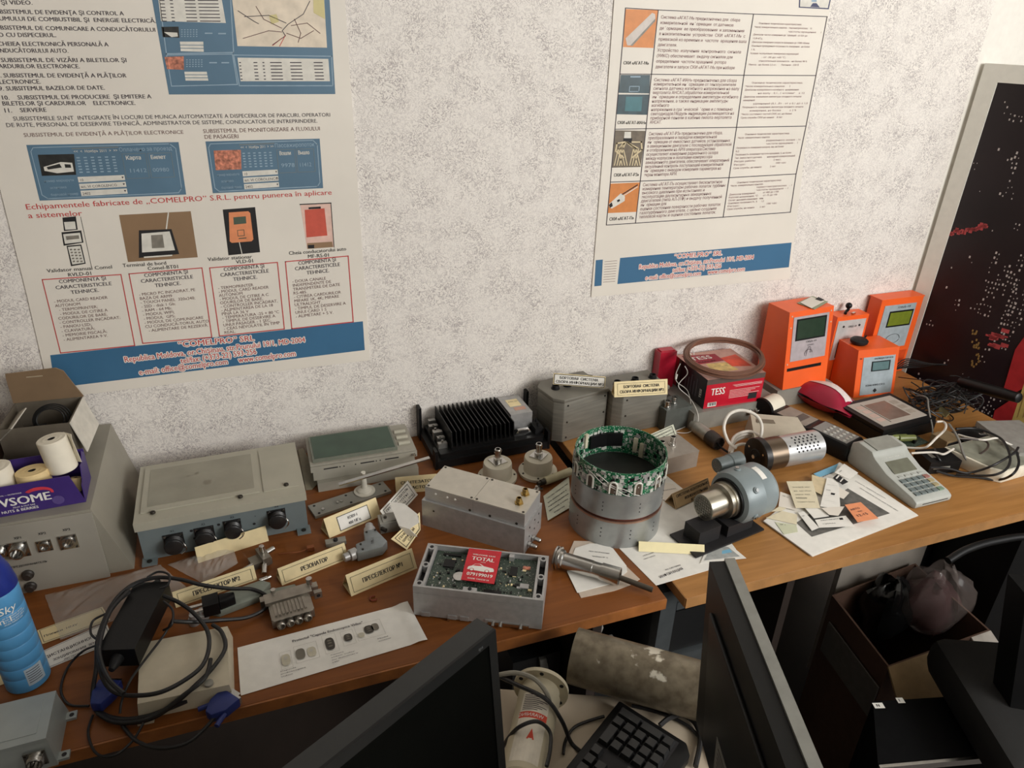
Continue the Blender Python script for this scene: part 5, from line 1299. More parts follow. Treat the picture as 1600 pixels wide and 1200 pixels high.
# thin white headphone wire
f = At(P(1066, 575)); o = f.o
pts = [P(1063, 568, .13), P(1056, 585, .105), P(1058, 597, .09), P(1075, 612, .07), P(1080, 645, .03), P(1072, 665, .004), P(1055, 674, .003), P(1075, 676, .003), P(1089, 664, .02), P(1090, 645, .05), P(1078, 622, .06), P(1060, 603, .085), P(1074, 584, .11), P(1070, 572, .128)]
mb = MB(); mb.tube([p - o for p in pts], .0010, 6, sub=8); mb.cyl(P(1058, 585, .107) - o, P(1056, 593, .098) - o, .002, n=8)
tag(mb.build('thin_wire', m_white, fr=f), 'thin white wire hanging down the black side of the tea box', 'wire')
# ================================================================== right end
# ---- coaxial box with its card, microphone-like plug, white cable, perforated camera
f = Fr((1032, 745), (1089, 729.5)); f.shift(-.035, .002, 0)
r = thing('coaxial_box', 'low beige grey metal box with two coaxial sockets, right of the ring cylinder', 'electronics', f)
pb2 = M('pinkish_grey_metal', (158, 150, 140), .42, .35, var=.06)
mb = MB(); mb.box(0, f.L + .035, 0, .085, 0, .038, .0015); mb.box(-.0005, f.L + .0355, -.0005, .0855, .0382, .041, .001); mb.build('case', pb2, r)
for x, y in ((.058, .035), (.092, .042)):
    mb = MB(); mb.cyl((x, y, .041), (x, y, .0445), .009, n=6); mb.lathe([(.0068, .0445), (.0068, .048), (.0055, .049), (.0055, .058), (.0062, .0585), (.0062, .0615), (.0048, .062), (.0046, .05), (0, .05)], (x, y, 0), Z, 18); mb.build('coaxial_socket', m_steel, r)
leaning('printed mint card leaning behind the low box with two coaxial sockets', [(1004, 684), (1052, 663), (1058, 680), (1016, 702)], [.044, .052, .040, .032],
        [('по измерению', .08, .9, .40, .0032), ('параметров потока', .08, .95, .66, .0032), ('воздуха', .2, .6, .90, .0032)], name='text_card', back=M('mint_card', (206, 208, 190), .7))
a, b = P(1082, 663, .016), P(1118, 690, .016); f = At((a.x, a.y, DT)); d_ = (b - a); L_ = d_.length; d_.normalize()
r = thing('cylindrical_plug', 'dull metal cylindrical plug with a dark knurled end, before the long grey case', 'connector', f)
mb = MB(); mb.lathe([(0, 0), (.011, 0), (.012, .001), (.012, .014), (.015, .016), (.015, L_), (.012, L_ + .001), (0, L_ + .001)], (0, 0, .0165), d_, 24); mb.build('barrel', M('tarnished_metal', (168, 165, 156), .4, .5, var=.2, scale=50), r)
mb = MB(); mb.lathe([(.0155, L_ * .72), (.0175, L_ * .74), (.0175, L_ * .98), (.0165, L_), (.0165, L_ + .012), (.014, L_ + .012), (.0135, L_ + .004), (0, L_ + .004)], (0, 0, .0172), d_, 12); mb.build('coupling_ring', M('black_bakelite', (50, 44, 40), .45), r)
mb = MB(); e = d_ * (L_ + .006) + Vector((0, 0, .016)); mb.tube([e, e + d_ * .015 + Vector((0, 0, -.004)), e + d_ * .03 + Vector((.006, 0, -.008)), e + d_ * .04 + Vector((.012, -.004, -.010))], .0025, 6); mb.build('lead', m_dark, r)
f = At(P(1165, 680)); o = f.o
mb = MB(); mb.tube([p - o for p in (P(1150, 700, .03), P(1138, 690, .045), P(1131, 668, .075), P(1139, 648, .095), P(1158, 641, .100), P(1180, 648, .092), P(1190, 664, .075), P(1188, 685, .05), P(1180, 697, .03), P(1160, 694, .028), P(1146, 700, .026), P(1143, 715, .018), P(1150, 722, .012))], .0036, 9, sub=8)
for i in range(3): mb.tube([p - o for p in (P(1140, 712 - i * 4, .010 + i * .008), P(1148, 690 - i * 4, .012 + i * .008), P(1170, 682 - i * 4, .014 + i * .008), P(1190, 688 - i * 3, .016 + i * .008))], .0036, 9, sub=6)
tag(mb.build('white_cable', M('white_cable', (214, 208, 198), .4), fr=f), 'thick white cable standing in a loop behind the perforated cylinder', 'cable')
# beige wedge device behind
f = Fr((1176, 690), (1262, 722)); 
A = P(1168, 668, .03); f = At((A.x, A.y - .005, DT), -22)
r = thing('desktop_reader', 'beige wedge shaped reader behind the perforated metal cylinder', 'electronics', f)
mb = MB(); mb.hexa([(0, -.055, 0), (.140, -.05, 0), (.136, .04, 0), (.008, .05, 0), (.002, -.05, .026), (.136, -.045, .026), (.120, .036, .046), (.012, .045, .046)], .005); mb.build('case', M('beige_reader', (186, 176, 158), .5, var=.04), r)
mb = MB(); mb.hexa([(.02, .012, .0405), (.062, .010, .0405), (.060, .022, .0430), (.022, .024, .0430), (.02, .012, .0415), (.062, .010, .0415), (.060, .022, .0440), (.022, .024, .0440)]); mb.build('display', M('reader_slot', (112, 100, 84), .3), r)
# perforated camera cylinder
r2 = .031; a, b = P(1180, 716, r2 + .004), P(1278, 700, r2 + .0); f = At((a.x, a.y, DT)); d_ = Vector((b.x - a.x, b.y - a.y, 0)); L_ = .138; d_.normalize(); cz = Vector((0, 0, .0355))
r = thing('camera_cylinder', 'metal camera cylinder with brown band and perforated silver shell', 'electronics', f); r.scale = (1.13, 1.13, 1.13)
mb = MB(); mb.lathe([(.028, .0), (.0345, .0), (.0352, .001), (.0352, .012), (.0315, .013), (.0315, .016), (.028, .016)], cz, d_, 40)
mb.lathe([(0, .010), (.028, .010), (.028, .0)], cz, d_, 40); mb.build('front_flange', M('black_anodised', (30, 28, 28), .35, .3), r)
mb = MB(); mb.lathe([(0, .0095), (.020, .0095), (.020, .003), (.013, -.001), (.011, .004), (0, .005)], cz, d_, 30); lens = mb.build('lens_mount', m_black, r)
mb = MB(); q3 = d_.to_track_quat('Z', 'Y').to_matrix()
for i in range(3):
    aa = i * 2.1 + .4; p = cz + q3 @ Vector((.024 * math.cos(aa), .024 * math.sin(aa), .0)); mb.cyl(p + d_ * .01, p - d_ * .001, .0022, n=8)
mb.cyl(cz + d_ * .004, cz - d_ * .006, .004, n=12); mb.build('screw', m_steel, r)
mb = MB(); mb.lathe([(.0300, .0125), (.0312, .013), (.0312, .052), (.030, .0525)], cz, d_, 40); mb.build('band', M('bronze_band', (112, 98, 84), .32, .9, var=.1, scale=8), r)
mb = MB(); mb.lathe([(.029, .0522), (.0305, .0528), (.0305, L_), (.0285, L_ + .0008), (0, L_ + .0008)], cz, d_, 48)
for i in range(6):
    for j in range(6):
        aa = R_(8 + i * 11.5); zz = .072 + j * .0095 + (i % 2) * .003
        nrm = Z * math.cos(aa) + (d_.cross(Z)) * math.sin(aa); p = cz + nrm * .0303 + d_ * zz
        mb.cyl(p, p + nrm * .0005, .0021, n=8, k=1)
for aa, zz in ((60, .058), (-8, .058), (130, .058)): nrm = q3 @ Vector((math.cos(R_(aa)), math.sin(R_(aa)), 0)); p = cz + nrm * .0303 + d_ * zz; mb.cyl(p, p + nrm * .0006, .0018, n=8, k=1)
mb.build('perforated_shell', [M('silver_shell', (190, 190, 190), .33, .6, var=.05), m_ink], r)
# ---- grey gear housing on a black stand
f = Fr((1090, 873), (1194, 830)); ang = f.ang; f.shift(0, 0, .0024)
r = thing('sensor_housing', 'grey round sensor housing with a multi pin plug, on a black stand', 'electronics', f)
blk = M('matt_black_stand', (26, 24, 26), .6)
mb = MB(); mb.box(-.004, .168, 0, .072, 0, .0035, .0008); mb.build('base_plate', blk, r)
mb = MB(); mb.box(.018, .070, .020, .060, .0035, .034, .001); mb.build('front_block', blk, r)
mb = MB(); mb.box(.085, .150, .015, .062, .0035, .027, .001); mb.build('rear_block', blk, r)
pa_, pb_ = P(1098, 796, .058), P(1160, 772, .060)
la, lb = f.mi @ pa_, f.mi @ pb_
ax = (lb - la); ax.z = 0; ax.normalize(); la.z = .060
gh = M('cool_grey_paint', (132, 143, 146), .4, .1, var=.06, scale=18)
mb = MB(); mb.lathe([(.0225, .0), (.0252, .0), (.0255, .001), (.0255, .042), (.024, .043)], la, ax, 40); mb.lathe([(.0225, .0), (.0225, .0035), (0, .0035)], la, ax, 40); mb.build('plug_shell', M('nickel_shell', (182, 176, 162), .3, .95, var=.06), r)
mb = MB(); q3 = ax.to_track_quat('Z', 'Y').to_matrix()
for i in range(8):
    for j in range(8):
        u, v = -.0182 + i * .0052, -.0182 + j * .0052
        if u * u + v * v < .0205 ** 2: p = la + q3 @ Vector((u, v, .0035)); mb.cyl(p, p - ax * .006, .0009, n=6)
pins = mb.build('contact_pins', m_steel, r)
mb = MB(); mb.lathe([(0, .0036), (.0223, .0036), (.0223, .0044), (0, .0044)], la, ax, 30); mb.build('pin_insert', M('dark_green_insert', (22, 30, 25), .5), r)
mb = MB(); mb.lathe([(.024, .040), (.034, .042), (.034, .046), (.032, .047), (.032, .052), (.035, .053), (.035, .060), (.030, .061)], la, ax, 44); mb.build('collar', M('nickel_shell', (182, 176, 162), .3, .95), r)
mb = MB(); mb.lathe([(.029, .059), (.040, .059), (.040, .064), (.029, .064)], la, ax, 44); mb.build('gasket', m_black, r)
mb = MB(); mb.lathe([(.038, .0635), (.041, .0625), (.049, .066), (.0525, .075), (.053, .108), (.051, .111), (.051, .140), (.044, .150), (0, .152)], la, ax, 56); mb.build('housing', gh, r)
for aa in (-12, 48, 108, 168, 228, 288):
    nrm = Z * math.cos(R_(aa)) + ax.cross(Z) * math.sin(R_(aa)); p = la + nrm * .0480 + ax * .086
    mb = MB(); mb.cyl(p, p + nrm * .0075, .0062, n=16, ch=.001); mb.cyl(p + nrm * .0075, p + nrm * .0098, .0038, n=6, k=1); mb.build('bolt_lug', [gh, m_steel], r)
mb = MB(); nrm = q3 @ Vector((math.cos(R_(62)), math.sin(R_(62)), 0)); tg = ax.cross(nrm)
for i in range(4):
    aa0, aa1 = R_(-4 + i * 9), R_(-4 + (i + 1) * 9)
    n0 = Z * math.cos(aa0) + ax.cross(Z) * math.sin(aa0); n1 = Z * math.cos(aa1) + ax.cross(Z) * math.sin(aa1)
    mb.face([la + n0 * .0514 + ax * .114, la + n1 * .0514 + ax * .114, la + n1 * .0514 + ax * .126, la + n0 * .0514 + ax * .126], 0)
mb.build('stick_label', m_white, r)
# side plug
pc, pd = f.mi @ P(1120, 728, .088), f.mi @ P(1160, 716, .088)
sd = pd - pc; sd.z = 0; sd.normalize()
mb = MB(); mb.lathe([(.0125, 0), (.0148, 0), (.015, .001), (.015, .030), (.0165, .032), (.0165, .060), (.012, .064)], pc, sd, 30); mb.build('side_plug', M('slate_grey_paint', (98, 106, 106), .45, .1), r)
mb = MB(); mb.lathe([(0, .003), (.0124, .003), (.0124, .0035), (0, .0035)], pc, sd, 26); q4 = sd.to_track_quat('Z', 'Y').to_matrix()
for i in range(5):
    for j in range(5):
        u, v = -.0085 + i * .00425, -.0085 + j * .00425
        if u * u + v * v < .0105 ** 2: p = pc + q4 @ Vector((u, v, .003)); mb.cyl(p, p - sd * .004, .0009, n=6, k=1)
mb.build('side_pin_insert', [M('dark_green_insert', (22, 30, 25), .5), m_steel], r)
tent('kraft tent card reading СИСТЕМА КОНТРОЛЬНО ИЗМЕРИТЕЛЬНАЯ behind the grey sensor housing', (1056, 796), (1112, 770), (1047, 773), [('СИСТЕМА КОНТРОЛЬНО', .08, .98, .66, .0054), ('ИЗМЕРИТЕЛЬНАЯ', .28, .92, .34, .0054), ('АГАТ', .42, .60, .08, .0050)], h0=.0022, inset=(.02, .03, .98, .95, False), mat=M('kraft_card', (190, 160, 118), .7, var=.05))
# ---- document stack and ticket stubs
def cq(*p): return [(1180 + x / 6.154, 700 + y / 6.154) for x, y in p]
m_grphoto = M('grey_photo_print', (98, 96, 92), .5, var=.3, scale=70)
DS = [(1312, 722), (1433.5, 804), (1268, 868), (1193, 814)]
for i, (dx, dy) in enumerate(((1.5, 1.5), (-1, .5), (0, 0))):
    h = .0012 + i * .0014
    paper(('white sheet at the bottom of the document stack on the right desk', 'white sheet in the middle of the document stack on the right desk', 'printed white sheet with a grey photograph on top of the document stack')[i],
          [(x + dx, y + dy) for x, y in DS], h, m_white, thick=.0009, mats=[m_white, m_txt, m_grphoto, M('photo_sky', (122, 178, 206), .5)], name='document',
          lines=[] if i < 2 else [('изделие предназначено для регистрации полётных данных', *cq((1000, 385), (1370, 610)), .0028, 1), ('и контроля  параметров двигателя', *cq((960, 320), (1250, 490)), .0026, 1), ('www.agat', *cq((650, 285), (760, 235)), .004, 1)],
          extra=None if i < 2 else [(cq((890, 390), (1295, 630), (545, 855), (395, 720)), 2), (cq((560, 250), (800, 150), (760, 235), (610, 285)), 3)])
m_tk = M('ticket_cream', (222, 212, 184), .75, var=.04); m_tk2 = M('ticket_green', (204, 206, 178), .75, var=.04)
TK = [('greenish ticket stub lying lowest at the left of the ticket pile', (190, 710), (395, 740), (410, 805), (275, 830), m_tk2, ['№ 1']),
      ('cream ticket stub directly above the lowest greenish stub', (105, 670), (260, 605), (405, 640), (400, 735), m_tk, []),
      ('small cream ticket corner beside the grey sensor housing', (155, 610), (240, 555), (330, 560), (250, 605), m_tk, []),
      ('pale ticket with a small hole mark, left of the printed cream ticket', (240, 420), (390, 470), (400, 600), (225, 560), m_offw, ['АВ 12']),
      ('narrow white ticket strip over the grey photograph', (410, 620), (470, 610), (615, 765), (545, 795), m_white, ['билет']),
      ('long white ticket at the front of the pile, left of the orange card', (575, 690), (870, 650), (955, 750), (615, 765), m_white, ['квитанция №', 'сумма']),
      ('white ticket in the middle of the pile under the crumpled strips', (480, 580), (640, 570), (710, 655), (565, 675), m_white, []),
      ('tan ticket half hidden behind the printed cream ticket', (545, 255), (690, 300), (640, 450), (545, 400), M('ticket_tan', (214, 196, 160), .75), []),
      ('white ticket pointing right behind the ruled ticket', (790, 370), (905, 430), (850, 490), (780, 460), m_offw, []),
      ('cream ticket printed with a serial number, left centre of the pile', (300, 320), (550, 318), (625, 575), (390, 575), m_tk, ['ПРОЕЗДНОЙ  БИЛЕТ', 'на  автобус', 'серия  МД', '000250', 'стоимость билета']),
      ('white ticket with dark ruled lines and a black mark', (690, 285), (800, 300), (820, 590), (625, 560), m_white, ['= = = = = = =', 'код', '________', '________']),
      ('white ticket strip wrinkled below the ruled ticket', (635, 575), (860, 560), (800, 650), (710, 640), m_offw, []),
      ('white square ticket at the back corner of the document stack', (765, 235), (855, 150), (990, 238), (900, 300), m_white, ['чек']),
      ('black card with white stripes beside the square ticket', (790, 250), (895, 325), (840, 352), (748, 285), m_ink, [])]
h = .0050
for i, t in enumerate(TK):
    q = cq(*t[1:5]); hh = h + .0007 * i
    ls = []
    for j, s_ in enumerate(t[6]):
        v = .25 + j * .62 / max(1, len(t[6]) - .5); A_, B_ = lerp2(q, .15, v), lerp2(q, .15 + min(.7, .055 * len(s_) + .1), v); ls.append((s_, A_, B_, .0026 + (.0012 if s_.startswith('000') else 0), 1))
    o_ = paper(t[0], q, hh, t[5], lines=ls, name='ticket', cat='ticket', thick=.0005, group='ticket stubs on the document stack', mats=[t[5], m_ink, m_white] if t[5] is not m_ink else [m_ink, m_white],
               extra=([(cq((730, 430), (770, 438), (762, 455), (726, 448)), 1)] if 'dark ruled' in t[0] else [(cq((800, 262), (812, 268), (785, 300), (772, 292)), 1), (cq((840, 290), (850, 297), (822, 330), (812, 322)), 1)] if t[5] is m_ink else [(cq((805, 675), (840, 672), (848, 690), (815, 693)), 1)] if 'long white' in t[0] else None))
paper('orange ticket card printed 12-15 on the document stack', cq((862, 545), (1015, 520), (1185, 675), (985, 712)), .016, M('orange_ticket', (232, 150, 106), .6, var=.05), name='ticket', cat='ticket', thick=.0006,
      lines=[('АВТО', *cq((925, 605), (1010, 585)), .0046, 1), ('цена', *cq((985, 618), (1030, 610)), .003, 1), ('12-15', *cq((985, 665), (1090, 640)), .0062, 1)])
# ---- handheld ticket validator with paper roll
a = P(1215, 640, .02); b = P(1333, 706, .03)
f = At((P(1320, 723).x, P(1320, 723).y, DT), 0)
ex = Vector((P(1343, 687, .042) - P(1323, 698, .042))); ex.z = 0
f.ang = math.atan2(ex.y, ex.x); f = At(f.o, math.degrees(f.ang)); W_ = ex.length + .012
r = thing('handheld_validator', 'black handheld ticket printer with keypad and a paper roll, behind the grey card terminal', 'terminal', f)
ln = 0
p2 = f.mi @ P(1228, 647, .042)
Lb = max(.20, p2.y + .01)
mb = MB(); mb.prism([(0, 0), (0, .036), (.005, .042), (.095, .042), (.105, .038), (Lb, .038), (Lb + .012, .026), (Lb + .012, 0)], 0, W_, 'x', .003); mb.build('body', m_black, r)
kg = M('validator_grey', (132, 130, 126), .5, var=.04)
mb = MB(); mb.box(.006, W_ - .006, .010, .094, .0422, .0428, .0002); kp = mb.build('keypad_plate', kg, r)
for i in range(4):
    for j in range(4):
        x, y = .013 + j * (W_ - .026) / 3, .020 + i * .016; mb = MB(); mb.lathe([(.0042, .0428), (.0042, .0438), (.003, .0444), (0, .0444)], (x, y, 0), Z, 12); mb.build('key', M('key_pale', (178, 176, 168), .5), kp)
mb = MB(); mb.box(.005, W_ - .005, .112, Lb - .012, .0383, .0390, .0002); mb.build('display_panel', M('panel_warm_grey', (142, 134, 124), .45), r)
mb = MB(); mb.box(.012, W_ - .010, .130, .150, .0391, .0394); mb.build('display', M('dim_display', (84, 80, 72), .2), r)
mb = MB(); mb.ring((W_ * .38, -.0008, .020), (0, -1, 0), .0085, .0065, .001, 24); mb.build('charge_ring', M('ring_white', (206, 206, 200), .4), r)
cy = Lb + .026
mb = MB(); mb.lathe([(.0, 0), (.030, 0), (.030, .008), (.022, .009)], (-.002, cy, .0305), X, 30); mb.box(0, .010, Lb, cy, 0, .02, .002); mb.build('roll_cheek', m_black, r)
mb = MB(); mb.lathe([(0, .009), (.026, .009), (.0265, .010), (.0265, W_ - .004), (.026, W_ - .003), (0, W_ - .003)], (-.002, cy, .0305), X, 36); mb.build('paper_roll', rollp, r)
# ---- maroon padded bag
f = At(P(1236, 610), 0); A0 = P(1231, 592, .05); B0 = P(1318, 640, .02)
f = Fr((1234, 628), (1308, 663))
r = thing('padded_pouch', 'maroon plastic pouch with a white label, before the orange terminals', 'pouch', f)
mb = MB(); n, m_ = 14, 8; vs_, fs = [], []
L_ = f.L + .025
for side in (1, -1):
    base = len(vs_)
    for i in range(n + 1):
        for j in range(m_ + 1):
            u, v = i / n, j / m_; th = .034 * (math.sin(math.pi * min(1, u * 1.15 + .06)) ** .6) * (math.sin(math.pi * v) ** .55) + .002
            zc = .032
            wob = .0025 * math.sin(9 * u + 5 * v)
            vs_.append((u * L_, (v - .0) * .086, max(.0005, zc + (th + wob) * side if side > 0 else zc - th * .95)))
    for i in range(n):
        for j in range(m_): q = base + i * (m_ + 1) + j; fs.append((q, q + 1, q + m_ + 2, q + m_ + 1))
mb.add(vs_, fs); mb.build('bag', M('maroon_plastic', (156, 28, 56), .32, var=.06), r)
mb = MB(); pts = []
def bagz(u, v): return .032 + .034 * (math.sin(math.pi * min(1, u * 1.15 + .06)) ** .6) * (math.sin(math.pi * v) ** .55) + .002 + .0025 * math.sin(9 * u + 5 * v) + .0008
vs_, fs = [], []
for i in range(11):
    for j in range(5):
        u, v = .06 + .84 * i / 10, .42 + .34 * j / 4; vs_.append((u * L_, (v - .0) * .086, bagz(u, v) + .0006))
for i in range(10):
    for j in range(4): q = i * 5 + j; fs.append((q, q + 1, q + 6, q + 5))
mb.add(vs_, fs, 0); mb.build('label', M('label_pinkish_white', (222, 208, 204), .6, var=.08, scale=90), r)
mb = MB(); mb.hexa([(L_ - .004, .012, .020), (L_ + .016, .016, .004), (L_ + .016, .048, .004), (L_ - .004, .056, .020), (L_ - .004, .012, .024), (L_ + .016, .016, .007), (L_ + .016, .048, .007), (L_ - .004, .056, .024)], .001); mb.build('foil_end', m_steel, r)
# ---- four orange terminals
lcd_k = M('dark_green_display', (40, 58, 44), .2); lcd_y = M('yellow_green_display', (112, 124, 40), .25); lcd_c = M('cyan_display', (98, 124, 126), .2)
facep = M('face_plate_grey', (182, 186, 188), .4, .2, var=.04)
def terminal(label, px, h0, W_, H_, Db, Dt, lean, plate, lcd, lcdm, frame_m, txt, ang=0, extra=None):
    f = At(P(px[0], px[1], h0), ang); r = thing('validator_terminal', label, 'terminal', f, 'orange validator terminals')
    mb = MB(); mb.hexa([(0, 0, 0), (W_, 0, 0), (W_, Db, 0), (0, Db, 0), (0, lean, H_), (W_, lean, H_), (W_, lean + Dt, H_), (0, lean + Dt, H_)], .003)
    mb.build('case', m_orange, r)
    up = Vector((0, lean, H_)).normalized(); nn = Vector((0, -up.z, up.y)); SL = Vector((0, lean, H_)).length
    def FP(u, v, k=1.0): return Vector((u * W_, 0, 0)) + up * (v * SL) + nn * (.0006 * k)
    def plate_box(mb, u0, u1, v0, v1, t0, t1, k=0):
        mb.hexa([FP(u0, v0, t0), FP(u1, v0, t0), FP(u1, v0, t1), FP(u0, v0, t1), FP(u0, v1, t0), FP(u1, v1, t0), FP(u1, v1, t1), FP(u0, v1, t1)], 0, k)
    u0, u1, v0, v1 = plate; mb = MB(); plate_box(mb, u0, u1, v0, v1, -.5, 2); pl = mb.build('face_plate', frame_m, r)
    a0, a1, b0, b1 = lcd; mb = MB(); plate_box(mb, a0 - .03, a1 + .03, b0 - .02, b1 + .02, 1, 2.6, 1); plate_box(mb, a0, a1, b0, b1, 1, 3.0, 0); mb.build('display', [lcdm, m_black if extra != 'cyan' else facep], pl)
    mb = MB()
    for t, ua, ub, v, cap in txt: p, q = FP(ua, v, 3), FP(ub, v, 3); mb.text(t, p, X, up, cap, (q - p).length, 'l', 0, .02)
    if mb.v: mb.build('lettering', m_ink, pl)
    return f, r, FP, plate_box
V1 = terminal('tall orange terminal farthest left, with a dark green display and a paper slip on top', (1222.5, 609.5), .0486, .144, .197, .098, .073, .030, (.10, .90, .36, .93), (.20, .82, .64, .88), lcd_k, M('face_plate_lilac', (178, 168, 172), .4, .1),
              [('ОВД-10', .42, .66, .58, .004), ('СТОП', .46, .60, .535, .003)], 4)
f, r, FP, PB = V1
mb = MB(); mb.box(-.014, .158, .0, .108, 0, .048, .002)
tag(mb.build('riser_box', m_grey, fr=At((f.o.x, f.o.y, DT), 0)), 'low plain grey metal box under the leftmost orange terminal', 'box')
mb = MB(); PB(mb, .06, .84, .235, .275, -2, 1.2, 0); mb.build('ticket_slot', m_black, r)
mb = MB()
for u, v in ((.06, .945), (.94, .945), (.05, .80), (.96, .80), (.05, .33)): mb = MB(); mb.lathe([(.0022, 0), (.002, .0012), (0, .0014)], FP(u, v, 0), Vector((0, -1, .12)), 8); mb.build('screw', M('screw_pale', (206, 180, 160), .4), r)
mb = MB(); p = FP(.5, .44, 3.4)
mb.tube([p + Vector((.012 * math.cos(t), 0, .010 * math.sin(t))) for t in [i * .5 for i in range(11)]], .0005, 5, sub=2); mb.tube([p + Vector((.006 * math.cos(t), 0, .018 * math.sin(t))) for t in [i * .5 for i in range(9)]], .0005, 5, sub=2); mb.build('hand_symbol', m_txt, r)
V2 = terminal('orange terminal with a silver face, half hidden between the others', (1352, 548), 0, .104, .190, .043, .040, .002, (.05, .93, .35, .94), (.22, .80, .40, .60), M('dull_olive_display', (80, 86, 66), .2), M('face_plate_silver', (206, 206, 204), .35, .3),  # display is one even dull olive
              [('ОВД-10', .40, .66, .83, .005)], -3)
f2_, r2_, FP2, PB2 = V2
b2 = P(1309, 496, .190); nf = At((b2.x, b2.y - .002, DT), -1); r2_.location = nf.o; r2_.rotation_euler = (0, 0, nf.ang)
mb = MB()
for u in (.25, .75): mb = MB(); mb.lathe([(.0032, 0), (.0032, .001), (0, .001)], FP2(u, .85, 2), (0, -1, 0), 10); mb.build('face_screw', m_ink, r2_)
V3 = terminal('short orange terminal at the front, with a small cyan display', (1333, 622), 0, .128, .126, .096, .076, .024, (.14, .92, .04, .84), (.38, .78, .55, .72), M('cyan_display', (92, 120, 124), .2), M('face_plate_cool', (170, 182, 188), .4, .2),
              [('ВАЛИДАТОР-К10', .40, .86, .78, .0042), ('КОМЕЛПРО С.Р.Л.', .26, .74, .22, .0042), ('×', -.02 + .06, .10, .80, .006)], -4, 'dark')
f3, r3, FP3, PB3 = V3
mb = MB(); mb.lathe([(.0055, 0), (.0055, .002), (.003, .003), (0, .003)], FP3(.50, .12, 2), (0, -1, .1), 4); mb.build('key_lock', m_ink, r3)
V4 = terminal('tall orange terminal farthest right, with a yellow green display and a stepped head', (1367, 580), 0, .146, .223, .042, .040, .001, (.10, .86, .36, .93), (.28, .80, .66, .83), lcd_y, M('face_plate_cool', (170, 182, 188), .4, .2),
              [('ОВД-10', .42, .72, .885, .0046)], 4)
f4, r4, FP4, PB4 = V4
r4.location = (1.545, -.050, DT); r4.rotation_euler = (0, 0, 0)
mb = MB(); mb.hexa([(-.004, .026, .165), (.0, .026, .165), (.0, .112, .165), (-.004, .112, .165), (-.004, .026, .228), (.159, .026, .228), (.159, .112, .228), (-.004, .112, .228)], .001) if False else mb.box(-.002, .148, .0, .044, .2235, .226, .001); mb.build('head_cap', m_orange, r4)
mb = MB(); PB4(mb, .60, .95, .14, .30, -1, 1, 0); mb.build('card_recess', M('orange_recess', (206, 72, 22), .5), r4)
mb = MB(); p = FP4(.5, .48, 3.4); mb.tube([p + Vector((.024 * math.cos(t), 0, .014 * math.sin(t))) for t in [i * .5 for i in range(13)]], .0005, 5, sub=2); mb.build('hand_symbol', m_txt, r4)
# things on the terminals
zt = .0486 + .1975; f = At(P(1262, 474, zt)); mb = MB()
q = [P(1245, 474, zt), P(1269, 463, zt), P(1294, 472, zt), P(1273, 484, zt)]; mb.slab([p - f.o + Vector((0, 0, .0012)) for p in q], .0008, 1)
q = [P(1250, 473, zt + .002), P(1268, 464, zt + .002), P(1288, 471, zt + .002), P(1268, 482, zt + .002)]; mb.slab([p - f.o + Vector((0, 0, .001)) for p in q], .0006, 0)
q = [P(1274, 467, zt + .004), P(1279, 464, zt + .004), P(1288, 468, zt + .004), P(1283, 470, zt + .004)]; mb.slab([p - f.o for p in q], .0006, 2)
tag(mb.build('paper_slip', [m_offw, M('slip_green', (150, 156, 128), .6), m_ink], fr=f), 'pale paper slip with a dark mark on the leftmost orange terminal', 'paper')
tp2 = Vector((nf.o.x, nf.o.y, DT + .1905)); f = At(tp2 + Vector((.052, .024, .0)), 20); mb = MB(); mb.tube([(-.020, -.004, .003), (-.010, 0, .004), (.0, .0, .008), (.003, .002, .014)], .004, 8); mb.ball((.003, .002, .018), .0085, k=0); mb.box(-.004, .01, -.018, -.012, .0, .004, k=1)
tag(mb.build('key_fob', [m_black, m_steel], fr=f), 'black knob with a metal tag on the silver faced terminal', 'key fob')
tp3 = f3.m @ Vector((.030, .062, .1275)); f = At(tp3, 10); mb = MB(); mb.lathe([(0, 0), (.018, 0), (.022, .004), (.0225, .010), (.018, .014), (.010, .0155), (0, .0155)], (0, 0, 0), Z, 28); mb.tube([(.018, .004, .008), (.026, .006, .008), (.030, .004, .012), (.028, .002, .016)], .0022, 6)
tag(mb.build('magnetic_aerial', m_dark, fr=f), 'round black puck on the short front orange terminal', 'puck')
# ---- black tablet terminal
f = Fr((1381, 672), (1462, 651), .040, 0.0); W_, D_ = .172, .130
r = thing('tablet_terminal', 'thick black terminal with a grey touch panel, before the orange terminals', 'terminal', f)
mb = MB(); mb.box(-.004, W_ + .004, -.004, D_ + .006, .0, .030, .004); mb.box(-.002, W_ + .002, -.002, D_ + .003, .030, .040, .003); mb.build('case', m_black, r)
mb = MB(); mb.box(.012, W_ - .012, .012, D_ - .010, .0402, .0412, .0003); fp = mb.build('touch_panel', M('tablet_grey', (176, 168, 158), .45, var=.03), r)
mb = MB(); mb.box(.052, .122, .028, D_ - .026, .0413, .0416); mb.build('display', M('brown_display', (122, 102, 92), .15), fp)
mb = MB()
for i in range(4): mb.box(.022, .044, .030 + i * .020, .044 + i * .020, .0413, .0416)
mb.build('soft_key_column', M('pink_key', (196, 170, 158), .5), fp); mb = MB()
for i in range(3): mb.box(.130, .150, .034 + i * .024, .050 + i * .024, .0413, .0416)
mb.build('menu_key_column', M('tan_key', (160, 150, 138), .5), fp); mb = MB(); mb.box(.046, .048, .02, D_ - .02, .0413, .0415); mb.build('dark_line', m_ink, fp)
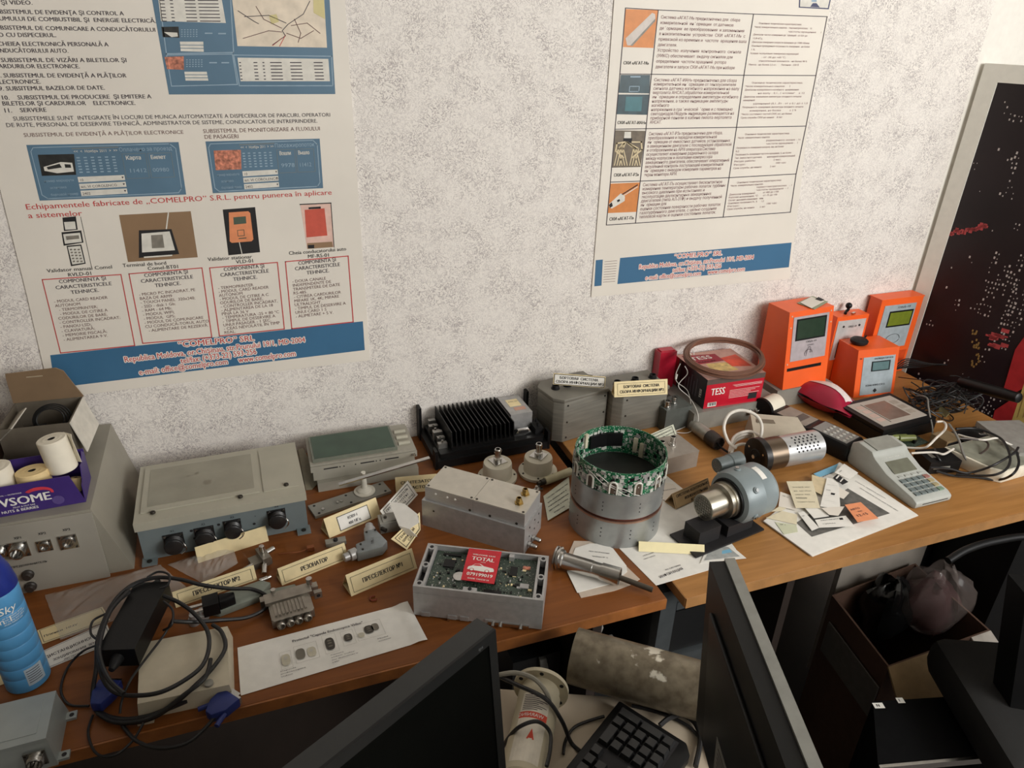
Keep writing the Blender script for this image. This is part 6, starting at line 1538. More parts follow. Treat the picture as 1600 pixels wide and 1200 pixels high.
# ---- grey card terminal
f = Fr((1431, 797), (1483, 784)); f.shift(-.004, 0, 0); W_ = .098; Ln = .182
r = thing('card_terminal', 'grey handheld card payment terminal with keypad, at the right front of the desk', 'terminal', f)
posg = M('terminal_grey', (174, 176, 170), .5, var=.04)
mb = MB(); mb.prism([(0, .004), (.006, 0), (Ln, 0), (Ln + .006, .010), (Ln + .004, .052), (Ln - .012, .062), (Ln - .050, .060), (Ln - .060, .050), (.085, .034), (.012, .022), (0, .016)], 0, W_, 'x', .004); mb.build('case', posg, r)
mb = MB(); mb.prism([(Ln - .052, .0607), (Ln - .010, .0632), (Ln - .010, .0642), (Ln - .052, .0617)], .014, W_ - .014, 'x'); mb.build('paper_cover', M('cover_grey', (146, 146, 138), .45), r)
mb = MB(); mb.text('VERIX', (.024, Ln - .066, .0475), X, Vector((0, 1, .35)), .007, .05, 'l', 0, .03); mb.build('badge', M('badge_pale', (206, 204, 194), .4), r)
def topz(y): return .034 + (y - .085) * (.016 / (Ln - .145)) if y > .085 else .022 + (y - .012) * (.012 / .073)
mb = MB(); y0, y1 = .078, .108; mb.hexa([(.018, y0, topz(y0)), (W_ - .018, y0, topz(y0)), (W_ - .018, y1, topz(y1)), (.018, y1, topz(y1)), (.018, y0, topz(y0) + .0009), (W_ - .018, y0, topz(y0) + .0009), (W_ - .018, y1, topz(y1) + .0009), (.018, y1, topz(y1) + .0009)]); mb.build('display', M('terminal_display', (112, 112, 98), .2), r)
kc = {0: M('key_blue_grey', (112, 122, 122), .5), 1: M('key_red', (158, 112, 104), .5), 2: M('key_yellow', (172, 158, 122), .5), 3: M('key_green', (118, 140, 120), .5)}
for i in range(4):
    for j in range(5):
        x, y = .012 + j * .0158, .014 + i * .0125; k = 0 if j < 4 else (3, 2, 2, 1)[i]
        mb = MB(); zt_ = topz(y + .004); mb.box(x, x + .0125, y, y + .0088, zt_ - .001, zt_ + .0026, .0008); mb.build('key', kc[k], r)
for j in range(4):
    x, y = .018 + j * .018, .066; mb = MB(); mb.box(x, x + .010, y, y + .005, topz(y) - .001, topz(y) + .002, .0008); mb.build('key', posg, r)
mb = MB(); mb.box(.018, W_ - .012, -.0006, .001, .010, .0115); mb.build('card_slot', m_ink, r)
# ---- bits behind the card terminal
f = Fr((1412, 706), (1462, 690)); r = thing('bare_circuit_board', 'small bare circuit board with fat green capacitors, behind the card terminal', 'circuit board', f)
mb = MB(); mb.box(-.03, .085, 0, .075, .004, .0056); mb.build('board', m_pcbd, r)
for x, y in ((.02, .030), (.036, .020)):
    mb = MB(); mb.cyl((x - .018, y + .012, .014), (x + .020, y - .002, .014), .008, n=18, ch=.0008); mb.build('capacitor', M('olive_capacitor', (118, 124, 72), .35), r)
mb = MB(); rnd = random.Random(9)
for i in range(26): x, y = rnd.uniform(-.026, .075), rnd.uniform(.004, .066); mb.box(x, x + rnd.uniform(.003, .01), y, y + rnd.uniform(.003, .008), .0056, .0056 + rnd.uniform(.002, .010), k=rnd.choice((0, 0, 1)))
for x in (-.015, .0): mb.cyl((x, .055, .0056), (x, .055, .018), .005, n=14, k=1)
mb.build('parts', [m_black, m_steel], r)
mb = MB()
for x in (-.027, .082):
    for y in (.004, .071): mb = MB(); mb.cyl((x, y, 0), (x, y, .004), .002, n=8); mb.build('standoff', m_steel, r)
f = Fr((1450, 742), (1504, 738)); mb = MB(); mb.box(.0, .075, .002, .055, 0, .030, .002); mb.box(.01, .05, .0015, .0022, .012, .018, k=1); mb.box(.015, .025, .02, .04, .0301, .0304, k=1)
tag(mb.build('mains_adapter', [m_black, m_grey], fr=f), 'black rectangular mains adapter right of the card terminal', 'adapter')
f = Fr((1474, 708), (1500, 700)); mb = MB(); mb.box(0, .05, 0, .04, 0, .030, .002); mb.box(.006, .044, -.0006, 0, .006, .024, k=1)
tag(mb.build('relay_block', [M('tan_relay', (132, 112, 82), .5), m_ink], fr=f), 'tan relay block among the tangled cables', 'relay')
f = Fr((1512, 712), (1560, 700)); mb = MB(); mb.box(0, .085, 0, .06, 0, .028, .003); mb.box(.01, .06, .01, .05, .0281, .0286, k=1)
tag(mb.build('black_module', [m_dark, m_black], fr=f), 'dark box half buried under the cable tangle', 'electronics')
# network switch with antenna sockets
f = At(P(1570, 690), 0); A1 = P(1523, 655, .04)
f = Fr((1526, 658), (1583, 700), .04, 0.0)
r = thing('signal_splitter', 'flat grey metal box with a row of threaded sockets, under the city picture', 'electronics', f)
mb = MB(); mb.box(0, f.L + .02, 0, .11, .004, .040, .0015); mb.box(-.004, f.L + .024, -.003, .004, .0, .006, .001); mb.build('case', M('splitter_grey', (150, 148, 142), .45, .2), r)
for i in range(5):
    x = .012 + i * (f.L - .01) / 4.2; mb = MB(); mb.cyl((x, 0, .024), (x, -.005, .024), .008, n=6); mb.cyl((x, -.005, .024), (x, -.017, .024), .0055, n=14, ch=.0006); mb.build('threaded_socket', m_steel, r)
mb = MB(); mb.box(f.L + .001, f.L + .018, -.0012, .0, .010, .034); mb.cyl((f.L + .012, -.0012, .02), (f.L + .012, -.004, .02), .004, n=14, k=1); mb.build('end_plate', [M('pale_blue_plate', (190, 200, 204), .4), m_ink], r)
# white box with leaflets
f = Fr((1566, 757), (1600, 747)); f.shift(0, .004, 0)
r = thing('white_case', 'white plastic case with printed grey top, at the right edge under the cables', 'case', f)
mb = MB(); mb.prism([(-.035, .12), (-.018, .02), (.0, 0), (.115, .0), (.12, .12)], 0, .030, 'z', .003); mb.build('case', M('warm_white_plastic', (222, 216, 198), .45), r)
mb = MB(); mb.prism([(-.030, .116), (-.012, .024), (.004, .004), (.110, .004), (.115, .116)], .0302, .031, 'z'); tl = mb.build('printed_top', M('leaflet_grey', (132, 132, 118), .6, var=.25, scale=35), r)
mb = MB(); mb.cyl((.085, .0, .010), (.085, -.0008, .010), .004, n=14); mb.build('jack', m_ink, r)
# cables
def cable(label, pts, rad, mat, name='cable', cat='cable', extra=(), sub=8, group=None):
    o = P(pts[0][0], pts[0][1], pts[0][2]); f = At(o); mb = MB(); mb.tube([P(*p) - o for p in pts], rad, 8, sub=sub)
    for e in extra: mb.tube([P(*p) - o for p in e], rad, 8, sub=sub)
    return tag(mb.build(name, mat, fr=f), label, cat, group)
wc = M('white_cable', (214, 208, 198), .4)
def gq(*p): return [(1380 + x / 5.4545, 560 + y / 5.4545, h) for x, y, h in p]
cable('white cable curling from the tablet terminal to the card terminal', gq((455, 540, .05), (510, 540, .05), (535, 570, .05), (520, 615, .045), (450, 680, .040), (390, 740, .030), (330, 765, .020), (180, 760, .012)), .0026, wc)
cable('white cable running level behind the card terminal to the adapter', gq((240, 808, .034), (400, 800, .040), (460, 805, .040), (520, 815, .040), (600, 770, .040)), .0024, wc)
cable('white cable stretching right to the flat grey splitter', gq((640, 650, .04), (750, 680, .045), (860, 695, .050), (960, 680, .050), (1040, 715, .045), (1120, 750, .035)), .0024, wc)
cable('grey plug lead with a white elbow behind the tablet terminal', gq((285, 320, .05), (340, 322, .06), (378, 345, .06), (385, 410, .055), (400, 500, .04), (420, 600, .02), (415, 690, .008)), .0020, M('grey_lead', (120, 118, 112), .45))
cable('long black cable looping round the dark box and the white case', gq((620, 600, .05), (760, 595, .05), (900, 630, .052), (1020, 700, .052), (1080, 830, .050), (1060, 930, .045), (960, 990, .036), (800, 1000, .020), (620, 990, .010)), .0026, m_cable,
      extra=(gq((400, 930, .034), (560, 940, .022), (700, 975, .010), (820, 955, .020), (960, 900, .042), (1110, 810, .050), (1150, 760, .050)), gq((1140, 800, .050), (1155, 900, .045), (1100, 990, .040), (980, 1035, .006), (800, 1015, .006), (600, 1000, .006), (450, 960, .012))))
cable('black and white striped cable dropping across the tangle', gq((560, 560, .06), (610, 630, .055), (650, 710, .045), (690, 830, .030), (760, 935, .006)), .0026, M('grey_lead', (120, 118, 112), .45))
cable('black cable arcing below the tan relay block', gq((440, 770, .034), (470, 850, .034), (540, 920, .014), (640, 970, .006), (740, 980, .008)), .0024, m_cable)
cable('brown black cable loop around the dark box', gq((700, 840, .01), (820, 815, .03), (890, 760, .040), (880, 710, .045), (780, 690, .048), (640, 680, .048)), .0022, M('brown_black_cable', (58, 44, 38), .45))
cable('thin black cable arching over the tangle before the city picture', gq((130, 160, .03), (330, 185, .06), (520, 215, .085), (650, 280, .085), (710, 370, .07), (690, 470, .05)), .0012, m_cable)
rnd = random.Random(21); f = At(P(1472, 640, .0)); mb = MB(); c0_ = P(1475, 640, .03)
for i in range(56):
    cx, cyy, rx, ry, t0 = rnd.uniform(-.085, .075), rnd.uniform(-.04, .045), rnd.uniform(.02, .055), rnd.uniform(.012, .032), rnd.uniform(0, 6)
    tl_ = rnd.uniform(-.5, .5)
    mb.tube([(cx + rx * math.cos(t0 + t), cyy + ry * math.sin(t0 + t), max(.004, .014 + .0013 * i * .5 + .020 * math.sin(t + i) + tl_ * ry * math.sin(t0 + t))) for t in [j * .7 for j in range(rnd.randint(6, 9))]], .0016, 6, sub=4)
tag(mb.build('cable_tangle', m_cable, fr=f), 'tangled bundle of thin black cables behind the tablet terminal', 'cables', None, 'stuff')
f = At(P(1400, 592, .0)); mb = MB()
for i in range(7):
    mb.tube([(-.01 + i * .004, .02, .004 + i * .003), (.03 + i * .006, .015 - i * .004, .05 - i * .003), (.10, -.01 - i * .006, .035 + .003 * i), (.16 + i * .004, -.04, .02)], .0016, 6, sub=6)
tag(mb.build('cable_bundle', m_cable, fr=f), 'loose black leads trailing from the orange terminals', 'cables', None, 'stuff')
f = At(P(1478, 652, .0)); mb = MB(); mb.slab([P(1468, 632, .03) - f.o, P(1484, 645, .03) - f.o, P(1477, 652, .02) - f.o, P(1466, 645, .02) - f.o], .002)
tag(mb.build('scrap_board', M('olive_scrap', (96, 88, 52), .6), fr=f), 'small olive scrap of board in the cable tangle', 'circuit board')
# ---- big framed city picture leaning on the right wall
bl = Vector((1.706, -.006, DT - .13)); tl3 = Vector((1.716, -.006, DT + .80)); ln_ = Vector((.30, -.954, 0)).normalized()
up_ = (tl3 - bl); HH = up_.length; up_.normalize(); ln_ = (ln_ - up_ * ln_.dot(up_)).normalized(); nn_ = ln_.cross(up_)
if nn_.x > 0: nn_ = -nn_
WWp = 0.70
f = At(bl); r = thing('framed_picture', 'large white framed night city picture leaning on the right wall', 'picture', f)
MT = Matrix((ln_, nn_, up_)).transposed().to_4x4()
fw = .040; th = .016
mb = MB(); mb.T = MT
for a in ((0, WWp, 0, fw), (0, WWp, HH - fw, HH), (0, fw, fw, HH - fw), (WWp - fw, WWp, fw, HH - fw)): mb.box(a[0], a[1], -th / 2, th / 2, a[2], a[3], .001)
mb.build('frame', M('frame_off_white', (238, 236, 226), .45, var=.03), r)
mb = MB(); mb.T = MT; yF = th / 2 - .003
mb.box(fw, WWp - fw, -th / 2, yF, fw, HH - fw)
rnd = random.Random(33)
def puv(px, py):
    """where the photo shows this point of the print, in the print's own metres"""
    d_ = ray(px, py); t = (bl - CAMLOC).dot(nn_) / d_.dot(nn_); q = CAMLOC + d_ * t - bl; return q.dot(ln_), q.dot(up_)
def dot(u, v, w_, h_, k): mb.face([(u, yF + .0003 + .0002 * k, v), (u + w_, yF + .0003 + .0002 * k, v), (u + w_, yF + .0003 + .0002 * k, v + h_), (u, yF + .0003 + .0002 * k, v + h_)], k)
def lights(px, py, nx, ny, p_, dx=.008, dy=.012, w_=.003, h_=.0045, k=1):
    u0, v0 = puv(px, py)
    for i in range(nx):
        for j in range(ny):
            u, v = u0 + i * dx, v0 - j * dy
            if rnd.random() < p_ and fw < u < WWp - fw and fw < v < HH - fw: g_ = rnd.choice((.6, .8, 1, 1.35)); dot(u + rnd.uniform(-.0012, .0012), v + rnd.uniform(-.002, .002), w_ * g_, h_ * g_, k)
for px, py, nx, ny, p_ in ((1570, 160, 2, 3, .6), (1579, 180, 2, 2, .7), (1592, 165, 3, 4, .5), (1560, 235, 1, 1, 1), (1588, 240, 2, 6, .5), (1574, 250, 2, 2, .6), (1516, 255, 3, 2, .7), (1532, 300, 1, 1, 1), (1500, 310, 1, 1, 1), (1578, 285, 3, 4, .5), (1562, 305, 2, 3, .5),
                        (1552, 360, 1, 1, 1), (1588, 350, 3, 2, .6), (1518, 395, 2, 3, .5), (1550, 395, 3, 5, .45), (1487, 420, 1, 1, 1), (1478, 450, 1, 1, 1), (1494, 470, 2, 3, .6), (1540, 440, 5, 8, .55), (1566, 415, 4, 8, .6), (1584, 450, 6, 14, .7), (1520, 475, 2, 2, .7), (1450, 500, 3, 2, .6), (1435, 585, 2, 3, .7), (1480, 555, 2, 3, .5), (1505, 585, 2, 4, .5), (1540, 545, 2, 4, .4), (1524, 625, 6, 4, .6), (1548, 622, 4, 5, .55), (1452, 618, 1, 2, .8), (1470, 640, 1, 1, 1), (1576, 470, 3, 6, .6), (1595, 400, 3, 8, .6)): lights(px, py, nx, ny, p_)
for i in range(26):
    px, py = 1480 + i * 2.4, 367 - i * .55; u, v = puv(px, py); dot(u, v + rnd.uniform(-.008, .004), .008, rnd.uniform(.003, .013), 2)
for i in range(22):
    px, py = 1540 + rnd.uniform(0, 28), 528 + rnd.uniform(-14, 16); u, v = puv(px, py); dot(u, v, rnd.uniform(.006, .02), rnd.uniform(.004, .010), 2)
for i in range(30):
    px, py = 1518 + rnd.uniform(0, 12), 515 + rnd.uniform(0, 60); u, v = puv(px, py); dot(u, v, .004, .006, 5)
def patch(pts, k): mb.face([(q[0], yF + .0016 + .0002 * k, q[1]) for q in (puv(*p) for p in pts)], k)
patch([(1588, 545), (1606, 520), (1640, 540), (1640, 640), (1600, 606), (1578, 618), (1570, 606)], 3)
patch([(1556, 640), (1590, 618), (1600, 640), (1584, 662), (1552, 656)], 3)
patch([(1602, 598), (1640, 590), (1680, 700), (1625, 690), (1580, 664)], 4)
for i in range(5): patch([(1590 + i * 9, 652), (1592.5 + i * 9, 650), (1604 + i * 9, 612), (1602 + i * 9, 612)], 5)
mb.build('print', [M('night_print', (32, 22, 26), .3, var=.25, scale=5), M('window_lights_print', (190, 180, 176), .5), M('red_glow_print', (176, 70, 72), .5, var=.3, scale=50), M('taxi_red_print', (168, 40, 44), .45, var=.2, scale=30), M('taxi_yellow_print', (196, 172, 100), .45, var=.15, scale=30), M('tan_print', (150, 122, 70), .5)], r)
# black stick in front of the picture
a, b = P(1500, 596, .075), P(1592, 622, .105); f = At(a); d_ = b - a; mb = MB()
mb.lathe([(0, 0), (.010, .0), (.014, .01), (.014, d_.length * .6), (.012, d_.length), (.009, d_.length + .002), (0, d_.length + .002)], (0, 0, 0), d_, 18)
mb.tube([(0, 0, 0), (-.03, .0, -.03), (-.04, -.01, -.07)], .003, 7)
tag(mb.build('umbrella_grip', m_black, fr=f), 'black tapered grip propped before the city picture', 'grip')
# ================================================================== front left: cables, router, paper strip, small hardware
# beige router box with the power brick and cable coil on top
f = Fr((210, 1103), (366, 1069), .028, 0.0); W_, D_ = .122, .118
r = thing('router_box', 'flat beige plastic box under the black power brick and cables', 'electronics', f)
mb = MB(); mb.hexa([(0, 0, 0), (W_, -.002, 0), (W_ - .006, D_, 0), (-.012, D_, 0), (.003, .003, .027), (W_ - .004, .002, .027), (W_ - .010, D_ - .003, .027), (-.008, D_ - .003, .027)], .003); mb.build('case', m_beige, r)
mb = MB(); mb.box(W_ - .022, W_ + .004, -.010, .004, 0, .004, .001); mb.cyl((W_ - .006, -.005, .004), (W_ - .006, -.005, .0046), .003, n=12, k=1); mb.box(.0, .020, -.010, .004, 0, .004, .001); mb.build('mounting_foot', [m_beige, m_ink], r)
mb = MB(); mb.cyl((W_ - .03, .010, .0272), (W_ - .03, .010, .031), .006, n=14); mb.build('button', m_grey, r)
a, b = P(238, 916, .052), P(182, 1022, .052); f = At(b); d_ = a - b; L_ = d_.length; ang = math.degrees(math.atan2(d_.y, d_.x)); f = At((b.x, b.y, DT + .0285), ang)
r = thing('power_brick', 'long black power brick lying across the beige box', 'power supply', f)
mb = MB(); mb.box(0, L_, -.026, .024, 0, .032, .005); mb.build('case', m_black, r)
mb = MB(); mb.lathe([(.008, 0), (.007, .012), (.004, .022), (0, .023)], (L_ - .001, 0, .016), X, 12); mb.build('strain_relief', m_dark, r); mb = MB(); mb.lathe([(.009, 0), (.007, .012), (.004, .022), (0, .023)], (0.001, 0, .016), -X, 12); mb.build('strain_relief', m_dark, r)
def cp3(*pts): return [(60 + x / 3.53, 860 + y / 3.53, h) for x, y, h in pts]
big = [cp3((470, 790, .05), (380, 700, .055), (335, 560, .062), (350, 420, .064), (420, 280, .066), (520, 190, .066), (650, 150, .066), (780, 160, .06), (900, 190, .05), (1050, 210, .035), (1180, 215, .02), (1265, 260, .012), (1250, 320, .008), (1150, 370, .008), (1000, 385, .02), (850, 395, .04), (740, 390, .05)),
       cp3((690, 250, .066), (780, 290, .060), (860, 350, .05), (930, 440, .046), (940, 540, .044), (900, 640, .042), (800, 720, .042), (680, 780, .042), (560, 800, .040), (440, 790, .036), (370, 730, .045), (335, 620, .055), (345, 480, .066), (400, 330, .068), (500, 220, .068)),
       cp3((500, 230, .066), (400, 320, .066), (330, 480, .060), (320, 640, .045), (300, 780, .020), (310, 870, .008), (400, 940, .006), (520, 950, .006), (640, 920, .008), (760, 840, .020), (860, 750, .034), (960, 650, .034), (1030, 540, .034), (1010, 450, .034), (960, 410, .036)),
       cp3((300, 800, .012), (340, 890, .006), (450, 930, .010), (580, 920, .012), (700, 880, .014), (820, 830, .014)),
       cp3((330, 900, .010), (420, 945, .010), (560, 940, .012), (680, 890, .016), (800, 800, .030), (920, 700, .036), (950, 600, .036))]
cable('coil of thick black cable looped over the beige box and power brick', big[0], .0031, m_cable, extra=big[1:], sub=7, name='cable_coil')
thin = [cp3((330, 520, .05), (240, 560, .02), (160, 650, .003), (125, 770, .003), (170, 850, .003), (280, 858, .003)), cp3((300, 910, .003), (275, 1010, .003), (320, 1120, .003), (420, 1130, .003), (520, 1050, .003), (580, 950, .012)),
        cp3((600, 150, .07), (660, 118, .074), (720, 135, .074), (715, 190, .07), (670, 210, .068)), cp3((740, 380, .05), (690, 470, .034), (560, 640, .034), (500, 730, .034), (460, 830, .02), (450, 900, .012)),
        cp3((690, 280, .066), (740, 330, .062), (735, 410, .055), (690, 440, .04)), cp3((370, 350, .066), (300, 390, .06), (290, 460, .058), (340, 500, .06))]
cable('thin black leads straying around the thick cable coil', thin[0], .0017, m_cable, extra=thin[1:], sub=7, name='cable_coil')
# blue plug lead
pl = cp3((460, 960, .004), (540, 1050, .004), (660, 1090, .004), (800, 1070, .004), (900, 1000, .005), (1000, 890, .010))
o = P(*pl[0]); f = At(o)
r = thing('monitor_lead', 'black monitor lead ending in a bright blue plug near the desk edge', 'cable', f)
mb = MB(); mb.tube([P(*p) - o for p in pl], .0026, 8, sub=8); mb.build('lead', m_cable, r)
a = P(338, 1110, .010) - o; b = P(372, 1080, .010) - o; d_ = (b - a); d_.z = 0; L_ = d_.length; d_.normalize(); s_ = Vector((-d_.y, d_.x, 0))
m_vga = M('plug_blue', (32, 46, 112), .45)
mb = MB(); mb.T = Matrix.Translation(a) @ Matrix((d_, s_, Z)).transposed().to_4x4()
mb.prism([(-.012, -.006), (.004, -.016), (.026, -.017), (.026, .017), (.004, .016), (-.012, .006)], -.008, .008, 'z', .002); mb.cyl((.002, -.014, 0), (-.016, -.020, 0), .0035, n=10); mb.cyl((.002, .014, 0), (-.012, .022, 0), .0035, n=10); mb.build('plug', m_vga, r)
mb = MB(); mb.T = Matrix.Translation(a) @ Matrix((d_, s_, Z)).transposed().to_4x4(); mb.box(.026, .029, -.016, .016, -.006, .006, .0005); mb.box(.029, .034, -.009, .009, -.004, .004, .001); mb.build('shell', m_steel, r)
a = P(163, 1088, .014); f = At(a, 70); mb = MB(); mb.prism([(-.02, -.007), (.0, -.015), (.020, -.016), (.020, .016), (.0, .015), (-.02, .007)], -.006, .010, 'z', .002); mb.box(.020, .024, -.014, .014, -.003, .007, k=1)
tag(mb.build('blue_plug', [m_vga, m_steel], fr=f), 'second blue plug buried in the cable coil left of the beige box', 'plug')
# mains plug with flat pins
a = P(336, 942, .020); f = At(a, 5); r = thing('mains_plug', 'black plug with two flat metal pins lying by the ПРЕСЕЛЕКТОР №2 card', 'plug', f)
mb = MB(); mb.box(-.018, .006, -.014, .012, -.012, .010, .003); mb.prism([(.006, -.011), (.030, -.006), (.030, .006), (.006, .011)], -.010, .008, 'z', .002); mb.build('body', m_black, r)
for y in (-.008, .004):
    mb = MB(); mb.box(-.038, -.018, y, y + .005, -.003, -.001, .0004); mb.build('pin', m_steel, r)
# grey plate with connectors partly under the loop
f = Fr((352, 962), (418, 938)); r = thing('flat_aerial', 'flat grey tapered plate with round connectors under the cable loop', 'aerial', f)
mb = MB(); mb.prism([(-.008, 0), (.055, .002), (.080, .026), (.068, .040), (0, .040), (-.03, .02)], 0, .012, 'z', .002); mb.build('plate', M('greenish_grey_plate', (134, 140, 130), .45, .2), r)
for x, y in ((-.030, .012), (-.044, .008)):
    mb = MB(); mb.lathe([(.0085, 0), (.0085, .010), (.006, .011), (.006, .018), (0, .018)], (x, y, .0), Z, 16); mb.build('round_connector', m_cast, r)
mb = MB(); mb.lathe([(0, 0), (.006, 0), (.004, .0002)], (.012, .022, .0122), Z, 9); mb.build('rust_mark', M('rust_mark', (120, 72, 52), .8), r)
# silver bracket assembly (front)
f = Fr((428, 988), (494, 968)); W_ = f.L
r = thing('tuner_block', 'open silver tuner block with paired sockets, between the РЕЗОНАТОР card and the paper strip', 'metal part', f)
sv = M('dull_silver', (158, 152, 142), .38, .85, var=.16, scale=60)
mb = MB(); mb.box(0, W_, .006, .054, .002, .018, .0015); mb.box(-.004, W_ + .004, .040, .062, .018, .024, .001); mb.box(-.010, W_ + .016, .054, .066, .0, .018, .0015); mb.build('frame', sv, r)
mb = MB(); mb.box(.002, W_ - .002, .002, .040, .018, .0195)
for i in range(9): mb.box(.006 + i * (W_ - .014) / 9, .0095 + i * (W_ - .014) / 9, .010, .036, .0195, .0225, .0004)
mb.build('fins', [sv], r)
for x in (.012, .026, W_ - .026, W_ - .012):
    mb = MB(); mb.lathe([(.0065, 0), (.0065, .008), (.005, .009), (.0048, .003), (0, .003)], (x, .004, .010), (0, -1, .1), 14); mb.build('socket', sv, r)
mb = MB(); mb.cyl((W_ + .004, .060, .022), (W_ + .004, .060, .034), .005, n=12); mb.build('post', m_steel, r); mb = MB(); mb.cyl((.012, .062, .024), (.012, .062, .030), .004, n=10); mb.build('post', m_steel, r)
mb = MB(); mb.box(W_ + .006, W_ + .018, .030, .038, .014, .026, .001); mb.cyl((W_ + .012, .0298, .020), (W_ + .012, .0292, .020), .003, n=10, k=1); mb.build('side_lug', [sv, m_ink], r)
mb = MB(); mb.hexa([(-.006, .066, .0), (.055, .060, .0), (.050, .085, .0), (0, .090, .0), (-.004, .066, .012), (.052, .062, .012), (.048, .083, .010), (0, .088, .010)], .001); mb.build('rear_slab', M('greenish_grey_plate', (134, 140, 130), .45, .2), r)
# silver valve-like fitting
f = Fr((394, 896), (432, 880)); r = thing('cavity_fitting', 'small silver fitting with stub connectors, left of the РЕЗОНАТОР card', 'metal part', f)
mb = MB(); mb.box(.004, .038, .004, .028, 0, .012, .0015); mb.box(.020, .034, -.004, .032, .006, .022, .002); mb.build('block', sv, r)
for a_, b_ in (((.027, .016, .022), (.027, .016, .036)), ((.034, .020, .014), (.050, .024, .014)), ((.006, .010, .008), (-.012, .006, .008)), ((.022, -.003, .010), (.014, -.020, .006))):
    mb = MB(); mb.cyl(a_, b_, .0046, n=14, ch=.0006); mb.build('stub', m_steel, r)
f = At(P(411, 906, .004)); mb = MB(); mb.cyl((-.006, -.001, .0), (.008, .003, 0), .004, n=12, ch=.0008); mb.cyl((.008, .003, 0), (.013, .0045, 0), .0025, n=10)
tag(mb.build('plug_tip', m_steel, fr=f), 'tiny bright metal plug tip lying before the silver fitting', 'metal part')
f = At(P(455, 866, .003)); mb = MB(); mb.tube([P(436, 866, .003) - f.o, P(455, 864, .006) - f.o, P(470, 862, .003) - f.o, P(484, 856, .004) - f.o], .0012, 6); mb.box(.028, .04, .0, .008, -.002, .006, .001)
tag(mb.build('wire_lead', M('copper_wire', (150, 92, 58), .4, .6), fr=f), 'short copper lead behind the РЕЗОНАТОР card', 'wire')
f = At(P(525, 850, .0)); mb = MB(); mb.box(-.018, .018, -.006, .008, 0, .008, .001); mb.cyl((0, 0, .008), (0, 0, .012), .004, n=12, k=1)
tag(mb.build('metal_clip', [m_grey, m_ink], fr=f), 'small grey metal piece behind the upper edge of the РЕЗОНАТОР card', 'metal part')
# paper strip with endoscope capsules
q = [(371, 1012), (637, 942), (668, 1000), (376, 1087)]
o = P(*q[3], .001); f = At(o)
Q = [P(*p, .001) - o for p in q]
r = thing('paper_strip', 'long white printed strip of endoscopic capsules on the front of the desk', 'paper', f)
def SP(u, v, k=0): return (Q[0] * (1 - u) + Q[1] * u) * (1 - v) + (Q[3] * (1 - u) + Q[2] * u) * v + Vector((0, 0, .0003 * k + .0028 * max(0, 1 - abs(u - .96) / .06) * (1 if k < 9 else 0)))
mb = MB(); n, m_ = 40, 8; vs_ = []
for i in range(n + 1):
    for j in range(m_ + 1):
        u, v = i / n, j / m_; p = SP(u, v); p.z += .0011 * math.sin(u * 17 + 2 * v) * v * (1 - v) * 2 + .004 * max(0, u - .93) * 10 * (1 - v); vs_.append(p)
mb.add(vs_, [(i * (m_ + 1) + j, i * (m_ + 1) + j + 1, (i + 1) * (m_ + 1) + j + 1, (i + 1) * (m_ + 1) + j) for i in range(n) for j in range(m_)])
sh = mb.build('sheet', m_white, r)
mb = MB()
def st(t, u0, u1, v, cap, k=0): a, b = SP(u0, v, 4), SP(u1, v, 4); mb.text(t, a, b - a, Vector((-(b - a).y, (b - a).x, 0)), cap, (b - a).length, 'l', k, .02)
st('Proiectul "Capsula Endoscopica Video"', .295, .70, .22, .0048)
for u, v, t in ((.205, .78, ('Capsula', 'endoscopica', 'video')), (.475, .74, ('Camera', 'video color', 'cu iluminare', 'LED')), (.745, .68, ('Modul', 'emisie'))):
    for i, s in enumerate(t): st(s, u, u + .012 * len(s), v + i * .055, .0019)
mb.build('lettering', [m_txt], r)
def capsule(u, v, w, h, k): 
    e1 = (SP(u + .01, v) - SP(u, v)).normalized(); e2 = (SP(u, v - .05) - SP(u, v)).normalized(); c_ = SP(u, v, 5)
    pts = []
    for i in range(24):
        t = i * math.pi / 12; y = max(-1, min(1, 1.5 * math.sin(t))); pts.append(c_ + e1 * (w * math.copysign(abs(math.cos(t)) ** .7, math.cos(t))) + e2 * (h * math.copysign(abs(math.sin(t)) ** .7, math.sin(t))))
    mb.face(pts, k); return c_, e1, e2
mb = MB()
for u, v, w, h, k in ((.245, .56, .0062, .011, 1), (.325, .52, .0066, .0105, 0), (.385, .54, .0064, .0095, 1), (.49, .48, .0068, .0125, 2), (.595, .45, .0062, .0075, 2), (.67, .48, .0045, .0048, 1), (.72, .40, .0070, .0085, 2), (.758, .38, .0056, .0075, 0)):
    c_, e1, e2 = capsule(u, v, w, h, k)
    if k == 2:
        for dy in (-.4, .1, .5): mb.face([c_ + e1 * (w * .5 * math.cos(t)) + e2 * (h * dy + h * .12 * math.sin(t)) + Z * .0003 for t in [i * math.pi / 5 for i in range(10)]], 0)
    if k == 1: mb.face([c_ + e1 * (w * .5 * math.cos(t)) + e2 * (h * .3 + h * .3 * math.sin(t)) + Z * .0003 for t in [i * math.pi / 5 for i in range(10)]], 3)
for u0, u1, v0, v1 in ((.215, .275, .38, .74), (.295, .42, .33, .70), (.455, .53, .26, .68), (.56, .63, .28, .62), (.645, .80, .22, .60)):
    for a, b in (((u0, v0), (u1, v0)), ((u0, v1), (u1, v1)), ((u0, v0), (u0, v1)), ((u1, v0), (u1, v1))):
        p, q_ = SP(*a, 4), SP(*b, 4); d_ = (q_ - p).normalized(); c_ = Vector((-d_.y, d_.x, 0)) * .0002; mb.face([p - c_, q_ - c_, q_ + c_, p + c_], 3)
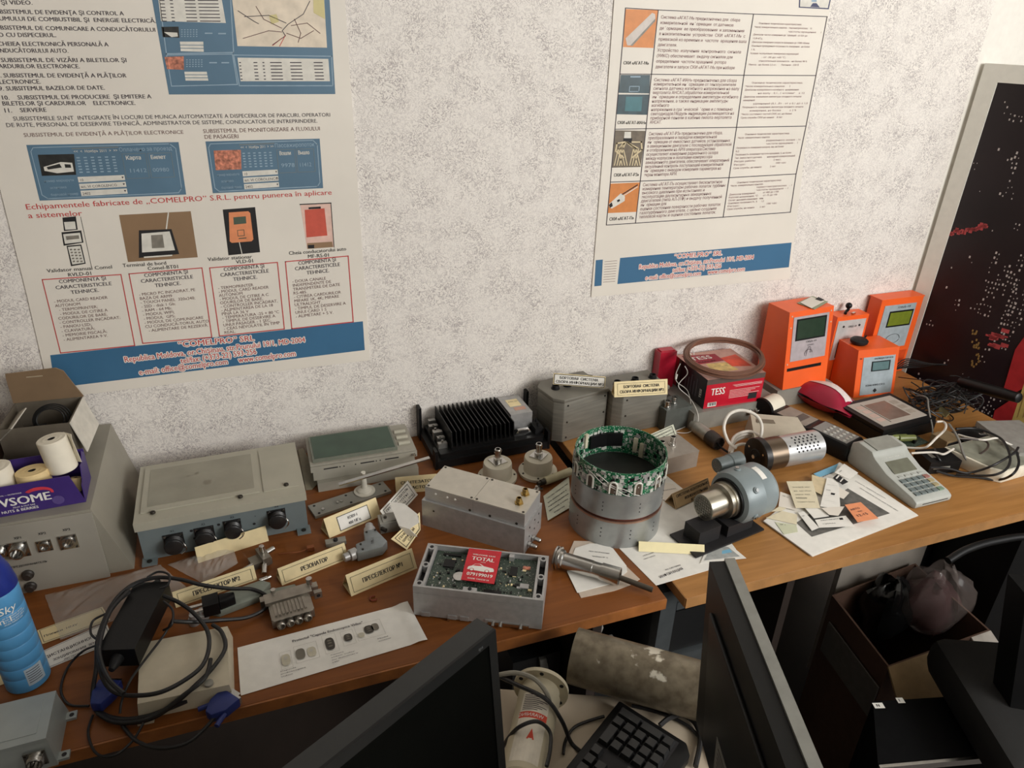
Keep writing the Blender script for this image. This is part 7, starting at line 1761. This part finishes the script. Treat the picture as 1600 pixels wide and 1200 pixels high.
mb.build('capsule_pictures', [M('capsule_grey', (112, 106, 94), .5), M('capsule_pale', (192, 186, 166), .5), M('capsule_dark', (60, 54, 46), .5), M('capsule_line', (186, 182, 172), .6)], r)
f = At(P(583, 935, .002)); mb = MB(); mb.tube([(.004, .005, 0), (-.003, .0045, 0), (-.005, 0, 0), (-.003, -.004, 0), (.003, -.005, 0), (.005, -.003, .001)], .0014, 6)
tag(mb.build('rubber_scrap', M('rust_rubber', (122, 52, 26), .6), fr=f), 'little rust coloured c shaped scrap on the bare desk', 'scrap')
# ================================================================== foreground
FT = -.045 + .0005
# ---- left screen
screen = M('screen_black', (3, 4, 3), .5, spec=.05); bez = M('bezel_black', (18, 19, 19), .45, spec=.3); bezg = M('bezel_edge', (66, 66, 64), .45)
def monitor(label, T, u, n, W_, H_, tilt, parts):
    """T: upper inner corner, u: along the top edge, n: normal of the face that looks away from its thickness"""
    a = R_(tilt); u = Vector(u).normalized(); n = Vector(n).normalized()
    dn = (n * math.sin(a) - Z * math.cos(a)); up = -dn; nf = u.cross(up)
    if nf.dot(n) < 0: nf = -nf
    base = Vector(T) + u * (W_ / 2) + dn * (H_ + .05); base.z = DT + FT
    f = At(base); r = thing('monitor', label, 'monitor', f)
    MT = Matrix.Translation(Vector(T) - base) @ Matrix((u, nf, up)).transposed().to_4x4()
    return r, MT
r, MT = monitor('black flat screen monitor in the foreground, nearest the camera with its dark face in view', (.179, -.888, DT + .298), (-.88, -.475, 0), (.475, -.88, 0), .46, .30, 6, None)
W_, H_ = .46, .275
mb = MB(); mb.T = MT; mb.box(0, W_, -.026, -.002, -H_, 0, .003); mb.build('housing', M('housing_charcoal', (34, 35, 34), .45), r)
mb = MB(); mb.T = MT
for a in ((0, W_, -.013, 0), (0, W_, -H_, -H_ + .018), (0, .011, -H_ + .018, -.013), (W_ - .011, W_, -H_ + .018, -.013)): mb.box(a[0], a[1], -.002, .0012, a[2], a[3], .0005)
mb.build('bezel', bez, r)
mb = MB(); mb.T = MT; mb.box(.011, W_ - .011, -.002, -.0002, -H_ + .018, -.013); mb.build('screen_panel', screen, r)
mb = MB(); mb.T = MT; mb.text('ips', (.020, .0016, -.0095), (-1, 0, 0), Z, .004, None, 'r', 0) ; mb.build('corner_mark', M('bezel_mark', (88, 90, 90), .4), r)
mb = MB(); mb.T = MT; mb.box(W_ / 2 - .03, W_ / 2 + .03, -.05, -.026, -H_ - .02, -H_ + .10, .004); mb.build('stand_neck', bez, r)
mb = MB(); mb.box(-.12, .05, -.09, .05, 0, .010, .003); mb.build('stand_foot', bez, r)
# ---- right screen seen from its back edge
r, MT = monitor('black monitor seen edge on with a pale grey edge, right of the keyboard', (.455, -.885, DT + .315), (-.334, -.943, 0), (-.943, .334, 0), .42, .27, -5, None)
W_, H_ = .46, .268
mb = MB(); mb.T = MT; mb.box(0, W_, .0, .017, -H_, -.003, .002)
mb.prism([(.03, -.05), (W_ - .03, -.05), (W_ - .05, -H_ + .02), (.05, -H_ + .02)], .017, .022, 'y', .002)
mb.build('back_cover', bez, r)
mb = MB(); mb.T = MT; mb.box(-.001, W_ + .001, -.012, -.0002, -H_ - .001, .0, .0012); mb.build('edge_frame', M('pale_grey_edge', (138, 138, 132), .45, .2), r)
mb = MB(); mb.T = MT; mb.box(.012, W_ - .012, -.0130, -.0121, -H_ + .016, -.012); mb.build('screen_panel', screen, r)
mb = MB(); mb.T = MT; mb.box(.10, .20, .0221, .0226, -H_ + .045, -H_ + .10); 
for i in range(6): mb.box(.108, .190 - (i % 3) * .02, .0226, .0229, -H_ + .052 + i * .0075, -H_ + .0535 + i * .0075, k=1)
mb.build('rating_label', [M('label_dull', (120, 118, 112), .6), m_txt], r)
mb = MB(); mb.T = MT; mb.box(W_ / 2 - .03, W_ / 2 + .03, .0225, .036, -H_ - .03, -H_ + .10, .004); mb.build('stand_neck', bez, r)
mb = MB(); mb.T = Matrix.Rotation(R_(70), 4, 'Z'); mb.box(-.10, .10, -.07, .07, 0, .008, .003); mb.build('stand_foot', bez, r)
# ---- keyboard
A = P(968, 1092, FT + .020); Bq = P(1068, 1155, FT + .020); f = Fr((968, 1092), (1068, 1155), FT + .020, FT)
KW, KL = .120, .37
r = thing('keyboard', 'black computer keyboard lying on the pale desk between the two screens', 'keyboard', f)
mb = MB(); mb.prism([(0, 0), (KW - .012, .0), (KW, -.014), (KW, -KL), (0, -KL)], .001, .018, 'z', .003); mb.build('case', m_black, r)
mb = MB(); mb.box(.010, KW - .020, -KL + .008, -.008, .0181, .0186); mb.build('key_well', m_ink, r)
keym = M('key_black', (34, 34, 34), .42)
rows = [.012, .0292, .0464, .0636, .0808]
def key(x, y, wx, wy):
    mb = MB(); mb.hexa([(x, y - wy, .0186), (x + wx, y - wy, .0186), (x + wx, y, .0186), (x, y, .0186), (x + .002, y - wy + .002, .0265), (x + wx - .002, y - wy + .002, .0265), (x + wx - .002, y - .002, .0265), (x + .002, y - .002, .0265)], .0012); return mb.build('key', keym, r)
for c in range(4):
    y = -.012 - c * .0172
    for i, x in enumerate(rows):
        if c == 0 and i in (1, 3): continue
        if c == 3 and i == 0: continue
        key(x, y, .0330 if c == 0 and i in (0, 2) else .0158, .0330 if (c == 2 and i == 0) else .0158)
for c in range(3):
    y = -.086 - c * .0172
    for i, x in enumerate(rows):
        if i == 2 or (i == 1 and c != 1): continue
        key(x, y, .0158, .0158)
for i, x in enumerate(rows):
    y = -.144
    if i == 0:
        for w_ in (.024, .024, .024, .105, .024, .024): key(x, y, .0158, w_ - .0015); y -= w_
    else:
        first = (.0, .045, .036, .030, .036)[i]
        key(x, y, .0158, first - .0015); y -= first
        while y > -KL + .035: key(x, y, .0158, .0158); y -= .0172
# ---- big metal pipe
rp = .0415; a, b = P(896, 1024, FT + rp + .0005), P(1112, 1084, FT + rp + .0005)
f = At((a.x, a.y, a.z)); d_ = b - a; d_.z = 0; Lp = d_.length; d_.normalize()
pm = bpy.data.materials.new('painted_pipe'); pm.use_nodes = True
nt = pm.node_tree; bb = nt.nodes['Principled BSDF']; tc = nt.nodes.new('ShaderNodeTexCoord'); n1 = nt.nodes.new('ShaderNodeTexNoise'); n1.inputs['Scale'].default_value = 14; n1.inputs['Detail'].default_value = 5
mr = nt.nodes.new('ShaderNodeValToRGB'); mr.color_ramp.elements[0].position = .645; mr.color_ramp.elements[1].position = .665
n2 = nt.nodes.new('ShaderNodeTexNoise'); n2.inputs['Scale'].default_value = 60; n2.inputs['Detail'].default_value = 6
c2 = nt.nodes.new('ShaderNodeValToRGB'); c2.color_ramp.elements[0].color = rgb(96, 86, 70); c2.color_ramp.elements[1].color = rgb(126, 116, 98); c2.color_ramp.elements[0].position = .35; c2.color_ramp.elements[1].position = .65
mx = nt.nodes.new('ShaderNodeMix'); mx.data_type = 'RGBA'; mx.inputs['B'].default_value = rgb(206, 200, 184)
for q_ in (n1, n2): nt.links.new(tc.outputs['Object'], q_.inputs['Vector'])
nt.links.new(n1.outputs['Fac'], mr.inputs['Fac']); nt.links.new(n2.outputs['Fac'], c2.inputs['Fac']); nt.links.new(mr.outputs['Color'], mx.inputs['Factor']); nt.links.new(c2.outputs['Color'], mx.inputs['A']); nt.links.new(mx.outputs['Result'], bb.inputs['Base Color'])
bb.inputs['Metallic'].default_value = .35; bb.inputs['Roughness'].default_value = .38
mb = MB(); mb.ring((0, 0, 0), d_, rp, rp - .003, Lp, 56)
tag(mb.build('metal_pipe', pm, fr=f), 'wide grey painted metal pipe with chipped paint, lying behind the keyboard', 'pipe')
# ---- white cylindrical device with flange
a, b = P(846, 1072, -.002), P(812, 1235, -.004)
f = At((a.x, a.y, DT - .045)); d_ = b - a; d_.z = 0; d_.normalize(); s_ = Vector((d_.y, -d_.x, 0)); az = Vector((0, 0, .0405))
r = thing('cylinder_device', 'ivory metal cylinder with round flange and printed labels, behind the left screen', 'cylinder', f)
iv = M('ivory_paint', (196, 186, 160), .42, var=.07, scale=20)
mb = MB(); mb.ring(az, d_, .040, .026, .006, 44)
for i in range(6): aa = R_(30 + 60 * i); p = az + s_ * (.034 * math.cos(aa)) + Z * (.034 * math.sin(aa)); mb.cyl(p - d_ * .0004, p - d_ * .0002 + d_ * .0068, .0030, n=12, k=1)
mb.build('flange', [iv, m_ink], r)
mb = MB(); mb.ring(az + d_ * .006, d_, .0275, .0255, .012, 40); mb.lathe([(.0255, .016), (.0300, .018), (.0300, .030), (.0295, .031), (.0295, .148), (.026, .153), (0, .154)], az, d_, 44); mb.build('body', iv, r)
def wrapq(a0, a1, z0, z1, rad, k, mb, n=8):
    for i in range(n):
        t0, t1 = R_(a0 + (a1 - a0) * i / n), R_(a0 + (a1 - a0) * (i + 1) / n)
        w = lambda t, z: az + s_ * (rad * math.cos(t)) + Z * (rad * math.sin(t)) + d_ * z
        mb.face([w(t0, z0), w(t1, z0), w(t1, z1), w(t0, z1)], k)
mb = MB(); wrapq(50, 128, .034, .066, .0297, 0, mb); wrapq(50, 128, .066, .076, .0297, 1, mb); wrapq(50, 128, .076, .14, .0297, 0, mb)
for i in range(9): wrapq(56, 122 - (i % 3) * 12, .038 + i * .003, .0391 + i * .003, .0299, 2, mb)
def wr_text(t, a0, z, h, k):
    vv, ff_, nat = glyphs(t); s2 = h / .69; rad = .0299
    mb.add([az + s_ * (rad * math.cos(R_(a0) - x * s2 / rad)) + Z * (rad * math.sin(R_(a0) - x * s2 / rad)) + d_ * (z - y * s2) for x, y in vv], ff_, k)
wr_text('WARNING', 118, .0735, .0052, 3)
tri = [(94, .092), (84, .108), (104, .108)]; mb.face([az + s_ * (.0300 * math.cos(R_(q_[0]))) + Z * (.0300 * math.sin(R_(q_[0]))) + d_ * q_[1] for q_ in tri], 1)
mb.build('label', [M('label_ivory', (220, 212, 196), .5), M('label_orange_red', (206, 66, 40), .5), m_txt, m_white], r)
# ---- cables on the pale desk
def fq(*p): return [(740 + x / 4.21, 960 + y / 4.21, h) for x, y, h in p]
cable('black cable crossing the ivory cylinder towards the keyboard', fq((60, 430, FT + .02), (130, 400, .02), (300, 470, .042), (480, 560, .030), (580, 700, .0), (640, 840, FT + .003), (700, 900, FT + .003)), .0030, m_cable)
cable('pale grey cable bending over the flange of the ivory cylinder', fq((60, 425, FT + .02), (160, 400, .03), (280, 385, .044), (400, 425, .046), (480, 520, .034), (505, 610, .01), (520, 660, -.01)), .0034, M('pale_grey_cable', (152, 148, 136), .4))
cable('black cable loop hanging over the labels of the ivory cylinder', fq((180, 900, FT + .003), (230, 810, .0), (310, 735, .034), (420, 705, .036), (500, 770, .020), (505, 880, .02), (480, 1000, .020)), .0026, m_cable)
cable('keyboard lead curling left of the black keyboard', fq((860, 670, FT + .006), (760, 700, FT + .003), (660, 745, FT + .003), (605, 830, FT + .003), (590, 920, FT + .003)), .0022, m_cable)
cable('black cable trailing from the keyboard to the right screen', fq((1040, 600, FT + .003), (1200, 640, FT + .003), (1330, 690, FT + .003), (1440, 760, FT + .003), (1530, 880, FT + .003), (1590, 1010, FT + .003)), .0026, m_cable)
cable('thick black cable hooped right of the keyboard', fq((1225, 730, FT + .012), (1290, 680, FT + .014), (1380, 662, FT + .008), (1460, 720, FT + .006), (1490, 830, FT + .006), (1460, 1000, FT + .006)), .0038, m_cable)
# ================================================================== under and right of the desks
pcm = M('computer_black', (20, 21, 22), .4); pcg = M('computer_grey_edge', (62, 66, 68), .45)
f = At((.597, -.585, .0)); r = thing('computer_tower', 'black computer tower with grey edges standing under the honey desk', 'computer', f)
mb = MB(); mb.box(0, .19, .010, .44, .0, .712, .003); mb.build('case', pcm, r)
mb = MB(); mb.box(-.002, .030, -.012, .010, .0, .716, .002); mb.build('front_pillar', pcg, r)
mb = MB(); mb.box(.032, .19, -.010, .010, .684, .712, .003); mb.box(.036, .19, -.006, .010, .658, .676, .002); mb.box(.032, .19, -.004, .010, .55, .652, .001, k=1); mb.box(.032, .19, -.012, .010, .49, .545, .003)
for i in range(5): mb.box(.032, .19, -.008, .010, .44 - i * .018, .452 - i * .018, .001)
mb.build('drive_bezels', [pcg, pcm], r)
for i in range(3):
    mb = MB(); mb.cyl((.07 + i * .022, -.012, .52), (.07 + i * .022, -.0135, .52), .003, n=10); mb.build('jack', m_ink, r)
f = At((.362, -.48, 0)); r = thing('backup_supply', 'black box with a curved grey front under the right end of the reddish desk', 'power supply', f)
mb = MB(); mb.box(0, .10, .0, .30, 0, .50, .006); mb.build('case', pcm, r)
mb = MB(); mb.prism([(.0, .28), (.016, .30), (.024, .36), (.024, .46), (.016, .50), (.002, .50), (.008, .44), (.008, .34)], -.010, -.0005, 'y', .001)
o_ = mb.build('curved_trim', M('grey_trim', (112, 112, 108), .45), r); o_.location = (.05, 0, 0)
f = At((.512, -.545, DT - .10)); mb = MB()
mb.hexa([(0, 0, -.10), (.030, -.004, -.10), (.034, .03, -.10), (0, .03, -.10), (-.010, 0, 0), (.040, -.006, .004), (.040, .03, .0), (-.008, .034, -.004)]); mb.slab([(.004, .02, .004), (.016, .024, .03), (.012, .03, .05), (-.002, .03, .05)], .001)
o_ = mb.build('paper_bag', M('grey_white_paper', (176, 172, 166), .7), fr=f); tag(o_, 'greyish white paper packet in the gap beside the computer tower', 'paper')
o_.location.z = DT - .20
f2_ = At((.505, -.555, 0)); mb = MB(); mb.box(0, .06, 0, .06, 0, DT - .3005, .003); tag(mb.build('black_case', pcm, fr=f2_), 'narrow black case under the packet in the gap between the desks', 'case')
# cardboard box with bagged goods
H0 = -.32; c4 = [P(1300, 930, H0), P(1388, 1042, H0), P(1548, 985, H0), P(1430, 880, H0)]
ob = Vector((c4[1].x, c4[1].y, 0)); f = At(ob); hb = DT + H0
r = thing('cardboard_box', 'open cardboard box on the floor under the honey desk, holding bagged goods', 'box', f)
cb_ = M('dark_brown_cardboard', (96, 70, 56), .8, var=.08)  # even dark brown board colour
L4 = [Vector((c.x - ob.x, c.y - ob.y, 0)) for c in c4]
mb = MB(); cen_ = sum(L4, Vector()) / 4
for i in range(4):
    a, b = L4[i], L4[(i + 1) % 4]; ai, bi = a + (cen_ - a).normalized() * .006, b + (cen_ - b).normalized() * .006
    mb.hexa([a, b, bi, ai] + [p + Z * hb for p in (a, b, bi, ai)])
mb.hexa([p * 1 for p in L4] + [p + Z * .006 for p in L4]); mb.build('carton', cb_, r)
mb = MB(); a, b = L4[1] + Z * hb, L4[2] + Z * hb; out = (a - (L4[0] + Z * hb)).normalized()
mb.slab([a, a * .55 + b * .45, a * .55 + b * .45 + out * .08 - Z * .07, a + out * .08 - Z * .07], .004); mb.build('flap', M('tan_flap', (150, 124, 88), .8), r)
mb = MB(); mb.slab([b, b * .8 + a * .2, b * .8 + a * .2 + out * .05 - Z * .015, b + out * .05 - Z * .015], .004); mb.build('flap', M('white_flap', (190, 182, 172), .7), r)
mb = MB(); a, b = L4[0] + Z * (hb - .06), L4[1] + Z * (hb - .06); sd_ = (L4[0] - L4[3]).normalized()
mb.slab([a * .9 + b * .1 + sd_ * .004, b + sd_ * .004, b + sd_ * .004 - Z * .09, a * .9 + b * .1 + sd_ * .004 - Z * .09], .003); mb.build('side_label', M('dull_grey_label', (112, 108, 102), .7), r)
def lump(name, label, c, rx, ry, rz, mat, seed, cat, amp=.16):
    rnd = random.Random(seed); mb = MB(); n, m_ = 28, 16; vs_, fs = [], []
    ph = [(rnd.randint(1, 5), rnd.randint(1, 5), rnd.uniform(0, 6)) for _ in range(5)]
    for i in range(m_ + 1):
        th = math.pi * i / m_
        for j in range(n):
            t = 2 * math.pi * j / n; k = 1 + amp * sum(math.sin(a * t + b * th + p_) for a, b, p_ in ph) / 3 + rnd.uniform(-.03, .03)
            z = math.cos(th) * rz * k
            vs_.append((rx * math.sin(th) * math.cos(t) * k, ry * math.sin(th) * math.sin(t) * k, max(-rz * .8, z)))
    for i in range(m_):
        for j in range(n): fs.append((i * n + j, i * n + (j + 1) % n, (i + 1) * n + (j + 1) % n, (i + 1) * n + j))
    mb.add(vs_, fs); return tag(mb.build(name, mat, fr=At(c), sharp=.5), label, cat)
cb0 = sum(c4, Vector()) / 4
lump('wrapped_bundle', 'dark red bundle inside clear plastic in the cardboard box', P(1448, 945, H0 - .045), .07, .06, .07, M('dark_red_cloth', (62, 26, 28), .7), 3, 'bundle')
lump('plastic_bag', 'large clear plastic bag over the dark red bundle in the cardboard box', P(1458, 935, H0 - .01), .080, .07, .09, clear_plastic('bag_film', (150, 136, 130), .22), 8, 'plastic bag', .30)
lump('black_bag', 'shiny black plastic bag at the left in the cardboard box', P(1384, 950, H0 - .045), .065, .052, .08, M('shiny_black_film', (16, 16, 16), .16), 5, 'plastic bag', .25)
lump('bagged_roll', 'pale plastic wrapped roll behind the black bag under the desk edge', P(1345, 882, H0 - .06), .05, .05, .07, clear_plastic('bag_film2', (196, 188, 170), .5), 6, 'bundle')
# low tan box beside
f = At(P(1420, 1062, -.62)); f.o.z = 0; f.o.y -= .13; f = At(f.o, -10); r = thing('small_carton', 'small tan carton on the dark floor in front of the cardboard box', 'box', f)
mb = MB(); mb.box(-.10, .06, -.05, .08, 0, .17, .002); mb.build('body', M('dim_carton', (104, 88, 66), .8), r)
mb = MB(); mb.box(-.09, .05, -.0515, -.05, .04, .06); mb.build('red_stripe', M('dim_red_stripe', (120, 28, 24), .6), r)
# black flat case with chrome edge
Hc = -.29; q4 = [P(1372, 1196, Hc), P(1572, 1178, Hc), P(1490, 1088, Hc), P(1364, 1096, Hc)]
o = q4[0].copy(); f = At((o.x, o.y, 0)); r = thing('black_cabinet', 'black low cabinet with a chrome front edge at the bottom of the photo', 'cabinet', f)
Q4 = [Vector((p.x - o.x, p.y - o.y, 0)) for p in q4]; hz_ = DT + Hc
mb = MB(); mb.hexa([p for p in Q4] + [p + Z * hz_ for p in Q4], .004); mb.build('body', M('matt_black_case', (8, 8, 9), .8, var=.2, spec=.12), r)
mb = MB(); e = (Q4[1] - Q4[0]).normalized(); n_ = Vector((e.y, -e.x, 0))
mb.hexa([Q4[0] + Z * (hz_ - .012) + n_ * .001, Q4[1] + Z * (hz_ - .012) + n_ * .001, Q4[1] + Z * (hz_ - .012) + n_ * .006, Q4[0] + Z * (hz_ - .012) + n_ * .006, Q4[0] + Z * (hz_ + .003) + n_ * .001, Q4[1] + Z * (hz_ + .003) + n_ * .001, Q4[1] + Z * (hz_ + .002) + n_ * .006, Q4[0] + Z * (hz_ + .002) + n_ * .006], .001); mb.build('chrome_edge', m_steel, r)
for px_, py_, t in ((1373, 1102, 'N'), (1407, 1094, 'I')):
    c_ = P(px_, py_, Hc + .001); c_ = Vector((c_.x - o.x, c_.y - o.y, hz_ + .0006)); mb = MB(); ex_ = Vector((.95, -.28, 0)).normalized(); ey_ = Vector((.28, .95, 0)).normalized(); s1 = .010 if t == 'N' else .007
    mb.slab([c_ - ex_ * s1 - ey_ * .006, c_ + ex_ * s1 - ey_ * .006, c_ + ex_ * s1 + ey_ * .006, c_ - ex_ * s1 + ey_ * .006], .0004)
    mb.text(t, c_ - ex_ * s1 * .5 - ey_ * .003 + Z * .0003, ex_, ey_, .006, None, 'l', 1, .04); mb.build('sticker', [m_white, m_ink], r)
# office chair
chm = M('black_leather', (13, 13, 14), .36, var=.2, scale=30, spec=.35)
f = At((1.36, -.90, 0), 0); r = thing('office_chair', 'black leather office chair at the lower right, its curved arm reaching over the desk edge', 'chair', f)
fo = Vector((1.36, -.90, 0))
hs = -.20; sq = [P(1453, 988, hs), P(1640, 1000, hs), P(1800, 1120, hs), P(1592, 1215, hs)]
mb = MB(); mb.prism([(p.x - fo.x, p.y - fo.y) for p in sq], DT + hs - .085, DT + hs, 'z', .026); mb.build('seat', M('dark_grey_fabric', (22, 21, 20), .85, var=.12, scale=120), r)
pa1 = [P(1484, 869, .055), P(1515, 851, .066), P(1560, 838, .070), P(1620, 832, .070), P(1720, 850, .06)]
mb = MB(); mb.tube([p - fo - Z * .010 for p in pa1], .0065, 12, sub=8); mb.build('armrest', M('armrest_black', (10, 10, 11), .5, spec=.2), r)
pb1 = P(1556, 880, .03); mb = MB(); mb.hexa([(pb1.x - fo.x, -.02, .40), (pb1.x - fo.x + .34, -.22, .40), (pb1.x - fo.x + .36, -.17, .40), (pb1.x - fo.x + .02, .03, .40), (pb1.x - fo.x - .01, .06, DT + .02), (pb1.x - fo.x + .33, -.14, DT + .04), (pb1.x - fo.x + .35, -.09, DT + .04), (pb1.x - fo.x + .01, .11, DT + .02)], .02); mb.build('backrest', chm, r)
mb = MB(); mb.cyl((0, 0, .08), (0, 0, DT + hs - .085), .028, n=18); mb.build('gas_column', m_dark, r)
for i in range(5):
    a_ = R_(72 * i + 36); mb = MB(); mb.tube([(0, 0, .09), (.10 * math.cos(a_), .10 * math.sin(a_), .075), (.19 * math.cos(a_), .19 * math.sin(a_), .055)], .018, 8); lg = mb.build('leg', m_dark, r)
    mb = MB(); e_ = (.19 * math.cos(a_), .19 * math.sin(a_), .026); mb.cyl((e_[0] - .012, e_[1], .0265), (e_[0] + .012, e_[1], .0265), .026, n=16); mb.build('castor', m_black, lg)
